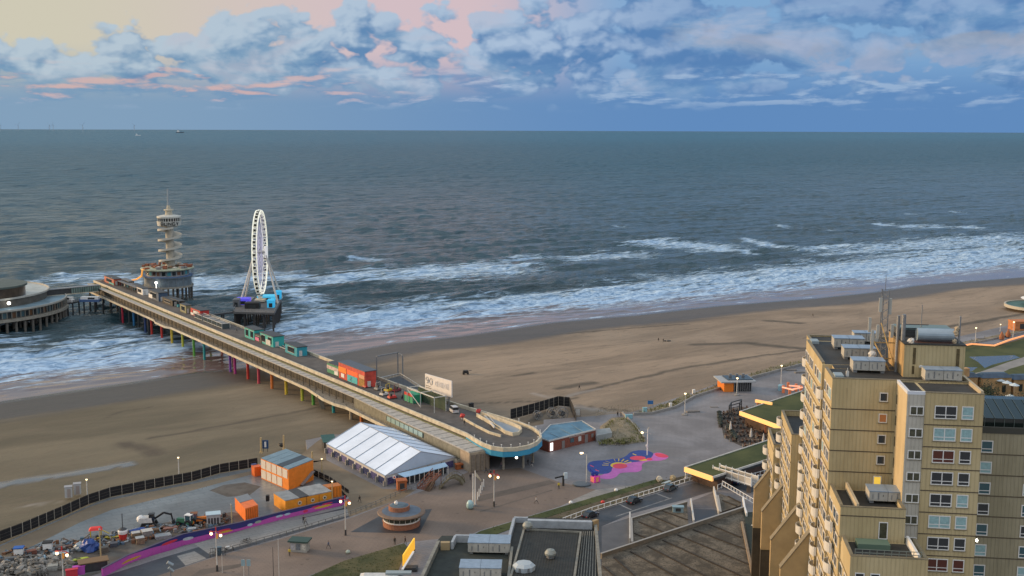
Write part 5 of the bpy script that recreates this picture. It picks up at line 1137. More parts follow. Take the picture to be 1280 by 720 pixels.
def tent():
    zb, ze = 6.01, 8.6
    A = P(407.8, 554.7, ze); B = P(481.4, 595, ze); C = P(569, 571.5, ze)
    D = A+(C-B)
    mid = (B+C)/2; zr = min((abs(QV(mid.x, mid.y, z/10)[1]-564.4), z/10) for z in range(90, 180))[1]
    t = thing('marquee', 'large white frame marquee with a ridged roof beside the pier', 'marquee', ((A+B+C+D)/4).xy.to_3d()+Vector((0, 0, zb)))
    r1, r0 = (B+C)/2, (A+D)/2; r1 = Vector((r1.x, r1.y, zr)); r0 = Vector((r0.x, r0.y, zr))
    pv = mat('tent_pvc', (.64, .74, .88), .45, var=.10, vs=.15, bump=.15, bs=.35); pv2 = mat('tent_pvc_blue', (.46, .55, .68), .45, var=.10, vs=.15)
    n = 6
    for k in range(n):
        f0, f1 = k/n, (k+1)/n
        for (e0, e1, s_) in ((A, B, 'l'), (D, C, 'r')):
            p0, p1, p2, p3 = e0.lerp(e1, f0+.004), e0.lerp(e1, f1-.004), r0.lerp(r1, f1-.004), r0.lerp(r1, f0+.004)
            c = (p0+p1+p2+p3)/4-Vector((0, 0, .12)); mb = MB()
            m01, m12, m23, m30 = (p0+p1)/2, (p1+p2)/2, (p2+p3)/2, (p3+p0)/2
            vs = [p0, m01, p1, m12, p2, m23, p3, m30, c]
            fs = [(0, 1, 8, 7), (1, 2, 3, 8), (7, 8, 5, 6), (8, 3, 4, 5)]
            if s_ == 'r': fs = [f[::-1] for f in fs]
            mb._a(vs, fs); mb.build('roof_panel', pv, t, smooth=True)
    mb = MB()
    for k in range(n+1):
        f = k/n; off_ = Vector((0, 0, .06)); mb.bar(A.lerp(B, f)+off_, r0.lerp(r1, f)+off_, .16, .12); mb.bar(D.lerp(C, f)+off_, r0.lerp(r1, f)+off_, .16, .12)
    mb.bar(r0, r1, .2); mb.bar(A, B, .22); mb.bar(D, C, .22); mb.build('roof_beam', mat('tent_seam', (.30, .34, .40), .5), t)
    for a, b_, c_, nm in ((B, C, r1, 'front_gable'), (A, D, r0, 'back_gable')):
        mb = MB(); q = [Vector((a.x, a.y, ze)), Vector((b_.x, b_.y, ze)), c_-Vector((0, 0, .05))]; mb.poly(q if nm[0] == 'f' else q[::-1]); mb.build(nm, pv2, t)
    def wl(a, b_, k_):
        L_ = (b_-a).length; d = (b_-a)/L_; d.z = 0; nn = Vector((d.y, -d.x, 0)); k = round(L_/k_)
        mb = MB(); mb.wall(a-nn*.2, b_-nn*.2, zb, ze, .1); mb.build('wall', mat('tent_wall_white', (.50, .50, .50), .5, var=.1, vs=.5), t)
        for i in range(k):
            p, q = a.lerp(b_, (i+.12)/k), a.lerp(b_, (i+.88)/k); mb = MB(); mb.wall(p-nn*.1, q-nn*.1, zb+.1, ze-.75, .06)
            mb.build('patterned_window', [mat('violet_pattern', (.09, .085, .20), .4, var=.8, vs=2.4), mat('navy_pattern', (.035, .045, .12), .3, var=.7, vs=2.)][i % 2], t)
        for i in range(k+1):
            p = a.lerp(b_, i/k); mb = MB(); mb.box((p.x+nn.x*.25, p.y+nn.y*.25, zb), (.55, .55, 1.3 if k_ < 5 else 2.3), math.atan2(d.y, d.x)); mb.build('pier_weight', concr, t)
    wl(A, B, 4.2); wl(B, C, 5.)
    mb = MB(); mb.wall(A, D, zb, ze, .1); mb.wall(D, C, zb, ze, .1); mb.build('wall', MATS['tent_wall_white'], t)
    return A, B, C, D
tA, tB, tC, tD = tent()
a, b_ = P(497, 592, 8.9), P(556, 578, 8.9); c_, d_ = P(506, 596.5, 8.2), P(560, 582.5, 8.2)
t = thing('entrance_awning', 'pale blue lean to awning with thin posts across the front of the marquee', 'awning', (a+b_)/2*Vector((1, 1, 0)).x if False else Vector(((a.x+b_.x)/2, (a.y+b_.y)/2, 6.016)))
mb = MB(); mb._a([a, b_, d_, c_, a-Vector((0, 0, .12)), b_-Vector((0, 0, .12)), d_-Vector((0, 0, .12)), c_-Vector((0, 0, .12))], [(3, 2, 1, 0), (4, 5, 6, 7), (0, 1, 5, 4), (1, 2, 6, 5), (2, 3, 7, 6), (3, 0, 4, 7)]); mb.build('canopy', mat('pale_blue_canopy', (.34, .50, .66), .4, var=.1, vs=.4), t)
for k in range(10): p = c_.lerp(d_, k/9); mb = MB(); mb.bar((p.x, p.y, 6.016), (p.x, p.y, 8.1), .2); mb.build('post', whited, t)
mb = MB(); e0, e1 = a.lerp(c_, .4), b_.lerp(d_, .4); mb.wall(e0, e1, 6.1, 7.9, .1); mb.build('glazing', glass, t)
p = P(412, 563, 6.02); t = thing('green_annex', 'small dark green lean to shed at the back left corner of the marquee', 'shed', p, COAST-.3)
mb = MB(); mb.box((0, 1.5, 0), (3.2, 4., 2.6)); mb.build('walls', darkm, t, True)
mb = MB(); mb._a([(-1.9, -1, 2.62), (1.9, -1, 2.62), (1.9, 4, 3.4), (-1.9, 4, 3.4), (-1.9, -1, 2.74), (1.9, -1, 2.74), (1.9, 4, 3.52), (-1.9, 4, 3.52)], [(3, 2, 1, 0), (4, 5, 6, 7), (0, 1, 5, 4), (1, 2, 6, 5), (2, 3, 7, 6), (3, 0, 4, 7)]); mb.build('roof', mat('bottle_green', (.03, .09, .075), .5, var=.2, vs=1.), t, True)
def stairs(label, a, b_, w, m, name='timber_stairs'):
    t = thing(name, label, 'stairs', Vector(((a.x+b_.x)/2, (a.y+b_.y)/2, min(a.z, b_.z)))); d = b_-a; dd = Vector((d.x, d.y, 0)).normalized(); nn = Vector((-dd.y, dd.x, 0))*w/2
    n = 12
    for k in range(n): p = a.lerp(b_, (k+.5)/n); mb = MB(); mb.bar(p-nn, p+nn, .32, .08); mb.build('tread', m, t)
    for sg in (-1, 1):
        mb = MB(); mb.bar(a+nn*sg, b_+nn*sg, .12, .35); mb.build('stringer', m, t)
        mb = MB(); mb.bar(a+nn*sg+Vector((0, 0, 1)), b_+nn*sg+Vector((0, 0, 1)), .12)
        for k in range(6): p = (a+nn*sg).lerp(b_+nn*sg, k/5); mb.bar(p, p+Vector((0, 0, 1)), .1)
        mb.build('handrail', m, t)
    for k in (.5, 1.):
        for sg in (-1, 1): p = a.lerp(b_, k)+nn*sg; mb = MB(); mb.bar((p.x, p.y, 6.016), (p.x, p.y, p.z), .15); mb.build('post', m, t)
    return t
stairs('reddish timber staircase rising in front of the marquee awning', P(527, 612, 6.02), P(546, 591, 8.6), 2.6, timber_r)
stairs('grey brown timber staircase right beside the reddish one', P(534, 614, 6.02), P(541, 602, 7.6), 1.2, timber)
def deckbox(label, px, py, L_, W_, h, m, rz, name, cat, z=6.016):
    p = P(px, py, z); t = thing(name, label, cat, p, rz)
    mb = MB(); mb.box((0, 0, 0), (L_, W_, h*.9)); mb.build('body', m, t, True)
    mb = MB(); mb.box((0, 0, h*.9), (L_+.3, W_+.3, h*.1+.05)); mb.build('top', m, t, True)
    mb = MB(); mb.box((0, -W_/2-.03, h*.2), (L_*.5, .06, h*.55)); mb.build('opening', darkm, t, True)
    return t
deckbox('small orange wooden booth with a dark doorway in front of the marquee', 502, 612, 2.3, 2.2, 2.6, mat('rust_orange', (.34, .10, .03), .7, var=.2, vs=2.), .25, 'wooden_booth', 'booth')
deckbox('long low red orange counter between the marquee and the pier', 581, 585, 5.2, 1.2, 1.4, mat('rust_orange', (0, 0, 0)), .45, 'counter', 'counter')
t = thing('arched_ramp', 'olive timber ramp arching up beside the timber stairs', 'ramp', P(562, 604, 6.016))
q = [P(549, 611, 6.1), P(555, 604, 7.6), P(562, 598.5, 8.2), P(568, 597, 8.2), P(575, 601, 7.0), P(578, 606, 6.1)]
mo = mat('olive_timber', (.15, .13, .085), .8, var=.3, vs=2.)
for sg in (0, 1):
    mb = MB(); qq = [p+Vector((.5*sg, 2.2*sg, 0)) for p in q]
    for a, b_ in zip(qq[:-1], qq[1:]): mb.bar(a, b_, .25, .5); mb.bar(a+Vector((0, 0, 1)), b_+Vector((0, 0, 1)), .12)
    for p in qq: mb.bar(p, p+Vector((0, 0, 1)), .1)
    mb.build('side_rail', mo, t)
for a, b_ in zip(q[:-1], q[1:]):
    v = Vector((.5, 2.2, 0)); mb = MB(); mb._a([a, b_, b_+v, a+v, a-Vector((0, 0, .12)), b_-Vector((0, 0, .12)), b_+v-Vector((0, 0, .12)), a+v-Vector((0, 0, .12))], [(0, 1, 2, 3), (7, 6, 5, 4), (0, 4, 5, 1), (1, 5, 6, 2), (2, 6, 7, 3), (3, 7, 4, 0)]); mb.build('deck_plank', mo, t)
p = P(493, 608, 6.016); t = thing('round_sign', 'round white and red sign on a thin post beside the orange booth', 'sign', p)
mb = MB(); mb.bar((0, 0, 0), (0, 0, 2.6), .09); mb.build('post', greyst, t, True)
mb = MB(); mb.tube((0, .05, 2.4), (0, -.05, 2.4), .45, n=18); mb.build('disc', white, t, True)
mb = MB(); mb.tube((0, -.05, 2.4), (0, -.08, 2.4), .22, n=14); mb.build('centre', redp, t, True)
p = P(502, 655.5, 6.02); t = thing('round_pavilion', 'round brick pavilion with a wide brown blue disc roof and ribbon windows', 'pavilion', p)
tc1 = mat('terracotta', (.30, .125, .07), .8, var=.2, vs=1.5)
mb = MB(); mb.lathe((0, 0, 0), [(4.2, 0), (4.2, 1.1), (4.35, 1.1), (4.35, 1.25), (0, 1.25)], 40); mb.build('base', tc1, t, True)
mb = MB(); mb.lathe((0, 0, 0), [(4.0, 1.25), (4.0, 2.75)], 40); mb.build('window_band', mat('pavilion_glass', (.02, .03, .02), .15, spec=.8), t, True)
for k in range(20):
    a = 2*math.pi*k/20; mb = MB(); mb.bar((4.05*math.cos(a), 4.05*math.sin(a), 1.25), (4.05*math.cos(a), 4.05*math.sin(a), 2.75), .12); mb.build('mullion', whited, t, True)
mb = MB(); mb.lathe((0, 0, 0), [(4.15, 1.26), (4.15, 1.55)], 40); mb.build('white_sill', white, t, True)
mb = MB(); mb.lathe((0, 0, 0), [(5.3, 2.75), (5.45, 2.95), (5.3, 3.15), (4.4, 3.25)], 44); mb.build('roof_edge', mat('roof_brown', (.17, .115, .08), .7, var=.2, vs=1.), t, True)
mb = MB(); mb.lathe((0, 0, 0), [(4.4, 3.25), (0, 3.35)], 44); mb.build('roof_disc', mat('roof_slate_blue', (.09, .12, .16), .5, var=.2, vs=.8), t, True)
mb = MB(); mb.lathe((-.6, .8, 0), [(2.4, 3.3), (2.4, 4.3), (0, 4.3)], 30); mb.build('upper_drum', tc1, t, True)
mb = MB(); mb.lathe((-.6, .8, 0), [(2.2, 4.3), (1.6, 4.55), (0, 4.6)], 24); mb.build('skylight', mat('skylight_grey', (.08, .11, .13), .3, var=.2, vs=1.), t, True)
mb = MB(); mb.blob((-1.3, .4, 4.9), (.4, .4, .5), 4); mb.build('vent', white, t, True)
p = P(375, 688, 6.02); t = thing('newspaper_kiosk', 'small white kiosk with a dark green flat roof on the brown promenade', 'kiosk', p, -.15)
mb = MB(); mb.box((0, 0, 0), (3.6, 2.2, 2.2)); mb.build('body', mat('kiosk_white', (.34, .33, .30), .6, var=.2, vs=1.), t, True)
mb = MB(); mb.box((0, 0, 2.2), (4.4, 3., .3)); mb.build('roof', mat('green_roof', (.03, .065, .055), .6), t, True)
for x in (-1.2, 0, 1.2): mb = MB(); mb.box((x, -1.12, .5), (.9, .06, 1.4)); mb.build('poster', mat('poster_%d' % (x*10), ((.4, .4, .42), (.16, .18, .2), (.5, .48, .42))[int(x/1.2)+1], .5, var=.4, vs=3.), t, True)
mb = MB(); mb.box((-1.82, -.2, .3), (.06, 1., 1.5)); mb.build('display', whited, t, True)
a, b_, c_ = P(685.9, 551, 9.3), P(744.7, 536.6, 9.3), P(672.9, 546.5, 9.3); dv = P(689, 529.5, 9.3)-c_*1.0
q = [a, b_, b_+Vector((-3.5, 9.5, 0)), P(688, 531, 9.3), c_]
t = thing('brick_building', 'low red brick building with a blue flat roof behind the rounded pier end', 'building', Vector((sum(p.x for p in q)/5, sum(p.y for p in q)/5, 6.006)))
mb = MB(); mb.prism(q, 6.006, 9.05); mb.build('wall', brick, t)
mb = MB(); mb.prism(q, 9.052, 9.2); mb.build('roof', mat('blue_flat_roof', (.09, .19, .27), .4, var=.35, vs=.3), t)
mb = MB(); mb.strip(q, 9.05, 9.42, .25, 0, True); mb.build('roof_edge', whited, t)
d = (b_-a).normalized(); nn = Vector((d.y, -d.x, 0)); L_ = (b_-a).length
for f, w, z0, z1, m_, nm in ((.03, 1.0, 6.3, 8.5, mat('lit_sign_white', (.9, .9, .9), .4, emit=(1., .9, .88), es=1.6), 'lit_poster'), (.27, 1.1, 6.1, 8.3, mat('grey_shutter', (.20, .18, .17), .6), 'shutter'), (.45, 1.4, 7.2, 8.4, glassb, 'window'), (.62, 1.1, 7., 8.4, whited, 'window'), (.76, 1.2, 6.1, 8.5, MATS['grey_shutter'], 'door'), (.90, .9, 7.2, 8.3, mat('grey_pane', (.2, .18, .17), .4), 'window')):
    p = a+d*(L_*f)+nn*.06; mb = MB(); mb.wall(p, p+d*w, z0, z1, .08); mb.build(nm, m_, t)
mb = MB(); p = a+d*(L_*.42)+nn*.06; mb.wall(p, p+d*L_*.34, 8.62, 8.9, .06); mb.build('sign_strip', mat('pale_lettering', (.36, .24, .2), .6, var=.5, vs=6.), t)
mb = MB()
for f in (.25, .5, .75): mb.bar(a.lerp(b_, f)-nn*.3+Vector((0, 0, .0)), c_.lerp(q[2], f)+Vector((0, 0, .0)), .15, .1)
mb.build('roof_rib', mat('roof_rib', (.2, .3, .36), .5), t)
mb = MB(); p0 = P(745.5, 553, 6.0); mb.prism([p0, P(765, 549, 6), P(762, 543, 6), P(746, 545, 6)], 6.006, 8.0); mb.thing('ramp_wall', mat('grey_blue_wall', (.26, .28, .28), .7, var=.25, vs=.4), 'grey blue sloping side wall attached right of the brick building', 'wall')
mb = MB(); q2 = [P(743, 531, 9.0), P(747, 545, 9.0)]
p0, p1 = P(905, 490, 6.006), P(947, 491, 6.006)
t = thing('plaza_kiosk', 'flat roofed glass kiosk with an orange end wall at the sea side of the plaza', 'kiosk', (p0+p1)/2, 0)
d = (p1-p0).normalized(); ang = math.radians(6); d = Vector((math.cos(ang), math.sin(ang), 0)); b0 = p0
v = Vector((-d.y, d.x, 0))*8
mb = MB(); mb.prism([b0, b0+d*3.3, b0+d*3.3+v, b0+v], 6.006, 9.3); mb.build('orange_wall', mat('kiosk_orange', (.70, .20, .02), .5, var=.1, vs=1.), t)
mb = MB(); mb.prism([b0+d*3.4+v*.06, b0+d*9.6+v*.06, b0+d*9.6+v, b0+d*3.4+v], 6.006, 9.25); mb.build('glazing', glass, t)
for k in range(9): x = b0+d*(3.6+k*.74); mb = MB(); mb.bar((x.x, x.y, 6.006), (x.x, x.y, 9.3), .16); mb.build('column', greyst, t)
mb = MB(); mb.prism([b0-d*1.3-v*.12, b0+d*11-v*.12, b0+d*11+v*1.1, b0-d*1.3+v*1.1], 9.3, 9.75); mb.build('roof', mat('pale_fascia', (.34, .36, .37), .5, var=.1, vs=.5), t)
mb = MB(); mb.prism([b0+d*1.6+v*.15, b0+d*10.4+v*.1, b0+d*10.4+v, b0+d*1.6+v], 9.75, 10.0); mb.build('solar_panels', mat('dark_panel', (.03, .04, .05), .25), t)
for k in range(3): x = b0+d*(4+k*2.3)+v*.8; mb = MB(); mb.box((x.x, x.y, 10), (.9, .9, .8)); mb.build('roof_vent', greyst, t)
tp = [(899, 521), (905, 515), (925, 508), (950, 512), (985, 530), (992, 552), (945, 562), (925, 557), (905, 547)]
flat('terrace_paving', tp, 6.02, pave('terrace_paving', (.05, .042, .036), (.085, .07, .055), .5, .8, .2))
rnd = random.Random(21); proto = None; cnt = 0
tq = [P(x, y, 6.024) for x, y in tp]
def inpoly(q, x, y):
    c = False; j = len(q)-1
    for i in range(len(q)):
        if (q[i].y > y) != (q[j].y > y) and x < (q[j].x-q[i].x)*(y-q[i].y)/(q[j].y-q[i].y)+q[i].x: c = not c
        j = i
    return c
for iy in range(9):
    for ix in range(11):
        x, y = 902+ix*8.2+rnd.uniform(-2, 2), 513+iy*5.6+rnd.uniform(-1.2, 1.2)
        p = P(x, y, 6.024)
        if not inpoly(tq, p.x, p.y): continue
        if proto is None:
            proto = thing('terrace_table', 'small dark square terrace table with chairs on the dark cafe terrace', 'table set', p, 0, 'table sets on the cafe terrace')
            mb = MB(); mb.box((0, 0, .7), (.9, .9, .06)); mb.box((0, 0, 0), (.12, .12, .7)); mb.build('table', timber, proto, True)
            for sg, ay in ((-1, 0), (1, 0), (0, 1)):
                mb = MB(); cx, cy = sg*.95, ay*.95; mb.box((cx, cy, 0), (.5, .5, .45)); mb.box((cx*1.22, cy*1.22, .45), (.1 if sg else .5, .5 if sg else .1, .5)); mb.build('chair', [darkm, mat('grey_chair', (.16, .15, .14), .6), mat('brown_chair', (.12, .06, .04), .6)][ay+1 if sg < 1 else 0], proto, True)
        else: dup(proto, p, rnd.uniform(-.5, .5))
for x, y, lab in ((913, 541, 'left one of the three closed white parasols on the dark terrace'), (938.5, 550, 'middle one of the three closed white parasols on the dark terrace'), (954, 557, 'right one of the three closed white parasols on the dark terrace')):
    p = P(x, y, 6.026); t = thing('closed_parasol', lab, 'parasol', p)
    mb = MB(); mb.tube((0, 0, 0), (0, 0, 3.6), .06); mb.build('pole', greyst, t, True)
    mb = MB(); mb.lathe((0, 0, 0), [(.12, .7), (.42, 1.0), (.34, 2.2), (.12, 3.4), (.03, 3.6)], 10); mb.build('folded_canopy', mat('parasol_canvas', (.5, .48, .45), .8, var=.1, vs=3.), t, True)
t = thing('black_pergola', 'tall black steel frame pergola at the corner of the dark terrace', 'pergola', P(917, 522, 6.026))
q = [P(911, 524, 6.026), P(924, 520, 6.026)]; v = Vector((1.5, 4.5, 0)); cr = [q[0], q[1], q[1]+v, q[0]+v]
for c in cr: mb = MB(); mb.bar(c, c+Vector((0, 0, 4.2)), .3); mb.build('post', darkm, t)
for a, b_ in zip(cr, cr[1:]+cr[:1]): mb = MB(); mb.bar(a+Vector((0, 0, 4.2)), b_+Vector((0, 0, 4.2)), .25); mb.bar(a+Vector((0, 0, 3.2)), b_+Vector((0, 0, 3.2)), .15); mb.build('beam', darkm, t)
rnd = random.Random(4)
for i in range(16):
    f = i/15; x, y = 899+6*math.sin(f*3), 520+f*30; x = 900+f*20 if f > .5 else 899+f*4
    p = P(x, 519+f*32, 6.03); t = thing('terrace_planter', 'dark planter of bushes edging the cafe terrace', 'planter', p, rnd.random(), 'planters round the cafe terrace')
    mb = MB(); mb.box((0, 0, 0), (1.2, .7, .7)); mb.build('box', darkm, t, True)
    mb = MB(); mb.blob((0, 0, 1.0), (.8, .6, .5), i, amp=.35); mb.build('bush', mat('planter_bush', (.03, .04, .035), .9, var=.5, vs=2.), t, True)
glow = mat('amber_light_strip', (.8, .5, .2), .5, emit=(1., .45, .12), es=.62); glow2 = mat('amber_light_line', (.8, .4, .2), .5, emit=(1., .36, .12), es=.7)
def groof(label, pts, z, gl_edges, h=.9):
    q = [P(x, y, z) for x, y in pts]; c = sum(q, Vector())/len(q); t = thing('grass_roof_building', label, 'building', (c.x, c.y, 6.006))
    mb = MB(); qi = [c+(p-c)*.93 for p in q]; mb.prism(qi, 6.006, z-h); mb.build('wall', mat('shopfront_dark', (.07, .04, .03), .4, var=.6, vs=.5), t)
    mb = MB(); mb.prism(q, z-h+.004, z-.1); mb.build('roof_slab', darkm, t)
    mb = MB(); qg = [c+(p-c)*.985 for p in q]; mb.prism(qg, z-.1, z+.1); mb.build('grass_roof', gr1, t)
    for i in range(len(q)):
        a, b_ = q[i], q[(i+1) % len(q)]; mb = MB()
        if i in gl_edges: mb.wall(a, b_, z-h*1.05, z+.25, .5); mb.build('lit_fascia', glow, t)
        else: mb.wall(a, b_, z-.2, z+.3, .3); mb.build('parapet', whited if i % 2 == 0 else concr, t)
    return q
q1 = groof('long grass roofed shop row with a glowing amber end beam beside the road', [(856, 585), (966, 549), (1062, 522), (1062, 552), (966, 573), (891, 597)], 9.6, (5,))
q2 = groof('grass roofed cafe building with a long glowing amber beam above the dark terrace', [(925, 515), (1003, 489), (1080, 470), (1080, 560), (983, 536)], 10.2, (4,))
p = P(858, 598, 6.1); mb = MB(); mb.box(p, (.6, .6, 2.8)); mb.box((p.x, p.y, p.z), (.8, .8, .2)); mb.thing('support_post', white, 'white post holding up the amber beam next to the road', 'post')
t = thing('lit_entrance_frame', 'glowing amber L shaped beam on red brick piers behind the dark terrace', 'entrance frame', P(950, 517, 6.026))
a, b_ = P(944.5, 501, 10.6), P(965, 505, 10.6); mb = MB(); mb.bar(a, b_, .6, .9); mb.build('lit_beam', glow, t)
for x, y in ((948, 520), (952, 528)): p = P(x, y, 6.026); mb = MB(); mb.box(p, (1.2, 1., 4.2 if x < 950 else 3.4)); mb.build('brick_pier', mat('brick_pier_lit', (.30, .13, .06), .8, var=.2, vs=2.), t)
for k in range(5):
    x, y = 957+k*5.5, 541+k*1.6; p = P(x, y, 6.026); mb = MB(); mb.box((p.x, p.y, 6.026), (.5, .5, 2.6)); mb.build('brick_pier', mat('red_lit_pier', (.34, .09, .04), .7, emit=(1., .25, .05), es=.06), t)
t = thing('lit_pergola', 'red orange lit garden pergola left of the apartment block', 'pergola', P(988, 492, 6.1))
pg = mat('lit_pergola_wood', (.42, .13, .06), .6, emit=(1., .3, .12), es=.15)
for x, y in ((979, 491), (987, 494), (985, 487), (995, 489), (1001, 491)): p = P(x, y, 6.01); mb = MB(); mb.bar(p, p+Vector((0, 0, 2.6)), .8); mb.build('pier', pg, t)
for a, b_ in (((978, 484), (992, 487.5)), ((986, 482), (1000, 483)), ((990, 487), (1003, 484))): mb = MB(); mb.bar(P(*a, 8.8), P(*b_, 8.8), .5, .35); mb.build('beam', mat('lit_pergola_glow', (.7, .3, .2), .6, emit=(1., .42, .25), es=.8), t)
gli = [(1160, 440), (1195, 433), (1215, 429), (1243, 431), (1262, 424), (1290, 416)]
q = [P(x, y, 7.2) for x, y in gli]; mb = MB(); mb.strip(q, 6.6, 7.2, .5); mb.thing('lit_edge_wall', glow2, 'long zigzag wall topped by a thin orange light line on the far right lawn', 'wall')
mb = MB(); mb.strip([P(x, y+1.2, 6.1) for x, y in gli], 6.09, 6.6, .6); mb.thing('lawn_kerb', darkm, 'dark kerb under the orange light line on the far right', 'kerb')
for i, (x, y) in enumerate(((1196, 434), (1252, 424), (1260, 421))):
    p = P(x, y, 6.3); mb = MB(); mb.lathe(p, [(1.0, 0), (1.1, 1.2), (.5, 2.6), (.1, 3.4)], 10); mb.thing('lit_bush', mat('orange_bush', (.28, .11, .05), .9, var=.4, vs=2.), ['orange lit conical bush beside the roof plant of the tall block', 'left one of two orange lit conical bushes on the far right wall', 'right one of two orange lit conical bushes on the far right wall'][i], 'bush')
p = P(1300, 383, 5.2); t = thing('beach_pavilion', 'round pale rimmed beach pavilion with a green deck at the right edge', 'pavilion', p)
mb = MB(); mb.lathe((0, 0, 0), [(17, -.5), (17, .9), (16.2, .9), (16.2, .4)], 60); mb.build('rim', mat('pav_rim', (.42, .40, .34), .7), t, True)
mb = MB(); mb.lathe((0, 0, 0), [(16.2, .42), (0, .45)], 60); mb.build('deck', mat('pav_green', (.06, .13, .10), .5, var=.2, vs=.3), t, True)
mb = MB(); mb.lathe((4, 1, 0), [(9, .45), (9, 3.5)], 40); mb.build('glass_ring', glassb, t, True)
mb = MB(); mb.lathe((4, 1, 0), [(12, 3.3), (12.5, 3.7), (6, 5.6), (0, 5.9)], 40); mb.build('roof', white, t, True)
deckbox('grey roofed orange brick kiosk on the far right promenade', 1276, 412, 9, 6, 4.2, mat('orange_kiosk_brick', (.45, .17, .06), .7, var=.3, vs=1.), .1, 'promenade_kiosk', 'kiosk')  # orange is the brick's own colour
p = P(1187, 434, 6.01); deckbox('small cream cart stand near the lamp on the far right promenade', 1187, 437, 2.2, 1.4, 1.8, cream, .2, 'cart', 'cart')
gravel = pave('gravel_ballast', (.055, .048, .036), (.15, .13, .10), None, .95, .35, fs=2.6, fk=.75)
def gravel_roof(label, pts, z, ribs, par):
    q = [P(x, y, z) for x, y in pts]; c = sum(q, Vector())/len(q); t = thing('gravel_roof', label, 'roof', (c.x, c.y, 6.02))
    mb = MB(); mb.prism(q, 6.02, z-.01); mb.build('walls', mat('roof_wall_dark', (.06, .05, .042), .8), t)
    mb = MB(); mb.prism(q, z-.01+.002, z+.05); mb.build('gravel', gravel, t)
    for a, b_ in ribs: mb = MB(); mb.bar(P(*a, z+.12), P(*b_, z+.12), .34, .22); mb.build('rib', mat('rib_dark', (.030, .024, .018), .9), t)
    for a, b_, h in par: mb = MB(); mb.wall(P(*a, z), P(*b_, z), z-.3, z+h, .4); mb.build('parapet', mat('roof_parapet', (.17, .145, .11), .8, var=.25, vs=.6), t); mb = MB(); mb.wall(P(*a, z), P(*b_, z), z+h+.003, z+h+.08, .5); mb.build('capping', mat('zinc_cap', (.30, .29, .27), .5), t)
    return t
zz = lambda a, b_: (740+a/5.818, 610+b_/5.818)
gravel_roof('big gravel covered flat roof with dark diagonal ribs at the bottom right of centre', [zz(70, 505), zz(1100, 165), zz(1150, 400), zz(1180, 740), zz(70, 740)], 7.6,
    [(zz(80, 570), zz(230, 640+60)), (zz(160, 505), zz(420, 740)), (zz(280, 462), zz(640, 640+20)), (zz(400, 420), zz(900, 680)), (zz(515, 380), zz(1130, 660)), (zz(620, 340), zz(1150, 560)), (zz(735, 302), zz(1130, 450)), (zz(850, 262), zz(1080, 358))],
    [(zz(66, 507), zz(1100, 165), .9)])
gravel_roof('smaller gravel roof panel with thin ribs between the road and the big gravel roof', [zz(300, 228), zz(690, 108), zz(700, 268), zz(300, 392)], 6.9, [(zz(340, 245), zz(540, 330)), (zz(420, 195), zz(640, 288)), (zz(510, 165), zz(695, 232)), (zz(310, 330), zz(420, 372))], [(zz(285, 230), zz(690, 108), .35), (zz(285, 230), zz(292, 405), .4)])
gravel_roof('small triangular gravel roof under the white railing', [zz(925, 40), zz(1085, 100), zz(1085, 125), zz(935, 175)], 7.4, [(zz(950, 90), zz(1050, 130)), (zz(990, 60), zz(1080, 108))], [(zz(915, 60), zz(935, 180), .2)])
flat('ramp', [zz(725, 150), zz(915, 155), zz(920, 205), zz(745, 258)], 6.030, mat('dark_blue_slab', (.025, .035, .05), .4))
flat('ramp', [zz(725, 95), zz(890, 30), zz(915, 150), zz(725, 148)], 6.026, pave('ramp_asphalt', (.09, .085, .085), (.13, .12, .12), None, .7, .3))
for a, b_, lab in ((zz(885, 15), zz(925, 195), 'white kerb wall down the right side of the small car ramp'), (zz(718, 105), zz(740, 262), 'white kerb wall down the left side of the small car ramp')):
    mb = MB(); mb.wall(P(*a, 6.4), P(*b_, 6.4), 6.04, 7.4, .35); mb.thing('kerb_wall', whited, lab, 'wall')
flat('ramp', [zz(70, 280), zz(275, 215), zz(275, 410), zz(70, 490)], 6.032, pave('ramp_concrete', (.075, .075, .08), (.10, .10, .105), None, .6, .2))
mb = MB(); a, b_ = P(*zz(275, 205), 6.1), P(*zz(275, 400), 6.1); mb.wall(a, b_, 6.05, 7.2, .3); mb.thing('kerb_wall', whited, 'pale kerb beside the grey ramp next to the near dark roof', 'wall')
deckbox('pale blue plant box on the smaller gravel roof', zz(625, 172)[0], zz(625, 172)[1], 2.4, 1.2, 1.3, mat('pale_blue_box', (.22, .33, .38), .5), -.05, 'plant_box', 'plant box', 6.96)
t = thing('roof_walkway', 'narrow dark green roof walkway with timber edge and white curved rail leading to the block', 'walkway', P(945, 680, 7.8))
mb = MB(); mb.prism([P(*zz(1100, 175), 7.8), P(*zz(1180, 175), 7.8), P(*zz(1290, 740), 7.8), P(*zz(1205, 740), 7.8)], 6.03, 7.8); mb.build('deck', mat('green_bitumen', (.022, .030, .022), .8, var=.3, vs=.5), t)
mb = MB(); mb.bar(P(*zz(1090, 250), 7.95), P(*zz(1190, 740), 7.95), .5, .5); mb.build('timber_edge', mat('tan_timber', (.26, .19, .12), .7, var=.2, vs=1.), t)
cv = [P(*zz(a, b_), 8.2) for a, b_ in ((1098, 75), (1110, 150), (1125, 195))]; mb = MB()
for a, b_ in zip(cv[:-1], cv[1:]): mb.bar(a, b_, .35, .9)
mb.build('curved_rail', white, t)
cv = [P(*zz(a, b_), 8.2) for a, b_ in ((1178, 190), (1200, 270), (1240, 400), (1275, 520), (1300, 640))]; mb = MB()
for a, b_ in zip(cv[:-1], cv[1:]): mb.bar(a, b_, .3, .9)
mb.build('outer_rail', white, t)
for k in range(5): a = P(*zz(1205+k*18, 275+k*65), 8.1); mb = MB(); mb.bar(a, a+Vector((-1.5, -.4, .3)), .14); mb.build('bracket', white, t)
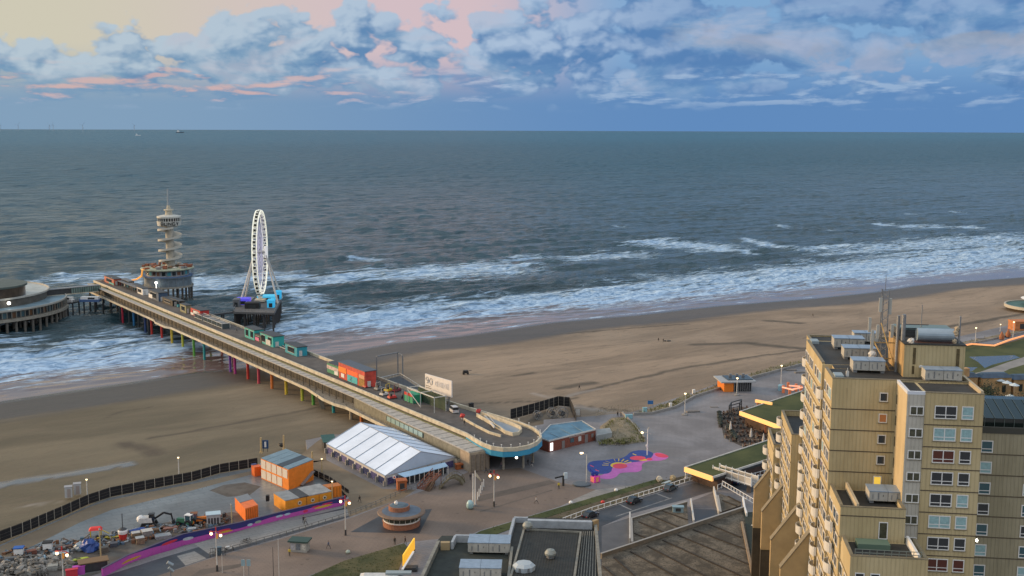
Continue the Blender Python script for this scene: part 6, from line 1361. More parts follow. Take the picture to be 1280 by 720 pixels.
t = thing('footbridge', 'white panelled footbridge crossing over the road towards the apartment block', 'footbridge', P(915, 600, 6.02))
a, b_ = P(891, 592, 8.4), P(939, 607, 8.4); d = (b_-a).normalized(); v = Vector((-d.y, d.x, 0))*2.6
mb = MB(); mb.prism([a, b_, b_+v, a+v], 8.1, 8.4); mb.build('deck', concr, t)
for off_ in (Vector((0, 0, 0)), v):
    L_ = (b_-a).length; n = 6
    for k in range(n):
        p, q = a.lerp(b_, (k+.06)/n)+off_, a.lerp(b_, (k+.94)/n)+off_; mb = MB(); mb.wall(p, q, 8.7, 10.1, .08); mb.build('panel', whited if k in (0, 5) else mat('grey_mesh_panel', (.30, .29, .27), .6), t)
    for k in range(n+1): p = a.lerp(b_, k/n)+off_; mb = MB(); mb.bar((p.x, p.y, 8.1), (p.x, p.y, 10.6), .28 if k in (0, n) else .2); mb.build('post', white, t)
    mb = MB(); mb.wall(a+off_, b_+off_, 8.35, 8.7, .2); mb.wall(a+off_, b_+off_, 10.12, 10.3, .16); mb.build('rail', white, t)
for f in (.08, .86): p = a.lerp(b_, f)+v*.5; mb = MB(); mb.bar((p.x, p.y, 6.03), (p.x, p.y, 8.1), .9); mb.build('pier', mat('brown_pier', (.18, .13, .09), .8), t)
Z1 = 30.
def nr_(a, b_): return (520+a/5.333, 640+b_/5.333)
nb = thing('flat_roofed_building', 'flat roofed building in the foreground with dark felt roofs and grey parapets', 'building', P(640, 700, Z1)*1.0*Vector((1, 1, 0)).length/Vector((1, 1, 0)).length if False else Vector((P(640, 700, Z1).x, P(640, 700, Z1).y, 6.)))
felt = mat('dark_felt', (.022, .028, .024), .75, var=.4, vs=.5, bump=.1, bs=2.); felt2 = mat('ribbed_felt', (.030, .030, .026), .7, var=.35, vs=.6)
par_b = mat('parapet_blue_grey', (.34, .38, .42), .5, var=.2, vs=.8); par_g = mat('parapet_grey', (.20, .20, .175), .7, var=.3, vs=.8)
oA = [nr_(20, 470), nr_(140, 195), nr_(172, 160), nr_(610, 160), nr_(640, 165), nr_(650, 470)]
oB = [nr_(612, 470), nr_(618, 170), nr_(655, 35), nr_(1205, 48), nr_(1235, 470)]
def ext2(pts, f):  # continue below the frame
    return pts
for pts in (oA, oB):
    q = [P(x, y, Z1) for x, y in pts]; mb = MB(); mb.prism(q, 6.05, Z1-.9 if pts is oA else Z1-.4); mb.build('wall', mat('near_wall', (.20, .18, .15), .8, var=.2, vs=.4), nb)
q = [P(x, y, Z1-.9) for x, y in oA]; mb = MB(); mb.prism(q, Z1-.898, Z1-.85); mb.build('felt_roof', felt, nb)
q = [P(x, y, Z1-.4) for x, y in oB]; mb = MB(); mb.prism(q, Z1-.398, Z1-.35); mb.build('felt_roof', felt2, nb)
def para(a, b_, z0, z1, w, m): mb = MB(); mb.wall(P(*nr_(*a), z1), P(*nr_(*b_), z1), z0, z1, w); mb.build('parapet', m, nb)
para((20, 470), (150, 190), Z1-1, Z1+.1, .5, par_g); para((165, 200), (225, 200), Z1-1, Z1+.35, .8, mat('ochre_box', (.33, .25, .14), .8)); para((240, 200), (262, 155), Z1-1, Z1+.35, .4, par_b)
para((262, 152), (610, 160), Z1-1, Z1+.35, .45, par_b); para((618, 175), (655, 38), Z1-1, Z1+.55, .45, par_b); para((655, 33), (745, 36), Z1-1, Z1+.55, .45, par_b); para((745, 50), (1175, 62), Z1-1, Z1+.9, .9, par_b); para((1175, 60), (1210, 48), Z1-1, Z1+.9, .6, mat('ochre_box', (0, 0, 0)))
para((1195, 55), (1232, 470), Z1-1, Z1+.3, .5, par_g)
para((612, 470), (640, 230), Z1-1, Z1+.2, .4, par_g)
zR = Z1+.5
q = [P(*nr_(*a), zR) for a in ((720, 108), (1098, 130), (1050, 470), (620, 470))]
mb = MB(); mb.prism(q, Z1-.35, zR-.3); mb.build('raised_roof', mat('striped_felt', (.035, .033, .028), .7, var=.35, vs=.8), nb)
mb = MB()
for k in range(1, 22):
    a, b_ = q[0].lerp(q[1], k/22), q[3].lerp(q[2], k/22); mb.bar((a.x, a.y, zR-.27), (b_.x, b_.y, zR-.27), .05, .05)
mb.build('roof_seam', felt, nb)['kind'] = 'stuff'
mb = MB(); mb.strip([(p.x, p.y) for p in q], Z1-.35, zR, .35, 0, True); mb.build('kerb', par_g, nb)
for k in range(7): a = P(*nr_(1115+k*14, 130+0), Z1-.2); b_ = P(*nr_(1075+k*20, 470), Z1-.2); mb = MB(); mb.bar(a, b_, .1, .12); mb.build('deck_board', par_g, nb)
def ac_unit(label, px, py, L_, W_, h, z, rz, n=2, group='rooftop ventilation units'):
    p = P(px, py, z); t = thing('ventilation_unit', label, 'ventilation unit', p, rz, group)
    um = mat('unit_cream', (.42, .41, .37), .55, var=.15, vs=1.); ub = mat('unit_blue_top', (.24, .32, .42), .35, var=.15, vs=1.)
    for k in range(n):
        w = L_/n; x = -L_/2+w*(k+.5); mb = MB(); mb.box((x, 0, .35), (w-.06, W_, h)); mb.build('casing', um, t, True)
        mb = MB(); mb.box((x, 0, .35+h), (w+.04, W_+.15, .1)); mb.build('lid', ub, t, True)
        mb = MB(); mb.box((x, -W_/2-.02, .55), (w*.06, .04, h*.7)); mb.box((x-w*.3, -W_/2-.02, .6), (w*.04, .04, h*.5)); mb.build('seam', greyst, t, True)
        mb = MB(); mb.box((x+w*.25, -W_/2-.03, .35+h*.5), (.06, .06, .22)); mb.build('latch', darkm, t, True)
    for x in (-L_*.42, L_*.42): mb = MB(); mb.box((x, 0, 0), (.5, W_*.9, .35)); mb.build('foot', greyst, t, True)
    return t
ac_unit('two section unit with a blue top at the back of the dark foreground roof', 612, 688, 6.6, 3.6, 1.5, Z1-.84, -.05)
ac_unit('two section unit with a blue top at the bottom edge of the dark foreground roof', 601, 720, 6.2, 3.2, 1.5, Z1-.84, -.03)
for x, y, r, lab in ((659.5, 662, .8, 'round pale ventilator at the back corner of the striped foreground roof'), (688, 697, .85, 'round pale domed ventilator in the middle of the striped foreground roof')):
    p = P(x, y, zR-.29); t = thing('roof_ventilator', lab, 'ventilator', p)
    mb = MB(); mb.lathe((0, 0, 0), [(r*.7, 0), (r*.7, .5)], 16); mb.build('collar', greyst, t, True)
    mb = MB(); mb.lathe((0, 0, 0), [(r, .5), (r*1.05, .8), (r*.7, 1.25), (0, 1.4)], 20); mb.build('dome', mat('vent_cream', (.24, .26, .24), .5, var=.2, vs=2.), t, True)
p = P(655, 712, zR-.29); t = thing('roof_hatch', 'white octagonal roof hatch at the front left of the striped foreground roof', 'roof hatch', p)
mb = MB(); mb.lathe((0, 0, 0), [(1.5, 0), (1.55, .7), (1.1, 1.1), (0, 1.15)], 8, sx=1.1); mb.build('lid', mat('hatch_pale', (.40, .46, .50), .4), t, True)
mb = MB(); mb.box((0, -1.3, .1), (1.6, .1, .6)); mb.build('front_panel', greyst, t, True)
a, b_ = P(504, 712, 6.1), P(518, 690, 6.1); t = thing('lit_sign', 'tall yellow lit advertising sign in a white frame at the edge of the lower lawn', 'sign', (a+b_)/2)
mb = MB(); mb.wall(a, b_, 6.8, 9.2, .25); mb.build('lit_panel', mat('yellow_light_panel', (.8, .5, .05), .5, emit=(1., .45, .02), es=.6), t)
mb = MB(); mb.bar(P(503, 712, 6.7)+Vector((0, 0, 0)), P(517, 689.5, 6.7), .4, .3); mb.bar(P(503, 712, 9.3), P(517, 689.5, 9.3), .4, .2); mb.build('frame', white, t)
for p in (a, b_): mb = MB(); mb.bar(p, p+Vector((0, 0, .7)), .3); mb.build('foot', darkm, t)
p = P(513, 712, 6.1); mb = MB(); mb.box(p, (3., 2., .5)); mb.box((p.x, p.y, p.z+.5), (2.6, 1.6, .15)); mb.thing('dark_plinth', darkm, 'dark low plinth to the right of the yellow lit sign', 'plinth')
p = P(476, 722, 8.2); t = thing('white_roof_canopy', 'white faceted roof canopy just entering the bottom edge of the picture', 'canopy', (p.x, p.y, 6.01))
mb = MB(); mb.box((0, 0, 2.2), (8.2, 4.2, .5), top=(6.6, 2.4)); mb.box((0, 0, 2.0), (8.4, 4.4, .2)); mb.build('roof', mat('canopy_white', (.55, .56, .55), .5, var=.15, vs=.8), t, True)
mb = MB(); mb.box((3.4, .6, 2.8), (5, 1.4, .35)); mb.build('grey_wing', mat('wing_grey', (.28, .34, .36), .5), t, True)
for x in (-3.8, 3.8):
    for y in (-1.9, 1.9): mb = MB(); mb.bar((x, y, 0), (x, y, 2.), .2); mb.build('post', greyst, t, True)
BR = R(-7.7); OB = Vector((41.6, 142.1, 0)); f1 = Vector((math.cos(BR), math.sin(BR), 0)); f2 = Vector((-f1.y, f1.x, 0))
GZ = 8.
ab = thing('apartment_block', 'tall stepped beige apartment block with ribbed walls and rows of white framed windows', 'apartment block', (OB.x, OB.y, GZ), BR)
def clad(name, c1, c2, rib=True):
    m = bpy.data.materials.new(name); m.use_nodes = True; N, L = nodes(m); g = G(m.node_tree); b = N['Principled BSDF']
    tcx = N.new('ShaderNodeTexCoord'); sp = N.new('ShaderNodeSeparateXYZ'); L.new(tcx.outputs['Object'], sp.inputs[0])
    a = g.noise(g.vec(g.mul(sp.outputs[0], .25), g.mul(sp.outputs[1], .25), g.mul(sp.outputs[2], .12)), 1., 6., .6)
    st = g.noise(g.vec(g.mul(sp.outputs[0], 1.1), g.mul(sp.outputs[1], 1.1), g.mul(sp.outputs[2], .06)), 1., 4., .6)
    c = g.mix(g.step(a, .35, .65), c1, c2); c = g.mix(g.mul(g.step(st, .55, .72), .30), c, tuple(x*.62 for x in c1))
    u = g.add(sp.outputs[0], sp.outputs[1])
    dr = g.m('FRACT', g.mul(g.add(sp.outputs[2], 8.-59.+56.), 1/2.8)); sk = g.noise(g.vec(g.mul(u, 2.6), g.mul(sp.outputs[2], .05), 0.), 1., 3., .7)
    c = g.mix(g.mul(g.mul(g.step(sk, .50, .70), g.step(dr, .35, 1.)), .38), c, tuple(x*.5 for x in c1))
    rb = g.m('PINGPONG', u, .24); rbm = g.step(rb, .0, .09)
    c = g.mix(g.mul(g.sub(1., rbm), .28), c, tuple(x*.55 for x in c1))
    hz = g.m('PINGPONG', g.add(sp.outputs[2], 8.2-59.+2.8*20-.0), 1.4); 
    L.new(c, b.inputs['Base Color']); b.inputs['Roughness'].default_value = .75
    bp = N.new('ShaderNodeBump'); bp.inputs['Strength'].default_value = .5; bp.inputs['Distance'].default_value = .06; L.new(rbm, bp.inputs['Height']); L.new(bp.outputs[0], b.inputs['Normal'])
    MATS[name] = m; return m
cl1 = clad('beige_cladding', (.43, .345, .185), (.51, .42, .24)); cl2 = clad('grey_beige_cladding', (.42, .40, .34), (.50, .48, .42))
cl3 = clad('sandy_cladding', (.46, .37, .22), (.54, .44, .27))
band = mat('dark_joint', (.09, .07, .045), .8); pcap = mat('parapet_cap', (.20, .17, .11), .6, var=.2, vs=1.); roofm = mat('block_roof_felt', (.028, .028, .026), .7, var=.4, vs=.35, bump=.1, bs=3.)
pin = mat('parapet_inner', (.42, .36, .25), .7, var=.15, vs=.6); wfr = mat('window_frame_white', (.70, .70, .68), .4)
curt = mat('curtain_cyan', (.26, .42, .44), .35, var=.2, vs=3., spec=.7); red_in = mat('dim_red_room', (.10, .03, .02), .3); grn_in = mat('dim_olive_room', (.07, .07, .045), .25, var=.4, vs=2.); warm_in = mat('lit_window_yellow', (.8, .6, .1), .5, emit=(1., .62, .08), es=.5); dimwarm = mat('dim_warm_window', (.2, .08, .03), .4, emit=(1., .35, .1), es=.12)
gz = GZ
def lbox(mb, a0, a1, b0, b1, z0, z1, mi=0): mb.prism([(a0, b0), (a1, b0), (a1, b1), (a0, b1)], z0-gz, z1-gz, mi)
def vol(name, a0, a1, b0, b1, z1, m, roofz=None, par=.0, capw=.3, z0=GZ, sides='lrfb'):
    """wall volume with its parapet, cap and felt"""
    mb = MB(); lbox(mb, a0, a1, b0, b1, z0, z1-par); mb.build(name, m, ab, True)
    if par > 0:
        w = .35
        S_ = {'f': (a0, a1, b0, b0+w), 'b': (a0, a1, b1-w, b1), 'l': (a0, a0+w, b0+w, b1-w), 'r': (a1-w, a1, b0+w, b1-w)}
        for k in sides:
            q = S_[k]; mb = MB(); lbox(mb, q[0], q[1], q[2], q[3], z1-par+.002, z1); p_ = mb.build('parapet', m, ab, True)
            mb = MB(); lbox(mb, q[0]-.04, q[1]+.04, q[2]-.04, q[3]+.04, z1+.002, z1+.09); mb.build('cap', pcap, p_, True)
        mb = MB(); lbox(mb, a0+w, a1-w, b0+w, b1-w, z1-par+.003, z1-par+.05); mb.build('roof', roofm, ab, True)
SJ = [59.0-2.8*i for i in range(19)]          # joint heights
def joints_front(a0, a1, b, ztop, zbot=12.):
    for zj in SJ:
        if zbot < zj < ztop-.5: mb = MB(); lbox(mb, a0, a1, b-.035, b+.05, zj-.065, zj+.065); mb.build('joint', band, ab, True)
def joints_left(a, b0, b1, ztop, zbot=12.):
    for zj in SJ:
        if zbot < zj < ztop-.5: mb = MB(); lbox(mb, a-.035, a+.05, b0, b1, zj-.065, zj+.065); mb.build('joint', band, ab, True)
wrnd = random.Random(33); WIN = [0]
def win_f(a0, a1, b, z0, z1, cols=1, pane=None, transom=True, name='window'):
    """window in a front wall at b"""
    WIN[0] += 1
    mb = MB(); t = .11; lbox(mb, a0, a1, b-.07, b+.06, z0, z0+t); lbox(mb, a0, a1, b-.07, b+.06, z1-t, z1)
    for k in range(cols+1): x = a0+(a1-a0-t)*k/cols; lbox(mb, x, x+t, b-.065, b+.06, z0+t, z1-t)
    if transom: zt = z0+(z1-z0)*.27; lbox(mb, a0+t, a1-t, b-.06, b+.05, zt, zt+.09)
    o = mb.build(name, wfr, ab, True)
    mb = MB(); lbox(mb, a0+.04, a1-.04, b-.03, b+.04, z0+.04, z1-.04); mb.build('pane', pane or glass, o, True)
    mb = MB(); lbox(mb, a0-.08, a1+.08, b-.14, b+.02, z0-.08, z0-.005); mb.build('sill', pcap, o, True)
    return o
def win_l(a, b0, b1, z0, z1, cols=1, pane=None, name='window'):
    WIN[0] += 1
    mb = MB(); t = .12; lbox(mb, a-.07, a+.06, b0, b1, z0, z0+t); lbox(mb, a-.07, a+.06, b0, b1, z1-t, z1)
    for k in range(cols+1): y = b0+(b1-b0-t)*k/cols; lbox(mb, a-.065, a+.06, y, y+t, z0+t, z1-t)
    o = mb.build(name, wfr, ab, True)
    mb = MB(); lbox(mb, a-.03, a+.04, b0+.04, b1-.04, z0+.04, z1-.04); mb.build('pane', pane or glass, o, True)
vol('wall', 0, 17.1, 0, 7.2, 63, cl1, par=.18, sides='lf')
vol('wall', 0, 17.1, 9.6, 27.2, 63, cl1, par=.18, sides='l'); vol('wall', .5, 17.1, 27.2, 31.2, 62.99, cl1, par=.18, sides='lb')
mb = MB(); lbox(mb, 1.3, 17.1, 7.2, 9.6, gz, 62.78); mb.build('wall', cl1, ab, True)
mb = MB(); lbox(mb, 1.3, 17.1, 7.2, 9.6, 62.783, 62.86); mb.build('roof', roofm, ab, True)
mb = MB(); lbox(mb, .4, 1.5, .5, 2.6, 62.87, 63.3); mb.build('light_well', mat('pale_blue_well', (.26, .33, .37), .6), ab, True)
mb = MB(); lbox(mb, .4, 1.5, 24.4, 26.6, 62.87, 63.3); mb.build('light_well', MATS['pale_blue_well'], ab, True)
mb = MB(); lbox(mb, 8.1, 10.2, -6.4, 0, gz, 62.7); mb.build('wall', cl2, ab, True)
mb = MB(); lbox(mb, 8.06, 8.1, -6.35, -.003, gz, 62.69); mb.build('side_facing', cl3, ab, True)
vol('wall', 10.2, 17.1, -6.5, -.003, 63, cl1, par=.2, sides='f')
for (q, m_) in (((8.04, 8.4, -6.42, 0), mat('white_blue_cap', (.62, .66, .72), .4)), ((8.4, 10.2, -6.42, -6.1), MATS['white_blue_cap'])): mb = MB(); lbox(mb, q[0], q[1], q[2], q[3], 62.705, 63.1); mb.build('parapet', m_, ab, True)
mb = MB(); lbox(mb, 8.4, 10.2, -6.1, 0, 62.703, 62.8); mb.build('roof', roofm, ab, True)
mb = MB(); lbox(mb, 16.75, 17.1, -6.1, 4.5, 62.81, 63.35); mb.build('parapet', pin, ab, True)
vol('wall', .25, 8.03, -9.2, -.006, 48.9, cl1, par=.75, sides='lfr')
vol('wall', .5, 9.3, -16.2, -9.203, 45.3, cl1, par=.75, sides='lfr')
mb = MB(); lbox(mb, 2.2, 2.5, -9.0, -.2, 48.3, 49.3); mb.build('terrace_wall', pin, ab, True)
mb = MB(); lbox(mb, 8.2, 8.5, -15.8, -9.3, 44.6, 45.6); mb.build('terrace_wall', white, ab, True)
mb = MB(); lbox(mb, 2.0, 5.8, -12.2, -10.2, 44.7, 45.35); mb.build('planter', mat('dull_green_metal', (.10, .16, .12), .5), ab, True)
mb = MB()
for h in (45.7, 46.1): lbox(mb, 1.0, 8.6, -16.1, -16.02, h, h+.06)
for k in range(10): lbox(mb, 1.0+k*.83, 1.06+k*.83, -16.1, -16.04, 45.3, 46.1)
mb.build('terrace_railing', mat('rail_green_grey', (.16, .19, .17), .5), ab, True)
vol('wall', -1.2, 15, 31.3, 47, 46.8, cl1, par=.9, sides='lfb'); vol('wall', -2.3, 14, 47.1, 58, 40.6, cl1, par=.9, sides='lfb'); vol('wall', -.4, 14, 58.1, 76, 30, cl1, par=.9, sides='lfb')
mb = MB(); lbox(mb, -.6, 16, -16, 76, gz, 20); mb.build('podium', mat('podium_shade', (.05, .042, .03), .8, var=.4, vs=.3), ab, True) if False else None
for b0, zt, ai, a_out in ((51.5, 35.2, -2.2, -5.0), (41, 35.4, -1.2, -4.5), (28, 36.6, 0, -4.2), (15.3, 36.8, 0, -4.0)):
    sl_ = 1.45; pr = [(ai, 24.), (a_out, 24.), (a_out, zt-sl_*(ai-a_out)), (ai, zt)]
    mb = MB(); vs = [(a, b0-.6, z-gz) for a, z in pr]+[(a, b0+.6, z-gz) for a, z in pr]
    mb._a(vs, [(3, 2, 1, 0), (4, 5, 6, 7)]+[(i, (i+1) % 4, 4+(i+1) % 4, 4+i) for i in range(4)]); mb.build('raked_fin', mat('fin_tan', (.42, .31, .16), .75, var=.12, vs=.4), ab, True)
    mb = MB(); mb.bar((a_out-.05, b0, zt-sl_*(ai-a_out)+.05-gz), (ai+.02, b0, zt+.06-gz), 1.4, .14); mb.build('fin_cap', pcap, ab, True)
    mb = MB(); lbox(mb, a_out, ai-.003, b0-.5, b0+.5, gz, 23.997); mb.build('fin_base', mat('podium_shade', (.05, .042, .03), .8, var=.4, vs=.3), ab, True)  # shadow below the fins painted as a dark base colour
joints_front(.02, 8.05, 0, 63, 50.); joints_front(10.2, 17.12, -6.5, 63, 38); joints_front(.52, 9.3, -16.2, 45, 38); joints_front(.26, 8.0, -9.2, 48.5, 45)
for b0, b1, a, zt in ((0, 7.2, 0, 63), (9.6, 27.2, 0, 63), (27.25, 31.2, .5, 62), (-9.2, -.2, .25, 48), (-16.2, -9.3, .5, 45), (31.3, 47, -1.2, 46), (47.1, 58, -2.3, 40)): joints_left(a, b0, b1, zt, 26)
zt = 61.35
for i, zj in enumerate([61.25]+[58.6-2.8*k for k in range(9)]):
    top = zj; 
    z1 = 61.45 if i == 0 else 59.-2.8*(i-1)-.55
    z1 = 61.45-2.8*i if i else 61.45
    pan = [glass, curt, red_in, glass, glass, curt, glass, red_in, glass, glass][i % 10]; pan2 = [curt, curt, glass, glass, curt, curt, glass, red_in, glass, glass][i % 10]
    win_f(11.35, 14.0, -6.5, z1-1.65, z1, 2, pan); win_f(14.55, 15.95, -6.5, z1-1.65, z1, 1, pan2)
    win_f(8.45, 10.1, -6.4, z1-1.35, z1-.2, 2, grn_in, False)
    if z1 > 52: win_f(6.0, 7.05, 0, z1-1.3, z1-.1, 1, [glass, dimwarm, glass, glass, glass][i % 5], False)
    mb = MB(); lbox(mb, 8.02, 8.06, -.75, -.25, z1-1.4, z1-.2); mb.build('slot_window', glass, ab, True)
win_f(5.7, 6.75, 0, 49.0, 50.2, 1, warm_in, False)
win_f(4.9, 6.0, -9.2, 45.0, 47.2, 1, grn_in, False, name='terrace_door')
for k, z1 in enumerate((43.3, 40.5, 37.7)): win_f(1.1, 2.2, -16.2, z1-1.5, z1, 1, [glass, curt, glass][k]); win_f(2.85, 3.95, -16.2, z1-1.5, z1, 1, [glass, curt, glass][k])
mb = MB(); mb.blob((17.35, -6.3, 44.4-gz), (.13, .13, .2), 3); mb.build('wall_lamp', lampwh, ab, True)
rest = MB()
segs = [(0, 7.2, 0, 63, (.6, 2.9, 5.2)), (9.6, 27.2, 0, 63, (10.2, 12.6, 15., 18.6, 21., 23.4, 25.2)), (27.3, 31., .5, 62, (28.2,)), (-9.2, -.2, .25, 48.5, (-8, -6.2, -3.2, -1.9)), (-16.2, -9.3, .5, 45, (-15.4, -14, -11.2)), (31.3, 47, -1.2, 46, (32, 34.5, 37, 39.5, 42, 44.4)), (47.1, 58, -2.3, 40, (47.8, 50, 52.6, 55))]
for i in range(12):
    z1 = 61.45-2.8*i
    for b0, b1, a, zt, pos in segs:
        if z1 > zt-1 or z1 < 29: continue
        for j, b in enumerate(pos):
            w = 1.5 if (j+i) % 3 else 2.1
            if WIN[0] < 96 and z1 > 34: win_l(a, b, b+w, z1-1.5, z1, 2 if w > 2 else 1, curt if (i*5+j*3) % 7 == 0 else glass)
            else:
                for (x0, x1, bb0, bb1, zz0, zz1) in ((a-.06, a+.02, b, b+w, z1-1.5, z1-1.38), (a-.06, a+.02, b, b+w, z1-.12, z1), (a-.06, a+.02, b, b+.12, z1-1.38, z1-.12), (a-.06, a+.02, b+w-.12, b+w, z1-1.38, z1-.12)): lbox(rest, x0, x1, bb0, bb1, zz0, zz1, 0)
                lbox(rest, a-.03, a+.02, b+.12, b+w-.12, z1-1.38, z1-.12, 1)
o = rest.build('more_windows', [wfr, glass], ab, True); o['kind'] = 'stuff'
bal = mat('balcony_white', (.58, .57, .53), .5, var=.1, vs=1.)
for i in range(13):
    zf = 58.6-2.8*i
    for bc, zt in ((8.4, 60), (29.2, 60), (-4.8, 46), (-12, 40), (24.2, 44), (45.9, 45), (57.2, 38), (16, 33)):
        if zf > zt or zf < 27: continue
        mb = MB(); n = 8; pts = []
        aa_ = .5 if bc == 29.2 else (-.1 if bc < 30 else (-1.3 if bc < 50 else -2.4))
        for k in range(n+1): t = math.pi*k/n; pts.append((aa_-.75*math.sin(t), bc-1.25*math.cos(t)))
        mb.strip(pts, zf-gz, zf+1.15-gz, .1); mb.prism(pts, zf-.12-gz, zf-.003-gz); mb.build('balcony', bal, ab, True)
mb = MB(); lbox(mb, 9.4, 17.0, 2.9, 13.2, 62.8, 67.2); ph = mb.build('plant_house', cl1, ab, True)
mb = MB(); lbox(mb, 9.35, 9.4, 2.95, 13.1, 62.8, 67.18); mb.build('side_facing', mat('stained_cladding', (.40, .27, .12), .8, var=.45, vs=.6, stretch=(1, 1, .25)), ph, True)
mb = MB(); lbox(mb, 9.3, 17.1, 2.8, 13.3, 67.202, 67.33); mb.build('roof', roofm, ph, True)
for a0, w, z0, z1 in ((10.5, .35, 64.6, 66.8), (10.45, .3, 63.3, 64.4), (15.9, .4, 63.4, 66.8)): mb = MB(); lbox(mb, a0, a0+w, 2.86, 2.9, z0, z1); mb.build('stain', mat('water_stain', (.10, .075, .035), .9, var=.4, vs=3.), ph, True)
mb = MB(); mb.blob((11.6, 2.85, 64.3-gz), (.3, .15, .2), 3); mb.build('wall_vent', white, ph, True)
mb = MB(); mb.tube((11.2, 4.6, 68.3-gz), (15.8, 4.6, 68.3-gz), .85, n=20); mb.build('steel_tank', mat('tank_blue_grey', (.30, .37, .42), .3, .2, var=.1, vs=.8), ab, True)
mb = MB(); lbox(mb, 10.9, 16.0, 3.7, 5.5, 67.34, 67.3); mb.build('tank_cradle', mat('rust_base', (.12, .05, .035), .7), ab, True)
for k in range(4): mb = MB(); lbox(mb, 9.8, 13.5, 8.+k*.0+.1*k, 8.05+.1*k, 67.4+k*.5, 67.5+k*.5); mb.build('louvre', darkm, ab, True)
mb = MB(); lbox(mb, 9.7, 16.6, 8.6, 12., 67.34, 68.2); mb.build('plant_cabinet', mat('plant_dark', (.07, .075, .08), .6, var=.3, vs=.6), ab, True)
mb = MB(); lbox(mb, 9.6, 16.7, 8.5, 12.1, 68.21, 68.35); mb.build('plant_lid', mat('teal_grey_lid', (.14, .20, .20), .5), ab, True)
for a, b, h, r in ((9.6, 5.2, 70.8, .28), (9.05, 5.9, 70.5, .22), (16.4, 4.0, 70.9, .14), (12.9, 10, 71.4, .07)): mb = MB(); mb.tube((a, b, (62.4 if a < 9.4 else 67)-gz), (a, b, h-gz), r, n=10); mb.build('flue', greyst, ab, True)
mb = MB(); mb.blob((10.3, 3.5, 67.5-gz), (.45, .4, .45), 5); mb.build('dish', whited, ab, True)
for z in (67.6, 68.7, 69.3): mb = MB(); mb.blob((15.9+.1*(z-68), 3.9, z-gz), (.32, .28, .4), int(z)); mb.build('siren', mat('siren_tan', (.45, .36, .24), .6, var=.3, vs=3.), ab, True)
mb = MB()
for (a, b) in ((7.6, 9.2), (8.4, 9.6), (7.6, 10.2)): mb.bar((a, b, 62.4-gz), (a, b, 73.4-gz), .13)
for k in range(10): z = 63+k*1.05-gz; mb.bar((7.6, 9.2, z), (8.4, 9.6, z+.5), .07); mb.bar((8.4, 9.6, z), (7.6, 10.2, z+.5), .07); mb.bar((7.6, 10.2, z), (7.6, 9.2, z), .07)
mb.build('antenna_mast', greyst, ab, True)
mb = MB(); mb.bar((7.9, 9.6, 73-gz), (7.9, 9.6, 75.4-gz), .06); mb.bar((7.2, 9.6, 73.5-gz), (8.8, 9.6, 73.5-gz), .06); mb.build('aerial', greyst, ab, True)
for a, b, z, h in ((6.3, 8.6, 64.4, 3.6), (6.1, 9.8, 67.5, 2.0), (8.9, 8.8, 67., 1.8), (8.7, 10., 70., 2.2), (7.2, 8.8, 70.5, 1.9), (7.0, 8.8, 66.8, 1.9)): mb = MB(); mb.box((a, b, z-gz), (.38, .25, h)); mb.build('antenna_panel', mat('antenna_pale', (.42, .42, .38), .5), ab, True)
mb = MB(); mb.tube((6.4, 8.4, 62.4-gz), (6.4, 8.4, 64.6-gz), .5, n=12); mb.blob((6.4, 8.4, 64.7-gz), (.6, .6, .5), 3, amp=.05); mb.build('round_vent', whited, ab, True)
mb = MB(); mb.tube((5.2, 8.8, 63.4-gz), (6.2, 9.6, 63.4-gz), .6, n=14); mb.build('drum_vent', mat('pale_drum', (.4, .42, .4), .5), ab, True)
mb = MB(); mb.bar((8.6, 6.6, 62.4-gz), (6.5, 8.6, 66.5-gz), .15); mb.bar((9.3, 6.6, 62.4-gz), (7.4, 8.8, 69-gz), .12); mb.bar((6.2, 9.2, 64-gz), (9.4, 9.2, 64-gz), .14); mb.bar((6.2, 9.2, 66.2-gz), (9.4, 9.2, 66.2-gz), .14); mb.build('ladder_frame', mat('ochre_steel', (.42, .29, .12), .6), ab, True)
mb = MB(); mb.bar((2.2, 1.5, 62.9-gz), (4.2, 15, 62.6-gz), .12, .12); mb.build('cable_tray', greyst, ab, True)
mb = MB(); mb.bar((2.1, 1.6, 62.35-gz), (2.1, 1.6, 64.1-gz), .1); mb.box((2.1, 1.6, 63-gz), (.35, .3, .7)); mb.build('junction_post', whited, ab, True)
for i, (a, b, L_, lab) in enumerate(((5.35, 5.9, 4.2, 'nearest unit of the row of three on the left roof of the tall apartment block'), (5.6, 14.6, 4.4, 'middle unit of the row of three on the roof of the tall apartment block'), (5.3, 22., 4.4, 'farthest unit of the row of three on the roof of the tall apartment block'), (13.8, 1.2, 4.6, 'unit standing on the right wing roof below the beige plant house'))):
    p = OB+f1*a+f2*b; px, py = QV(p.x, p.y, 62.87); ac_unit(lab, px, py, L_, 2.6 if b > 2 else 2.2, 1.25, 62.87, BR)
p = OB+f1*6.6+f2*-4.0; px, py = QV(p.x, p.y, 48.25); ac_unit('grey lidded unit on the terrace below the yellow lit window', px, py, 4.6, 2.8, 1.2, 48.25, BR)
p = OB+f1*8.6+f2*27; px, py = QV(p.x, p.y, 62.87); ac_unit('pale low unit at the far edge of the block roof behind the antennas', px, py, 3.6, 2.2, 1.2, 62.87, BR)
rb = thing('rear_apartment_wing', 'darker grey green lower apartment wing behind the right edge of the tall block', 'apartment block', tuple(OB+f1*25+f2*8)[:2]+(GZ,), BR)
RBL = (25., 8.)
cl4 = clad('grey_green_cladding', (.27, .24, .155), (.33, .295, .20))
def rbox(mb, a0, a1, b0, b1, z0, z1): mb.prism([(a0-RBL[0], b0-RBL[1]), (a1-RBL[0], b0-RBL[1]), (a1-RBL[0], b1-RBL[1]), (a0-RBL[0], b1-RBL[1])], z0-gz, z1-gz)
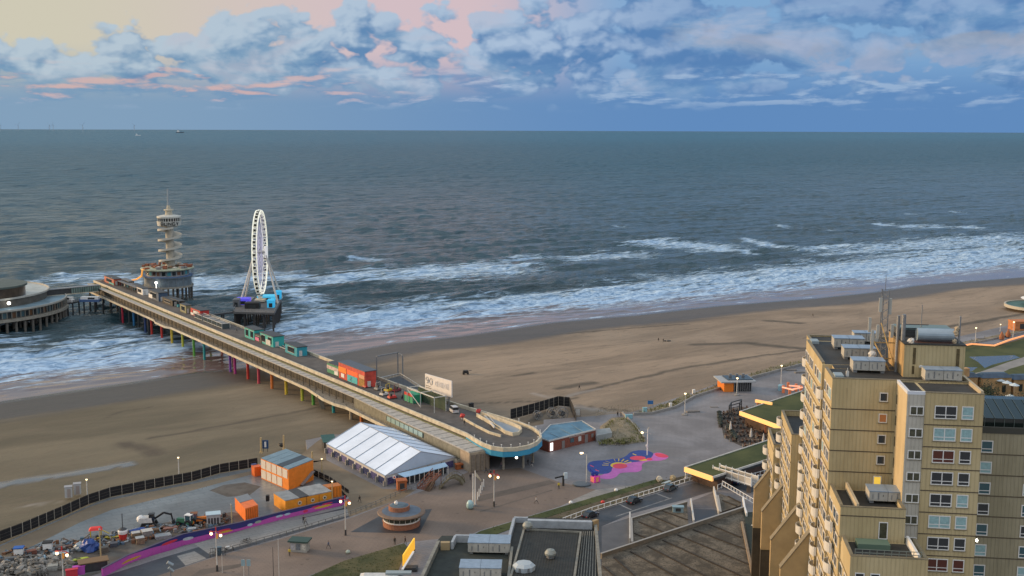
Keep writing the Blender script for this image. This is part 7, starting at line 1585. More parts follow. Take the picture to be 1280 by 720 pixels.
mb = MB(); rbox(mb, 17.15, 42, 1.2, 16, gz, 56.2); mb.build('wall', cl4, rb, True)
mb = MB(); rbox(mb, 17.15, 42, 1.1, 1.5, 56.203, 57.); mb.build('parapet', mat('dark_parapet', (.05, .05, .04), .7), rb, True)
mb = MB(); rbox(mb, 17.2, 42, 1.5, 16, 56.203, 56.26); mb.build('roof', roofm, rb, True)
for k in range(8):
    zj = 53.4-2.8*k; mb = MB(); rbox(mb, 17.15, 42, 1.16, 1.22, zj-.065, zj+.065); mb.build('joint', band, rb, True)
    z1 = 55.2-2.8*k
    for j, a0 in enumerate((17.3, 19.2, 24.7, 26.8)):
        mb = MB(); a1 = a0+(.9 if j == 0 else 1.5); b = 1.2; t = .12; rbox(mb, a0, a1, b-.07, b+.06, z1-1.6, z1-1.6+t); rbox(mb, a0, a1, b-.07, b+.06, z1-t, z1); rbox(mb, a0, a0+t, b-.07, b+.06, z1-1.6+t, z1-t); rbox(mb, a1-t, a1, b-.07, b+.06, z1-1.6+t, z1-t); rbox(mb, a0+t, a1-t, b-.06, b+.05, z1-1.15, z1-1.06)
        o = mb.build('window', wfr, rb, True)
        mb = MB(); rbox(mb, a0+.04, a1-.04, b-.03, b+.04, z1-1.56, z1-.04); mb.build('pane', curt if (k*3+j) % 4 == 0 else (mat('teal_dusk_glass', (.03, .09, .11), .1, spec=.9) if (k+j) % 2 else glass), o, True)
p = OB+f1*23+f2*7; t = thing('winter_garden', 'dark glazed winter garden full of plants on the roof right of the tall block', 'winter garden', (p.x, p.y, 56.27), BR)
mb = MB(); mb.prism([(-5.6, -4.5), (9, -4.5), (9, 5), (-5.6, 5)], 0, 1.6); mb.build('glass_wall', mat('garden_glass', (.015, .022, .02), .1, spec=.9), t, True)
mb = MB(); mb._a([(-5.6, -4.6, 1.62), (9, -4.6, 1.62), (9, 1, 2.9), (-5.6, 1, 2.9), (-5.6, 5, 2.4), (9, 5, 2.4), (-5.6, -4.6, 1.6), (9, -4.6, 1.6), (9, 5, 1.6), (-5.6, 5, 1.6)], [(0, 1, 2, 3), (3, 2, 5, 4), (6, 7, 1, 0), (8, 9, 4, 5)]); mb.build('glass_roof', MATS['garden_glass'], t, True)
for k in range(13): x = -5.6+14.6*k/12; mb = MB(); mb.bar((x, -4.62, 1.66), (x, 1, 2.96), .06); mb.bar((x, -4.56, 0), (x, -4.56, 1.6), .06); mb.build('glazing_bar', mat('bar_grey_green', (.12, .15, .14), .5), t, True)
rnd = random.Random(9)
for k in range(7): mb = MB(); mb.blob((-4.5+k*2.1, -3.9+rnd.random(), .95), (.9, .5, .55), k, amp=.4); mb.build('plant', mat('dusky_plant', (.03, .045, .035), .9, var=.6, vs=2.), t, True)
p = P(1250, 500, 6.0); t = thing('ornate_building', 'small orange brown building with blue roofs beside blue and white parasols', 'building', p, .1)
ob_ = mat('warm_stone', (.40, .24, .11), .8, var=.3, vs=.5)
for x, y, w_, d_, h in ((-9, 6, 6, 4, 7), (0, 5, 10, 5, 7), (11, 6, 9, 5, 6), (-14, 2, 8, 3, 3)):
    mb = MB(); mb.box((x, y, 0), (w_, d_, h)); mb.build('wall', ob_, t, True); mb = MB(); mb.box((x, y, h), (w_+.8, d_+.8, 1.2), top=(w_*.8, d_*.4)); mb.build('roof', mat('slate_navy', (.03, .055, .09), .4, var=.3, vs=.5), t, True)
for x in (-2.5, 2.5, 9, 13): mb = MB(); mb.box((x, 2.4 if x < 5 else 3.4, 2.), (1.2, .12, 2.4)); mb.build('window', glass, t, True)
mb = MB(); mb.box((-10.2, 5, 7), (2.2, 2.2, 3)); mb.build('chimney', ob_, t, True)
prs = None
rnd = random.Random(2)
for i, (x, y, z, lab) in enumerate(((1250, 474, 12.4, 'blue white parasol highest at the left of the far right parasol cluster'), (1259, 477, 12.4, 'blue white parasol second in the upper row of the far right cluster'), (1268, 480, 12.2, 'blue white parasol at the right of the upper row in the far right cluster'), (1263, 494, 8.4, 'blue white parasol at the left of the lower row in the far right cluster'), (1272, 497, 8.4, 'blue white parasol at the right of the lower row in the far right cluster'))):
    p = P(x, y, z); t = thing('parasol', lab, 'parasol', (p.x, p.y, z-2.5), rnd.random(), 'blue white parasols on the far right')
    mb = MB(); mb.tube((0, 0, 0), (0, 0, 2.4), .07); mb.build('pole', greyst, t, True)
    mb = MB(); mb.lathe((0, 0, 0), [(1.7, 2.1), (.9, 2.45), (0, 2.9)], 8); mb.build('canopy', mat('parasol_blue_white', (.50, .58, .62), .6, var=.15, vs=2.), t, True)
def tree(label, p, h, r, seed, m, n=900, tall=1.2):
    t = thing('tree', label, 'tree', p); rnd = random.Random(seed)
    mb = MB(); mb.tube((0, 0, 0), (0, 0, h*.6), .3, .12)
    for k in range(5): a = rnd.uniform(0, 6.28); mb.tube((0, 0, h*(.25+.07*k)), (r*.6*math.cos(a), r*.6*math.sin(a), h*(.5+.08*k)), .1, .04, n=5)
    mb.build('trunk', timber, t, True)
    mb = MB()
    cl = [(rnd.gauss(0, .45)*r, rnd.gauss(0, .45)*r, h*.62+rnd.uniform(-.35, .38)*h) for _ in range(16)]
    for k in range(n):
        c = rnd.choice(cl); s_ = r*.33; x, y, z = (c[j]+rnd.gauss(0, s_) for j in range(3)); z = max(z, h*.1); e = rnd.uniform(.2, .42); u = Vector((rnd.gauss(0, 1), rnd.gauss(0, 1), rnd.gauss(0, 1))).normalized(); v = u.orthogonal().normalized()
        q = Vector((x, y, z)); mb._a([q-u*e, q+v*e*.6, q+u*e, q-v*e*.6], [(0, 1, 2, 3)])
    mb.build('crown', m, t, True)
tg = mat('dark_evergreen', (.018, .028, .012), .9, var=.5, vs=.6)
tree('dark round evergreen tree right behind the corner of the tall block', P(1233, 524, 6.0), 9.5, 3.6, 5, tg, 1500)
tree('low dark bush like tree below the blue and white parasols at the right edge', P(1262, 519, 6.0), 5, 3.4, 6, tg, 900); tree('low dark tree cut by the right edge of the photo', P(1285, 518, 6.0), 6, 3.6, 7, tg, 900)
Zy = 5.306
def quadbox(t, A, B, C, z0, z1, m, name='walls'):
    D = A+(C-B); mb = MB(); mb.prism([A, B, C, D], z0, z1); return mb.build(name, m, t), D
A = P(326.7, 598, Zy); B = P(361, 613, Zy); C = P(392, 600, Zy)
t = thing('container_stack', 'two storey stack of orange site containers with white square panels and a blue grey roof', 'container stack', (A+C)/2)
_, D = quadbox(t, A, B, C, Zy, Zy+5.3, orange)
d1 = (B-A); n1v = Vector((d1.y, -d1.x, 0)).normalized()
wpn = mat('white_smudged_panel', (.60, .54, .44), .5, var=.5, vs=1.2, col2=(.62, .60, .56))
for r_i in range(2):
    for k in range(5):
        p, q = A.lerp(B, (k+.07)/5.1)+n1v*.05, A.lerp(B, (k+.93)/5.1)+n1v*.05; mb = MB(); mb.wall(p, q, Zy+.25+2.65*r_i, Zy+2.45+2.65*r_i, .08)
        if not (r_i == 0 and k == 4): mb.build('white_panel', wpn, t)
for k in range(5):
    a0, a1 = B.lerp(A, k/5), B.lerp(A, (k+.94)/5); c0, c1 = C.lerp(D, k/5), C.lerp(D, (k+.94)/5); mb = MB(); mb.prism([a0, a1, c1, c0], Zy+5.302, Zy+5.5); mb.build('roof_sheet', mat('roof_dark_sheet', (.03, .04, .05), .4) if k == 1 else mat('roof_blue_sheet', (.15, .23, .28), .35, var=.15, vs=.5), t)
v = (C-B).normalized(); nn = Vector((v.y, -v.x, 0))
mb = MB(); mb.bar(B.lerp(C, .45)+nn*.5+Vector((0, 0, .2)), B.lerp(C, .95)+nn*.5+Vector((0, 0, 2.6)), .9, .18); mb.build('outside_stair', greyst, t)
mb = MB(); p = P(321, 594, Zy); mb.box(p, (2., 2., 2.4), COAST); mb.box((p.x, p.y, p.z+2.4), (2.1, 2.1, .12), COAST); mb.thing('small_container', mat('orange_red_box', (.62, .13, .02), .5, var=.15, vs=1.), 'small orange red box left of the two storey container stack', 'container')
mb = MB(); p = P(318, 592, Zy); mb.box(p, (1.2, 1.2, 2.5), COAST); mb.box((p.x, p.y, p.z+2.5), (1.3, 1.3, .1), COAST); mb.thing('portable_toilet', mat('navy_box', (.03, .04, .14), .5), 'dark blue upright cabin between the fence end and the orange red box', 'cabin')
A = P(342.5, 631, Zy); B = P(357, 641, Zy); C = P(415, 628.5, Zy)
t = thing('cabin_row', 'long row of amber orange site cabins with grey roofs and round emblems', 'site cabins', (A+C)/2)
_, D = quadbox(t, A, B, C, Zy, Zy+2.8, orange2)
for k, (f0, f1_, m_) in enumerate(((0, .36, 'a'), (.36, .56, 'b'), (.56, 1., 'a'))):
    pass
for f0, f1_, c in ((.0, .30, (.22, .24, .25)), (.305, .50, (.045, .045, .045)), (.505, 1., (.26, .27, .27))):
    a0, a1, c0, c1 = A.lerp(D, f0), A.lerp(D, f1_), B.lerp(C, f0), B.lerp(C, f1_); mb = MB(); mb.prism([a0, a1, c1, c0], Zy+2.802, Zy+3.); mb.build('roof_sheet', mat('cabin_roof_%d' % (c[0]*1000), c, .5, var=.25, vs=.6), t)
v = (C-B); L_ = v.length; v.normalize(); nn = Vector((v.y, -v.x, 0))
for f in (.30, .58, .84):
    p = B.lerp(C, f)+nn*.04+Vector((0, 0, 1.7)); mb = MB(); mb.tube(p, p+nn*.06, .5, n=18); o = mb.build('round_emblem', mat('emblem_cream', (.55, .50, .36), .5), t); mb = MB(); mb.tube(p+nn*.06, p+nn*.09, .22, n=14); mb.build('emblem_centre', black, o)
for f in (.45, .72): p = B.lerp(C, f)+nn*.03; mb = MB(); mb.bar(Vector((p.x, p.y, Zy)), Vector((p.x, p.y, Zy+2.8)), .1); mb.build('seam', mat('seam_brown', (.25, .10, .02), .6), t)
p = P(341, 629, Zy); mb = MB(); mb.box((p.x-1.2, p.y, Zy+.6), (.7, 1., 1.4)); mb.build('cable_drum', black, t)
p = P(415, 620, Zy); t = thing('site_container', 'orange container at the right end behind the amber cabin row', 'container', p, COAST-.1)
mb = MB(); mb.box((0, 0, 0), (4., 2.6, 2.7)); mb.build('walls', orange, t, True); mb = MB(); mb.box((0, 0, 2.7), (4.05, 2.65, .08)); mb.build('roof', mat('orange_dull_top', (.45, .15, .03), .6), t, True)
for k in range(5): mb = MB(); mb.box((-1.6+k*.8, -1.32, .2), (.12, .05, 2.3)); mb.build('rib', mat('seam_brown', (0, 0, 0)), t, True)
A = P(294, 637, Zy); B = P(307, 652, Zy); C = P(323, 647, Zy); t = thing('site_container', 'single orange red container with a partly grey roof standing behind the mural wall', 'container', (A+C)/2)
quadbox(t, A, B, C, Zy, Zy+3., mat('bright_orange_red', (.78, .18, .02), .5, var=.12, vs=1.))
D = A+(C-B); mb = MB(); mb.prism([A.lerp(B, .02), A.lerp(B, .5), D.lerp(C, .5), D.lerp(C, .02)], Zy+3.002, Zy+3.12); mb.build('grey_roof_part', greyst, t); mb = MB(); mb.prism([A.lerp(B, .52), B, C, D.lerp(C, .52)], Zy+3.002, Zy+3.08); mb.build('roof', mat('red_orange_roof', (.70, .16, .03), .5, var=.2, vs=1.), t)
v = (C-B).normalized(); nn = Vector((v.y, -v.x, 0))
for k in range(6): p = B.lerp(C, (k+.5)/6)+nn*.03; mb = MB(); mb.bar((p.x, p.y, Zy+.2), (p.x, p.y, Zy+2.8), .08); mb.build('rib', mat('seam_brown', (0, 0, 0)), t)
p = P(267, 656, Zy); t = thing('generator_box', 'pale grey box with a light blue lid left of the orange red container', 'generator', p, .3)
mb = MB(); mb.box((0, 0, 0), (3., 2.2, 2.7)); mb.build('casing', mat('gen_grey', (.36, .38, .37), .5, var=.2, vs=1.), t, True); mb = MB(); mb.box((0, 0, 2.7), (3.3, 2.5, .14)); mb.build('lid', mat('gen_lid', (.42, .55, .62), .35), t, True)
for k in range(4): mb = MB(); mb.box((-1.+k*.65, -1.12, .4), (.4, .05, 1.6)); mb.build('grille', darkm, t, True)
def wheel(mb, x, y, r, w): mb.tube((x, y-w/2, r), (x, y+w/2, r), r, n=16)
def tractor(label, px, py, rz, body, cabm, loader=False, L_=4.2):
    p = P(px, py, Zy); t = thing('tractor', label, 'tractor', p, rz)
    for x, y, r, w in ((-1.2, -1, .85, .5), (-1.2, 1, .85, .5), (1.4, -.8, .55, .4), (1.4, .8, .55, .4)):
        mb = MB(); wheel(mb, x, y, r, w); wh = mb.build('wheel', black, t, True); mb = MB(); sg = -1 if y < 0 else 1; mb.tube((x, y+sg*w/2, r), (x, y+sg*(w/2+.03), r), r*.5, n=12); mb.build('rim', body, wh, True)
    mb = MB(); mb.box((.9, 0, .8), (2.4, 1.0, .9), top=(2.2, .8)); mb.box((-1.1, 0, .7), (1.6, 1.2, .6)); mb.build('bonnet', body, t, True)
    mb = MB(); mb.box((-.9, 0, 1.3), (1.5, 1.4, 1.3), top=(1.3, 1.2)); cb = mb.build('cab', glassb, t, True); mb = MB(); mb.box((-.9, 0, 2.6), (1.6, 1.5, .15)); mb.build('cab_roof', cabm, cb, True)
    for x, y in ((-1.6, -.65), (-1.6, .65), (-.25, -.65), (-.25, .65)): mb = MB(); mb.bar((x, y, 1.3), (x, y, 2.6), .12); mb.build('cab_post', cabm, cb, True)
    if loader:
        mb = MB(); 
        for y in (-.75, .75): mb.bar((-.2, y, 1.6), (2.6, y, .9), .2)
        mb.box((3.0, 0, .2), (.7, 2.2, .9), top=(.3, 2.2)); mb.build('loader_bucket', darkm, t, True)
    return t
tractor('green and white tractor with red trim standing between the boards and the loader', 232, 657, 2.9, mat('tractor_green', (.04, .14, .08), .4), white)
tractor('orange loader tractor beside the pale grey generator box', 248, 655, .2, orange, mat('rust_brown', (.2, .08, .03), .6), True)
p = P(190, 656, Zy); t = thing('excavator', 'black and white excavator with a folded digging arm on the wet yard', 'excavator', p, .15)
for y in (-1.1, 1.1): mb = MB(); mb.box((-.6, y, 0), (3.6, .6, .8), top=(2.9, .6)); mb.build('track', black, t, True)
mb = MB(); mb.box((-1.2, 0, .85), (3.0, 2.3, 1.1), top=(2.6, 2.1)); mb.build('body', whited, t, True); mb = MB(); mb.blob((-2.5, 0, 1.5), (.9, 1.1, .8), 2, amp=.08); mb.build('engine_cover', white, t, True)
mb = MB(); mb.box((.1, -.5, .95), (1.3, 1.1, 1.8), top=(1.1, 1.)); mb.build('cab', glass, t, True); mb = MB(); mb.box((.1, -.5, 2.75), (1.4, 1.2, .12)); mb.build('cab_roof', darkm, t, True)
mb = MB(); mb.bar((.6, .5, 1.3), (2.6, .5, 2.6), .35, .4); mb.bar((2.6, .5, 2.6), (4.2, .5, 2.1), .3, .35); mb.build('boom', black, t, True)
mb = MB(); mb.bar((4.2, .5, 2.4), (4.5, .5, .8), .26, .3); mb.build('dipper_arm', black, t, True); mb = MB(); mb.box((4.7, .5, 0), (.9, 1.0, .9), top=(.5, 1.)); mb.build('bucket', darkm, t, True)
t = thing('beacon_buoy', 'red and white drum buoy with a tall thin mast in the yard', 'buoy', P(154, 676, Zy)); 
mb = MB(); mb.lathe((0, 0, 0), [(1.4, 0), (1.5, .15), (1.4, .3)], 20); mb.build('foot', mat('pale_foot', (.35, .4, .42), .6), t, True)
mb = MB(); mb.lathe((0, 0, 0), [(.72, .3), (.95, 1.7)], 20); mb.build('red_drum', redp, t, True); mb = MB(); mb.lathe((0, 0, 0), [(.95, 1.7), (1.05, 2.3), (.95, 2.6)], 20); mb.build('white_band', white, t, True); mb = MB(); mb.lathe((0, 0, 0), [(.95, 2.6), (.5, 2.95)], 20); mb.build('cap', darkm, t, True)
mb = MB(); mb.tube((0, 0, 2.9), (0, 0, 6.2), .09); mb.build('mast', darkm, t, True)
def pile(label, px, py, d, m, rz, name, cat, lid=None, n=3):
    p = P(px, py, Zy); t = thing(name, label, cat, p, rz); rnd = random.Random(px*7+py)
    for k in range(n): mb = MB(); mb.box((rnd.uniform(-.1, .1), rnd.uniform(-.1, .1), d[2]*k/n), (d[0]*rnd.uniform(.9, 1), d[1]*rnd.uniform(.9, 1), d[2]/n*.9), rnd.uniform(-.06, .06)); mb.build('layer', m, t, True)
    if lid: mb = MB(); mb.box((0, 0, d[2]), (d[0], d[1], .1)); mb.build('cover', lid, t, True)
    return t
pw_ = mat('pallet_white', (.42, .42, .40), .6, var=.2, vs=2.); pt = mat('pallet_timber', (.20, .15, .10), .8, var=.3, vs=3.); pbl = mat('tarp_blue', (.02, .06, .24), .5, var=.3, vs=1., bump=.4, bs=2.)
pile('pallet stack with a white cover nearest the red and white buoy', 170, 672, (1.8, 1.5, 1.2), pt, .5, 'pallet_stack', 'pallets', pw_); pile('pallet stack with a white cover second from the buoy towards the mural wall', 175, 679, (1.8, 1.5, 1.3), pt, .5, 'pallet_stack', 'pallets', pw_)
pile('larger grey crate stack with a pale lid behind the white covered pallets', 184, 671, (2.3, 2., 1.5), mat('crate_grey', (.22, .21, .20), .7, var=.2, vs=2.), .5, 'crate_stack', 'crates', pw_, 2)
pile('stack of grey planks lying beside the mural wall', 204, 672, (3.6, 2., .7), mat('plank_grey', (.25, .27, .28), .7, var=.3, vs=3.), .4, 'plank_stack', 'planks'); pile('low stack of reddish boards behind the grey planks', 211, 662, (4., 1.4, .6), mat('board_red', (.26, .13, .10), .7, var=.4, vs=3.), .4, 'board_stack', 'boards'); pile('brown orange metal frames in front of the loader tractor', 254, 665, (4.5, 1.4, .5), mat('rust_frame', (.25, .10, .03), .7, var=.4, vs=2.), .35, 'metal_frames', 'frames')
pile('pale grey sheets leaning in front of the green tractor', 239, 664, (2.2, 1.2, .8), mat('sheet_pale', (.34, .38, .40), .5, var=.2, vs=2.), .3, 'sheet_pile', 'sheets'); pile('dark timber stack between the reddish boards and the excavator', 196, 664, (3., 1.2, .6), timber, .2, 'timber_stack', 'timber')
def tarp(label, px, py, d, m, seed, rz=0, name='tarp_heap', cat='tarp heap'):
    p = P(px, py, Zy); mb = MB(); mb.blob((0, 0, d[2]*.35), d, seed, n=11, m=7, amp=.2); mb.blob((d[0]*.5, d[1]*.3, d[2]*.25), (d[0]*.5, d[1]*.6, d[2]*.6), seed+1, amp=.3); c, s_ = math.cos(rz), math.sin(rz); mb.v = [(p.x+x*c-y*s_, p.y+x*s_+y*c, Zy+max(z, 0)) for x, y, z in mb.v]; return mb.thing(name, m, label, cat)
tarp('long blue tarpaulin covered heap behind the pallet stacks', 175, 666, (2.6, .8, .8), pbl, 3, .35); tarp('large crumpled blue tarpaulin heap left of the red and white buoy', 112, 688, (1.9, 1.7, 1.9), pbl, 5); tarp('silver grey tarpaulin heap against the large blue heap', 102, 687, (1.4, 1.4, 1.3), mat('tarp_silver', (.26, .32, .36), .4, var=.2, vs=1., bump=.4, bs=2.), 8)
for i, (x, y, rz, c, lab) in enumerate(((98, 701, .6, (.42, .48, .04), 'lime yellow kayak on the ground in front of the blue tarpaulin heap'), (138, 673, .25, (.45, .36, .03), 'yellow long boat hull beside the red and white buoy'), (108, 703, .5, (.03, .05, .06), 'dark kayak lying beside the lime yellow one'))):
    p = P(x, y, Zy); t = thing('kayak', lab, 'kayak', p, rz); m_ = mat('kayak%d' % i, c, .4, var=.15, vs=1.); L_ = 2.3 if i != 1 else 3.2
    mb = MB(); vs = []; k = 13
    for j in range(k):
        u = -1+2*j/(k-1); w_ = .5*(1-u*u)**.6+.02; h = .45*(1-u*u)**.4+.03
        vs += [(L_*u, -w_, h*.9+.15*u*u), (L_*u, -w_*.5, 0+.2*u*u), (L_*u, w_*.5, .2*u*u), (L_*u, w_, h*.9+.15*u*u), (L_*u, 0, h+.18*u*u)]
    fs = [(j*5+a, j*5+(a+1) % 5, (j+1)*5+(a+1) % 5, (j+1)*5+a) for j in range(k-1) for a in range(5)]; mb._a(vs, [f[::-1] for f in fs]+[(4, 3, 2, 1, 0), tuple(range((k-1)*5, k*5))]); mb.build('hull', m_, t, True)
    mb = MB(); mb.box((0, 0, .42), (.9, .45, .08)); mb.build('cockpit', black, t, True)
p = P(120, 671, Zy); t = thing('red_slide_frame', 'bright red and yellow play frame above the yellow hull in the yard', 'play frame', p, .3)
mb = MB(); mb.box((0, 0, 1.7), (2.8, 1.8, .5), top=(2., 1.2)); mb.build('red_roof', mat('bright_red', (.7, .03, .02), .5), t, True)
for x in (-1.1, 1.1):
    for y in (-.7, .7): mb = MB(); mb.bar((x, y, 0), (x, y, 1.7), .12); mb.build('post', yel, t, True)
mb = MB(); mb.bar((1.2, 0, 1.5), (3., .4, .2), .5, .1); mb.build('chute', yel, t, True)
for i, (x, y, rz, lab) in enumerate(((24, 695, .2, 'white and blue box trailer at the left of the equipment yard'), (60, 688, .2, 'small white cabin trailer with a black roof at the back of the yard'))):
    p = P(x, y, Zy); t = thing('trailer', lab, 'trailer', p, rz); mb = MB(); mb.box((0, 0, .5), (1.8, 1.4, 1.3)); mb.build('box', white, t, True); mb = MB(); mb.box((0, 0, 1.8), (2., 1.6, .2)); mb.build('roof', [bluep, black][i], t, True)
    for y_ in (-.75, .75): mb = MB(); wheel(mb, 0, y_, .35, .2); mb.build('wheel', black, t, True)
    mb = MB(); mb.bar((.9, 0, .5), (1.9, 0, .45), .1); mb.build('drawbar', greyst, t, True)
for i, (x, y, d, c, lab) in enumerate(((48, 699, (3., 2., .5), (.30, .42, .5), 'pale blue sheet stack left of the middle of the yard clutter'), (76, 694, (3.2, 1.6, .7), (.26, .34, .38), 'grey blue framed sheets between the black roofed trailer and the blue heap'), (40, 693, (2., 1.3, 1.), (.16, .06, .04), 'rusty brown crate behind the pale blue sheet stack'), (66, 712, (2.1, 1.4, 1.), (.26, .27, .25), 'grey concrete block in front of the rubble heap'), (42, 717, (2.6, 1.5, .9), (.30, .29, .25), 'large pale concrete slab at the bottom left'), (80, 686, (3.6, .9, .6), (.10, .06, .05), 'dark red beams at the back edge of the yard clutter'), (14, 701, (2.5, 1.2, .8), (.09, .10, .11), 'dark covered pallet at the far left of the yard'), (130, 690, (2., 1.5, 1.2), (.10, .09, .075), 'dark brown crate between the blue heap and the buoy'), (90, 711, (2.4, 1., .4), (.10, .09, .08), 'dark flat pallet near the purple panel box'), (142, 683, (1.6, 1.4, .9), (.06, .07, .09), 'black plastic tank in front of the red and white buoy'))):
    pile(lab, x, y, d, mat('yard_%d' % i, c, .7, var=.25, vs=2.), .3+.1*(i % 3), 'material_stack', 'stack')
rnd = random.Random(77); rm = [mat('rubble_a', (.16, .155, .14), .9, var=.3, vs=1.), mat('rubble_b', (.25, .24, .22), .9, var=.2, vs=1.), mat('rubble_c', (.09, .085, .075), .9, var=.3, vs=1.)]
mb = MB()
for k in range(520):
    x, y = rnd.uniform(-40, 92), rnd.uniform(-1, 1); y = 712+y*12-(x/92)*5+ (6 if x < 20 else 0)
    if x > 60 and y > 712: continue
    p = P(x, y, Zy); e = rnd.uniform(.2, .75); mb.blob((p.x, p.y, Zy+e*.4+rnd.random()*.5*(x < 55)), (e*rnd.uniform(.8, 1.4), e, e*.7), k, n=5, m=4, amp=.4, mi=rnd.randrange(3))
o = mb.build('rubble', rm, None, True); o['kind'] = 'stuff'; o['label'] = 'grey heap of broken concrete and stone at the bottom left'; o['category'] = 'rubble'
rnd = random.Random(78)                                   # loose scrap between the stacks
mb = MB()
for k in range(420):
    u = rnd.random(); x = 0+u*285; y = 700-u*48+rnd.uniform(-9, 7); p = P(x, y, Zy)
    if rnd.random() < .5: a = rnd.uniform(0, 3.1); L_ = rnd.uniform(.5, 2.4); z_ = Zy+rnd.uniform(.05, .5); mb.bar((p.x, p.y, z_), (p.x+L_*math.cos(a), p.y+L_*math.sin(a), z_+rnd.uniform(-.0, .5)), rnd.uniform(.08, .25), mi=rnd.randrange(6))
    else: mb.box((p.x, p.y, Zy), (rnd.uniform(.3, 1.2), rnd.uniform(.3, .9), rnd.uniform(.15, .9)), rnd.uniform(0, 3), mi=rnd.randrange(6))
o = mb.build('scrap', [timber, concr, darkm, mat('scrap_rust', (.17, .08, .04), .8), greyst, mat('scrap_blue', (.08, .14, .20), .6)], None, True); o['kind'] = 'stuff'; o['label'] = 'loose scrap, poles and boards scattered through the yard'; o['category'] = 'scrap'
for i, (x, y, lab) in enumerate(((86, 621, 'left one of the two white changing huts on the beach by the fence'), (97, 617, 'right one of the two white changing huts on the beach by the fence'))):
    p = P(x, y, 5.0); t = thing('beach_hut', lab, 'beach hut', p, .35); mb = MB(); mb.box((0, 0, 0), (1.7, 1.5, 2.6)); mb.build('walls', mat('hut_white', (.42, .43, .44), .6, var=.1, vs=1.), t, True); mb = MB(); mb.box((0, 0, 2.6), (1.9, 1.7, .12)); mb.build('roof', mat('hut_roof', (.3, .31, .33), .6), t, True); mb = MB(); mb.box((.1, -.77, .1), (.8, .05, 2.1)); mb.build('door', mat('hut_door', (.32, .27, .25), .6), t, True)
for i, (x, y, h, lab) in enumerate(((326.5, 566, 4.4, 'sand coloured wooden post left of the blue beach sign'), (355, 562, 4.2, 'sand coloured wooden post behind the container stack with a dark buoy'), (391, 597, 7., 'tall sand coloured pole at the right corner of the container stack'), (364, 583, 3.2, 'short thick sandy post rising behind the container stack roof'), (405.5, 560, 3.5, 'greenish wooden pole by the dark green shed'))):
    p = P(x, y, 5.05); mb = MB(); mb.tube(p, (p.x, p.y, p.z+h), .26, .22, n=10); mb.box((p.x, p.y, p.z-.05), (.9, .9, .35)); mb.thing('wooden_post', mat('sandy_post', (.44, .33, .17), .8, var=.15, vs=1.), lab, 'post')
p = P(332, 565, 5.05); t = thing('beach_sign', 'dark blue upright beach sign with a white figure, between the wooden posts', 'sign', p); mb = MB(); mb.box((0, 0, 1.0), (1.7, .18, 2.4)); o = mb.build('board', mat('sign_navy', (.02, .06, .16), .4), t, True); mb = MB(); mb.box((0, -.12, 1.4), (.55, .05, 1.6)); mb.build('white_mark', white, o, True)
for x in (-.6, .6): mb = MB(); mb.bar((x, 0, 0), (x, 0, 1.), .12); mb.build('leg', darkm, t, True)
mb = MB(); p = P(351, 558, 5.0); mb.blob((p.x, p.y, 5.4), (.8, .6, .5), 4, amp=.3); mb.thing('buoy', black, 'dark round buoy lying beside the wooden post on the sand', 'buoy')
def lamp_single(label, x, y, h, group='single globe lamps of the plaza', lit=lampw, base=True, z=6.016, r=.32, post=None):
    p = P(x, y, z); t = thing('street_lamp', label, 'street lamp', p, 0, group)
    mb = MB(); mb.tube((0, 0, 0), (0, 0, h), .16, .10, n=10); mb.build('post', post or whited, t, True)
    if base: mb = MB(); mb.lathe((0, 0, 0), [(.9, 0), (.95, .25), (.3, .45), (.25, .8)], 14); mb.build('foot', concr, t, True)
    mb = MB(); mb.blob((0, 0, h+r*.8), (r, r, r), 1, n=12, m=8, amp=.0); mb.build('globe', lit, t, True, True)
    mb = MB(); mb.lathe((0, 0, h+r*1.5), [(r*1.2, 0), (.05, .15)], 12); mb.build('cap', greyst, t, True)
    return t
for x, y, h, lab in ((856, 518.5, 6.6, 'lit white lamp at the sea side of the grey plaza, left of the orange kiosk'), (921, 494, 5.6, 'lit white lamp right in front of the orange ended kiosk'), (976, 487, 8.2, 'lit white lamp with a blue base between the kiosk and the tall block'), (1219, 430, 6.6, 'lit lamp on the far right promenade near the orange conical bushes'), (1266, 424, 7.2, 'lit lamp beside the far right brick kiosk')): lamp_single(lab, x, y, h)
p = P(976, 488, 6.03); mb = MB(); mb.lathe(p, [(1., 0), (1., 1.8), (.8, 2.0), (0, 2.0)], 14); mb.thing('round_stand', mat('pale_blue_stand', (.24, .42, .50), .5), 'pale blue round stand around the foot of the lamp near the tall block', 'stand')
for x, y, h, lab in ((224, 603, 6.4, 'thin lit lamp on the beach edge above the middle of the black fence'), (109.5, 626, 5.2, 'thin lit lamp by the white changing huts'), (1250, 417, 4., 'small unlit pale lamp on the far right promenade')): lamp_single(lab, x, y, h, 'thin lamps along the beach fence', lampw, False, 5.1, .22)
for x, y, h, z_, lab in ((290, 658, 5., Zy, 'thin pale pole lamp in front of the orange red container'), (126.5, 703, 7., Zy, 'thin pale pole lamp beside the blue tarpaulin heap'), (415.5, 628.5, 5.2, Zy, 'thin lit lamp at the right end of the amber cabin row'), (402.5, 590, 3.4, 6.01, 'short lit lamp between the containers and the marquee')):
    lamp_single(lab, x, y, h, 'pole lamps in the yard', lampw if x > 300 else whited, False, z_, .2, mat('yellowish_pole', (.42, .34, .18), .6))
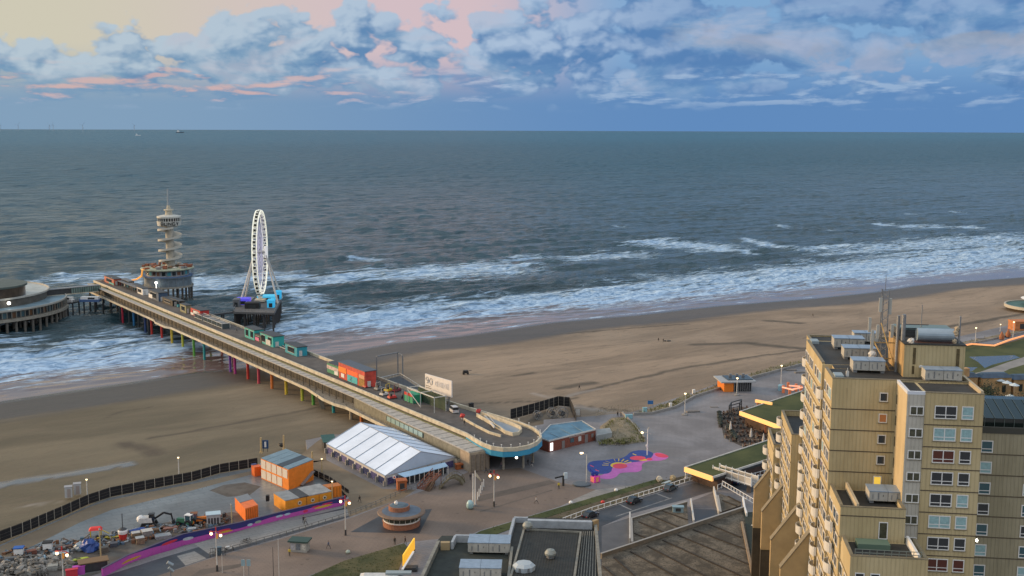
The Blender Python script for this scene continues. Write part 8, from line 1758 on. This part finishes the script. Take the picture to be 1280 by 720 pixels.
def lamp_double(label, x, y, h, z=6.016):
    p = P(x, y, z); t = thing('double_street_lamp', label, 'street lamp', p, 0, 'double globe promenade lamps')
    mb = MB(); mb.tube((0, 0, 1.2), (0, 0, h+.6), .14, .09, n=10); mb.build('post', whited, t, True); mb = MB(); mb.tube((0, 0, 0), (0, 0, 1.3), .24, .2, n=10); mb.build('base', darkm, t, True)
    mb = MB(); mb.bar((-.9, 0, h), (.9, 0, h-.1), .12); mb.bar((0, 0, h+.1), (0, 0, h+.9), .22); mb.build('arm', redp, t, True)
    for sx, dz_ in ((-.95, .0), (.95, -.35)): mb = MB(); mb.blob((sx, 0, h-.5+dz_), (.29, .29, .31), 1, n=12, m=8, amp=0); mb.build('globe', lampw, t, True, True); mb = MB(); mb.lathe((sx, 0, h-.1+dz_), [(.4, 0), (.1, .22)], 10); mb.build('shade', redp, t, True)
    mb = MB(); mb.box((.25, -.1, h-1.5), (.35, .12, 1.1)); mb.build('pennant', mat('pennant_orange', (.6, .25, .04), .6, emit=(1., .4, .05), es=.1), t, True)
for x, y, h, lab in ((617.5, 633, 8., 'double globe lamp with red shades standing right of the two flagpoles'), (432, 669, 8.2, 'double globe lamp with red shades at the right end of the mural wall'), (271.5, 714, 8.4, 'double globe lamp with red shades in front of the left part of the mural wall'), (80, 738, 8., 'double globe lamp glowing at the bottom left corner')): lamp_double(lab, x, y, h)
p = P(733, 605, 6.02); t = thing('street_lamp', 'slim lamp post leaning its lit arm left beside the pink art cube', 'street lamp', p)
mb = MB(); mb.tube((0, 0, 0), (0, 0, 7.6), .12, .08, n=8); mb.bar((0, 0, 7.6), (-1.1, 0, 8.1), .12); mb.build('post', whited, t, True); mb = MB(); mb.box((-1.3, 0, 8.0), (.8, .4, .2)); mb.blob((-1.4, 0, 7.95), (.35, .2, .14), 2, amp=0); mb.build('lit_head', lampw, t, True); mb = MB(); mb.box((0, 0, 0), (.5, .5, .4)); mb.build('foot', concr, t, True)
p = P(809, 569, 6.03); t = thing('street_lamp', 'tall lamp post with two arms standing on the navy wave of the ground painting', 'street lamp', p)
mb = MB(); mb.tube((0, 0, 0), (0, 0, 7.4), .17, .1, n=8); mb.build('post', white, t, True); mb = MB(); mb.bar((0, 0, 6.4), (-1.3, 0, 6.5), .12); mb.bar((0, 0, 6.3), (.9, 0, 6.0), .12); mb.bar((0, 0, 7.2), (.4, .0, 8.0), .12); mb.build('arms', cream, t, True); mb = MB(); mb.blob((-1.5, 0, 6.4), (.38, .3, .25), 2, amp=0); mb.build('lit_head', lampw, t, True); mb = MB(); mb.blob((-.2, -.1, 2.7), (.3, .2, .4), 2, amp=.1); mb.build('loudspeaker', white, t, True)
for x, y, h, lab in ((591.3, 633, 8., 'left one of the two tall white flagpoles on the promenade'), (594, 632, 8.6, 'right one of the two tall white flagpoles on the promenade')):
    p = P(x, y, 6.016); t = thing('flagpole', lab, 'flagpole', p, 0, 'twin flagpoles'); mb = MB(); mb.tube((0, 0, 0), (0, 0, h), .17, .1, n=8); mb.build('pole', white, t, True); mb = MB(); mb.lathe((0, 0, 0), [(.45, 0), (.4, .3)], 10); mb.build('foot', concr, t, True)
    if x > 592: mb = MB(); mb._a([(0, 0, h-.1), (1.5, .8, h-2.6), (1.3, .9, h-2.9), (0, 0, h-1.2)], [(0, 1, 2, 3), (3, 2, 1, 0)]); mb.build('stay_cloth', cream, t, True)
p = P(587.5, 636, 6.016); mb = MB(); mb.lathe(p, [(.5, 0), (.85, .5), (.8, 1.4), (.45, 2.), (0, 2.15)], 16); mb.thing('capsule_kiosk', mat('pale_aqua', (.32, .48, .50), .4, var=.1, vs=1.), 'pale aqua round capsule standing at the foot of the two flagpoles', 'capsule', smooth=True)
for i, (x, y) in enumerate([(597+k*1.9, 625-k*4.1) for k in range(5)]):
    p = P(x, y, 6.016)
    if i == 0:
        bol = thing('tall_bollard', 'slim white bollard in the receding row right of the flagpoles', 'bollard', p, 0, 'white bollards receding from the flagpoles'); mb = MB(); mb.tube((0, 0, 0), (0, 0, 2.), .12, .1, n=8); mb.build('post', white, bol, True); mb = MB(); mb.lathe((0, 0, 0), [(.3, 0), (.25, .15)], 10); mb.build('foot', concr, bol, True)
    else: dup(bol, p)
p = P(704, 607, 6.02); t = thing('information_stele', 'black slanted information stand with a lit white panel on the promenade', 'information stand', p, .2)
mb = MB(); mb.box((0, 0, 0), (.5, .4, 2.6)); mb.build('stele', darkm, t, True); mb = MB(); mb.box((.6, 0, 1.8), (.9, .5, 1.5)); mb.build('white_panel', mat('panel_blue_white', (.5, .6, .66), .4), t, True); mb = MB(); mb.bar((-.1, 0, 2.5), (-2.1, .3, 2.0), .4, .3); mb.build('arm', black, t, True)
p = P(698.5, 611, 6.02); t = thing('person', 'person in a yellow jacket by the black information stand', 'person', p)
def person(label, x, y, z=6.02, top=(.03, .03, .04), leg=(.02, .022, .03), rz=0., walk=0., h=1.74, root=None):
    p = P(x, y, z) if not isinstance(x, Vector) else x
    t = root or thing('person', label, 'person', p, rz)
    k = h/1.74; mb = MB(); st = .16+walk*.22
    def ring(c, rx, ry): return [(c[0]+rx*math.cos(2*math.pi*i/10), c[1]+ry*math.sin(2*math.pi*i/10), c[2]) for i in range(10)]
    sk = bpy.data.meshes.new('person_skeleton')
    J = [(0, 0, .95), (0, 0, 1.15), (0, 0, 1.38), (0, 0, 1.50), (0, -.01, 1.60), (0, -.01, 1.70), (.10, 0, .88), (.10, -st, .50), (.10, -st*1.3, .08), (.10, -st*1.3-.14, .04), (-.10, 0, .88), (-.10, st*.7, .50), (-.10, st*1.3, .10), (-.10, st*1.3-.14, .04),
         (.20, 0, 1.40), (.26, .05*walk, 1.14), (.27, -.1-.1*walk, .90), (.27, -.13, .80), (-.20, 0, 1.40), (-.26, -.05*walk, 1.14), (-.27, -.02+.12*walk, .90), (-.27, -.04, .80)]
    E_ = [(0, 1), (1, 2), (2, 3), (3, 4), (4, 5), (0, 6), (6, 7), (7, 8), (8, 9), (0, 10), (10, 11), (11, 12), (12, 13), (2, 14), (14, 15), (15, 16), (16, 17), (2, 18), (18, 19), (19, 20), (20, 21)]
    Rr = [.15, .14, .16, .06, .095, .07, .095, .07, .05, .045, .095, .07, .05, .045, .07, .05, .038, .03, .07, .05, .038, .03]
    sk.from_pydata([(a*k, b*k, c*k) for a, b, c in J], E_, []); o = bpy.data.objects.new('body', sk); COL.objects.link(o)
    md = o.modifiers.new('skin', 'SKIN'); 
    for i, v in enumerate(sk.skin_vertices[0].data): v.radius = (Rr[i]*k, Rr[i]*k*(.8 if i < 3 else 1)); v.use_root = (i == 0)
    sb = o.modifiers.new('sub', 'SUBSURF'); sb.levels = 1; sb.render_levels = 1
    dg_ = bpy.context.evaluated_depsgraph_get(); me = bpy.data.meshes.new_from_object(o.evaluated_get(dg_)); o.modifiers.clear(); o.data = me; o.parent = t
    cols = [mat('skin_tone', (.42, .25, .17), .6), mat('cloth_%d_%d_%d' % tuple(int(c*999) for c in top), top, .8), mat('cloth_%d_%d_%d' % tuple(int(c*999) for c in leg), leg, .8), mat('shoe_dark', (.02, .02, .02), .6)]
    me.materials.clear(); [me.materials.append(c) for c in cols]
    for f in me.polygons:
        zc = f.center.z/k; xc = abs(f.center.x/k); f.use_smooth = True
        f.material_index = 0 if zc > 1.5 else (0 if (xc > .22 and zc < .86) else (1 if zc > .93 or xc > .21 else (3 if zc < .10 else 2)))
    mb = MB(); mb.blob((0, .012*k, 1.70*k), (.1*k, .11*k, .09*k), 3, amp=.05); mb.build('hair', mat('hair_brown', (.04, .025, .018), .8), t, True)
    return t
person('', P(698.5, 611, 6.02), 0, top=(.55, .45, .03), root=t)
PPL = [('person in a pale top under the round pier end, left of a dark clothed one', 626.5, 585, 6.02, (.25, .16, .18), (.08, .1, .16), 1.2, 1), ('person in black under the round pier end next to the pale topped one', 629, 586, 6.02, (.03, .03, .05), (.02, .02, .04), .4, 1),
       ('person in black standing left of a pair near the brick building', 660, 581, 6.02, (.02, .02, .025), (.02, .02, .02), .3, 0), ('person in light trousers walking near the brick building', 664.5, 584, 6.02, (.04, .04, .05), (.42, .40, .38), .6, 1),
       ('person in dark clothes between the flagpoles and the pier entrance', 607.5, 591, 6.02, (.03, .035, .04), (.02, .02, .03), 2., 1), ('person in dark clothes half hidden behind the lamp with red shades', 613.5, 595, 6.02, (.02, .02, .02), (.04, .03, .03), 1., 0),
       ('person with a pale bag standing left of the twin flagpoles', 588, 600, 6.02, (.02, .02, .03), (.05, .05, .06), 0., 0), ('person in a white top walking on the brown paving below the painted band', 670, 629.5, 6.02, (.5, .48, .45), (.03, .03, .03), 1.4, 1),
       ('person in black walking on the sandy track beside the marquee', 449.5, 628, 6.02, (.02, .02, .02), (.015, .015, .02), .7, 1), ('person in dark clothes by the mural wall on the wall road', 379.5, 654, 6.02, (.02, .02, .03), (.02, .02, .02), .5, 0),
       ('person in a grey jacket by the mural wall next to the dark one', 382, 656, 6.02, (.22, .22, .22), (.05, .05, .05), .9, 1), ('person in a yellow jacket beside the white newspaper kiosk', 362, 695, 6.02, (.55, .40, .04), (.05, .05, .05), 0., 0),
       ('person in grey blue clothes walking right of the newspaper kiosk', 410.5, 686, 6.02, (.12, .13, .18), (.05, .05, .06), 1.1, 1), ('person in black standing on the brown paving above the lower lawn', 493.5, 681, 6.02, (.02, .02, .02), (.02, .02, .02), .3, 0),
       ('person in dark clothes just above the yellow lit sign', 506.5, 680, 6.02, (.05, .03, .03), (.03, .02, .02), 1.3, 0), ('person in black on the beach beyond the black net corner', 724, 487, None, (.02, .02, .025), (.015, .015, .02), .8, 1),
       ('person standing on the sand inside the fence end by the pier tip', 644.5, 523, None, (.02, .02, .02), (.02, .02, .02), .8, 0), ('person far out on the wide beach above the block roof', 1016, 396, None, (.06, .04, .02), (.02, .02, .02), .8, 1),
       ('person of the beach group left of the digging kit', 823, 427, None, (.02, .02, .02), (.02, .02, .02), .4, 0), ('person of the beach group crouching to the right', 829, 428, None, (.03, .02, .02), (.02, .02, .02), 2.4, 1),
       ('person in dark clothes walking on the pier deck left of the teal kiosks', 296, 415.5, 12.02, (.02, .02, .02), (.02, .02, .03), 1.9, 1), ('person in dark clothes by the red flower pot on the pier deck', 580.5, 532, 12.02, (.03, .03, .03), (.06, .05, .04), .5, 0),
       ('person in a red top near the glass booths on the pier deck', 285.5, 410, 12.02, (.4, .04, .03), (.03, .03, .03), .5, 0), ('person with a dark coat where the plaza path meets the beach', 772, 521, 6.02, (.02, .02, .02), (.02, .02, .02), .5, 0),
       ('person at the top of the beach path right of the dark coated one', 776, 522, 6.02, (.06, .05, .05), (.03, .03, .03), 2., 1), ('person by the black fence behind the row of orange containers', 305, 585, None, (.03, .03, .03), (.02, .02, .02), 0., 0)]
for lab, x, y, z_, tp_, lg, rz, wk in PPL:
    if z_ is None: q = P(x, y, 4.); z_ = sand_z(q.x, q.y)+.05
    person(lab, x, y, z_, tp_, lg, rz, wk)
def bicycle(label, x, y, rz, m, z=6.02, group='bicycles'):
    p = P(x, y, z); t = thing('bicycle', label, 'bicycle', p, rz, group)
    for wx in (-.52, .52):
        mb = MB(); n = 16
        for k in range(n): a, b_ = 2*math.pi*k/n, 2*math.pi*(k+1)/n; mb.bar((wx+.34*math.cos(a), 0, .34+.34*math.sin(a)), (wx+.34*math.cos(b_), 0, .34+.34*math.sin(b_)), .05)
        for k in range(4): a = math.pi*k/4; mb.bar((wx+.33*math.cos(a), 0, .34+.33*math.sin(a)), (wx-.33*math.cos(a), 0, .34-.33*math.sin(a)), .012)
        mb.build('wheel', black, t, True)
    mb = MB()
    for a, b_ in (((-.52, .34), (-.15, .85)), ((-.15, .85), (.38, .85)), ((-.1, .36), (.38, .85)), ((-.1, .36), (-.15, .85)), ((-.52, .34), (-.1, .36)), ((.52, .34), (.38, .95))): mb.bar((a[0], 0, a[1]), (b_[0], 0, b_[1]), .05)
    mb.build('frame', m, t, True); mb = MB(); mb.box((-.18, 0, .9), (.26, .14, .08)); mb.build('saddle', black, t, True); mb = MB(); mb.bar((.34, -.28, 1.02), (.34, .28, 1.02), .05); mb.build('handlebar', black, t, True)
bicycle('black bicycle parked left in the row by the shuttered pier end', 597.5, 581, .4, black); bicycle('dark grey bicycle parked in the middle of the row by the shuttered pier end', 600.5, 580.5, .5, greyst); bicycle('dark blue bicycle parked right in the row by the shuttered pier end', 604, 580, .4, bluep)
bicycle('black bicycle left of two leaning on the thin grey railing', 306, 679, .35, black); bicycle('dark bicycle right of two leaning on the thin grey railing', 310, 678, .3, darkm)
bicycle('bicycle lying near the dune mound, left one', 772, 557, .2, black); bicycle('bicycle near the dune mound, right one', 783, 555.5, .2, black)
p = P(582, 468, 2.6); q = P(582, 468, sand_z(p.x, p.y)); t = thing('beach_cart', 'black beach cart standing alone on the sand beyond the billboard', 'cart', (q.x, q.y, q.z+.05), .2)
mb = MB(); mb.box((0, 0, .5), (2.4, 1.3, 1.0), top=(1.8, 1.1)); mb.build('body', black, t, True); mb = MB(); mb.bar((1.1, 0, 1.3), (2.3, 0, 1.5), .15); mb.build('handle', darkm, t, True)
for x in (-.8, .8):
    for y in (-.7, .7): mb = MB(); mb.tube((x, y-.1, .35), (x, y+.1, .35), .35, n=12); mb.build('wheel', black, t, True)
p = P(836, 429, 1.6); z_ = sand_z(p.x, p.y); mb = MB(); mb.box((p.x, p.y, z_), (1.6, .7, .4), .2); mb.blob((p.x-1.6, p.y, z_+.2), (.5, .4, .3), 3); mb.thing('beach_kit', darkm, 'low dark heap of kit on the sand right of the two figures', 'kit')
car_rot = math.atan2((P(831, 611).y-P(790, 627).y), (P(831, 611).x-P(790, 627).x))
vehicle('black car driving between the other two cars on the road', 'car', 'car', P(793, 628, 6.02), car_rot, mat('car_black', (.012, .012, .016), .25, spec=.8), group='cars on the road'); vehicle('dark blue grey car nearest the footbridge and the amber beam', 'car', 'car', P(838, 612, 6.02), car_rot+.05, mat('car_blue_grey', (.05, .075, .09), .25, spec=.8), group='cars on the road')
vehicle('black car partly hidden behind the near grey roof parapet', 'car', 'car', P(738, 646, 6.02), car_rot, mat('car_black2', (.016, .015, .02), .25, spec=.8), group='cars on the road'); vehicle('dark blue car passing under the white footbridge', 'car', 'car', P(925, 604, 6.03), car_rot-.1, mat('car_navy', (.02, .04, .10), .25, spec=.8), group='cars on the road')
for x, y, m_, lab in ((824, 602, mat('boulder_cream', (.46, .42, .34), .8, var=.2, vs=2.), 'left cream boulder of the pair on the verge above the road'), (841, 601, mat('boulder_tan', (.34, .28, .17), .8, var=.2, vs=2.), 'right tan boulder of the pair on the verge above the road')):
    p = P(x, y, 6.1); mb = MB(); mb.blob((p.x, p.y, 6.8), (.85, .8, .8), int(x), n=10, m=7, amp=.12); mb.thing('boulder', m_, lab, 'boulder')
p = P(834, 606, 6.1); t = thing('picnic_bench', 'pale blue grey bench table between the two boulders', 'bench', p, car_rot); mb = MB(); mb.box((0, 0, .7), (2.6, .8, .1)); mb.build('table_top', mat('bench_pale', (.36, .44, .46), .6), t, True)
for y in (-.8, .8): mb = MB(); mb.box((0, y, .42), (2.6, .3, .08)); mb.build('seat', MATS['bench_pale'], t, True)
for x in (-1., 1.): mb = MB(); mb.box((x, 0, 0), (.12, 1.5, .42)); mb.box((x, 0, .42), (.1, .2, .28)); mb.build('leg', greyst, t, True)
for x, y, m_, lab in ((770, 613.5, white, 'small white dome marker on the edge of the verge below the ground painting'), (713.5, 629, white, 'small white dome marker at the left end of the verge'), (435, 691, mat('pale_green_dome', (.36, .42, .36), .6), 'pale domed skylight on the lower lawn'), (753.5, 628.5, redp, 'small red marker cone on the verge beside the road')):
    p = P(x, y, 6.1); mb = MB(); mb.lathe(p, [(.5, 0), (.48, .3), (.3, .55), (0, .65)], 14); mb.thing('dome_marker', m_, lab, 'marker', smooth=True)
p = P(727, 606, 6.02); mb = MB(); mb.lathe(p, [(1.9, 0), (1.95, .35), (1.4, .5), (0, .55)], 20, sx=1.2); mb.thing('slate_disc', mat('slate_seat', (.09, .11, .13), .6), 'round dark slate disc left of the pink art cube', 'stone disc')
for x, y, L_, rz, lab in ((866, 515, 4.4, .25, 'long flat stone bench on the plaza beside the left lamp'), (893, 509, 2.6, .1, 'low dark round grate in the middle of the plaza'), (989, 463, 4., .15, 'flat stone bench on the plaza in front of the far low wall'), (1000, 466, 4., .15, 'second flat stone bench behind the lamp near the tall block'), (1226, 424, 4., .1, 'flat stone bench on the far right promenade')):
    p = P(x, y, 6.016); mb = MB(); mb.box(p, (L_, 1.4, .42 if 'grate' not in lab else .12), rz, top=(L_*.96, 1.3)); mb.thing('stone_bench' if 'grate' not in lab else 'round_grate', mat('bench_stone', (.16, .15, .14), .8, var=.2, vs=1.), lab, 'bench' if 'grate' not in lab else 'grate')
for x, y, m_, w_, h, lab in ((867, 492, white, .8, 1.3, 'small white bin by the low wall above the plaza'), (838, 509, white, .8, 1.3, 'small white bin by the low wall nearer the dune mound'), (806, 515.5, mat('aqua_bin', (.22, .42, .48), .5), 1.3, 1.5, 'pale aqua cabinet at the beach entrance of the plaza'), (786, 523, mat('aqua_bin', (0, 0, 0)), 2.2, 1.1, 'pale aqua low panel beside the beach path')):
    p = P(x, y, 6.02); mb = MB(); mb.box(p, (w_, .7, h), .2); mb.box((p.x, p.y, p.z+h), (w_+.12, .8, .1), .2); mb.thing('cabinet' if w_ > 1 else 'litter_bin', m_, lab, 'cabinet' if w_ > 1 else 'bin')
p = P(813, 507.5, 6.02); t = thing('blue_sign', 'small blue board sign on the dune strip at the plaza beach entrance', 'sign', p); mb = MB(); mb.box((0, 0, .6), (1.8, .12, 1.2)); mb.build('board', mat('sign_blue', (.03, .14, .36), .5), t, True); mb = MB(); mb.bar((-.7, 0, 0), (-.7, 0, .6), .1); mb.bar((.7, 0, 0), (.7, 0, .6), .1); mb.build('leg', greyst, t, True)
p = P(273, 694, 6.02); t = thing('steel_cage', 'dark steel cage cabinet with a blue front beside the railing end', 'cage', p, .3); mb = MB(); mb.box((0, .3, .1), (1.4, .8, 1.6)); mb.build('cabinet', mat('cage_blue', (.08, .13, .17), .5), t, True)
for k in range(7): mb = MB(); mb.bar((-1.6+k*.5, -.5, 0), (-1.6+k*.5, -.5, 1.8), .07); mb.build('bar', darkm, t, True)
mb = MB(); mb.bar((-1.6, -.5, 1.8), (1.4, -.5, 1.8), .08); mb.bar((-1.6, -.5, .9), (1.4, -.5, .9), .06); mb.build('rail', darkm, t, True)
for x, y, h, lab in ((305, 723, 3., 'thin pole with pale blue twin boards at the bottom left'), (349, 726, 7.6, 'tall thin pale pole right of the twin boards at the bottom'), (342, 726, 6., 'thin dark pole at the bottom of the brown paving'), (278, 716, 3., 'short thin pole at the foot of the left double lamp')):
    p = P(x, y, 6.02); t = thing('thin_pole', lab, 'pole', p); mb = MB(); mb.tube((0, 0, 0), (0, 0, h+1), .07, .05, n=6); mb.build('pole', whited if x != 342 else darkm, t, True)
    if x == 305:
        p = t
        for sx in (-.1, 1.0): mb = MB(); mb.box((sx, 0, 2.6), (.75, .1, 1.3)); mb.build('board', mat('twin_board_blue', (.26, .38, .42), .5), t, True)
        mb = MB(); mb.box((1., 0, 0), (.1, .1, 2.6)); mb.build('leg', greyst, t, True)
p = P(214, 737, 6.02); t = thing('camera_mast', 'grey mast with angled cylinder heads at the bottom left edge', 'mast', p, .3); mb = MB(); mb.tube((0, 0, 0), (0, 0, 4.4), .14, .12); mb.build('post', greyst, t, True)
mb = MB(); mb.tube((-.5, 0, 5.6), (.5, 0, 4.9), .36, n=12); mb.tube((-.3, 0, 4.5), (.5, 0, 3.6), .3, n=12); mb.bar((0, 0, 4.2), (.1, 0, 5.2), .25); mb.build('heads', mat('head_grey', (.28, .32, .34), .35, .4), t, True)
p = P(287, 687, 6.02); t = thing('white_scooter', 'white motor scooter parked by the thin grey railing', 'scooter', p, .3); mb = MB(); mb.blob((-.3, 0, .55), (.6, .22, .3), 3, amp=.1); mb.bar((.4, 0, .2), (.55, 0, 1.0), .2, .25); mb.bar((-.2, 0, .3), (.45, 0, .3), .3, .12); mb.build('body', white, t, True)
for wx in (-.6, .65): mb = MB(); mb.tube((wx, -.06, .25), (wx, .06, .25), .25, n=12); mb.build('wheel', black, t, True)
mb = MB(); mb.bar((.5, -.3, 1.05), (.5, .3, 1.05), .05); mb.build('handlebar', black, t, True)
p = P(600, 500, 6.)
def ship(label, px, py, L_, rz, m2):
    p = P(px, py, 0); k = L_/20
    t = thing('ship', label, 'ship', (p.x, p.y, 0), rz)
    mb = MB(); pr = [(-10, -2.6), (6, -2.6), (10.5, 0), (6, 2.6), (-10, 2.6)]
    mb.prism([(x*k, y*k) for x, y in pr], -.5*k, 2.2*k); mb.build('hull', m2, t, True)
    mb = MB(); mb.box((-5*k, 0, 2.2*k), (6*k, 4*k, 3.2*k), top=(5*k, 3.6*k)); mb.box((-5*k, 0, 5.4*k), (3.4*k, 3*k, 1.6*k)); mb.build('wheelhouse', white, t, True)
    mb = MB(); mb.bar((-5*k, 0, 7*k), (-5*k, 0, 11*k), .3*k); mb.bar((3*k, 0, 2*k), (3*k, 0, 7*k), .25*k); mb.build('mast', greyst, t, True)
ship('small white ship, the nearer and left of the two ships at the horizon', 172.5, 169.5, 55, .1, white)
ship('long dark hulled ship with a white stern house on the horizon', 225, 166., 120, .05, mat('ship_hull', (.06, .08, .11), .6))
tm = mat('turbine_haze_grey', (.34, .40, .46), .7)  # distance haze put into the pale turbine colour
for i, (x, lab) in enumerate(((6, 'wind turbine at the far left edge of the horizon'), (28, 'second wind turbine from the left on the horizon'), (67, 'wind turbine of the close pair, left one'), (71.5, 'wind turbine of the close pair, right one'), (108, 'lone wind turbine between the pair and the white ship'), (172, 'wind turbine straight above the white ship'))):
    az = (x-640)/1400; dd = 24000; t = thing('wind_turbine', lab, 'wind turbine', (dd*math.sin(math.atan(az)), dd*math.cos(math.atan(az)), -30), 0, 'wind turbines on the horizon')
    mb = MB(); mb.tube((0, 0, 0), (0, 0, 150), 5, 3, n=8); mb.build('tower', tm, t, True)
    mb = MB(); mb.box((0, 0, 148), (8, 14, 7)); mb.build('nacelle', tm, t, True)
    for k in range(3):
        a = i*.7+k*2*math.pi/3; mb = MB(); mb.bar((0, -8, 151), (70*math.sin(a), -8, 151+70*math.cos(a)), 3.5, 2); mb.build('blade', tm, t, True)
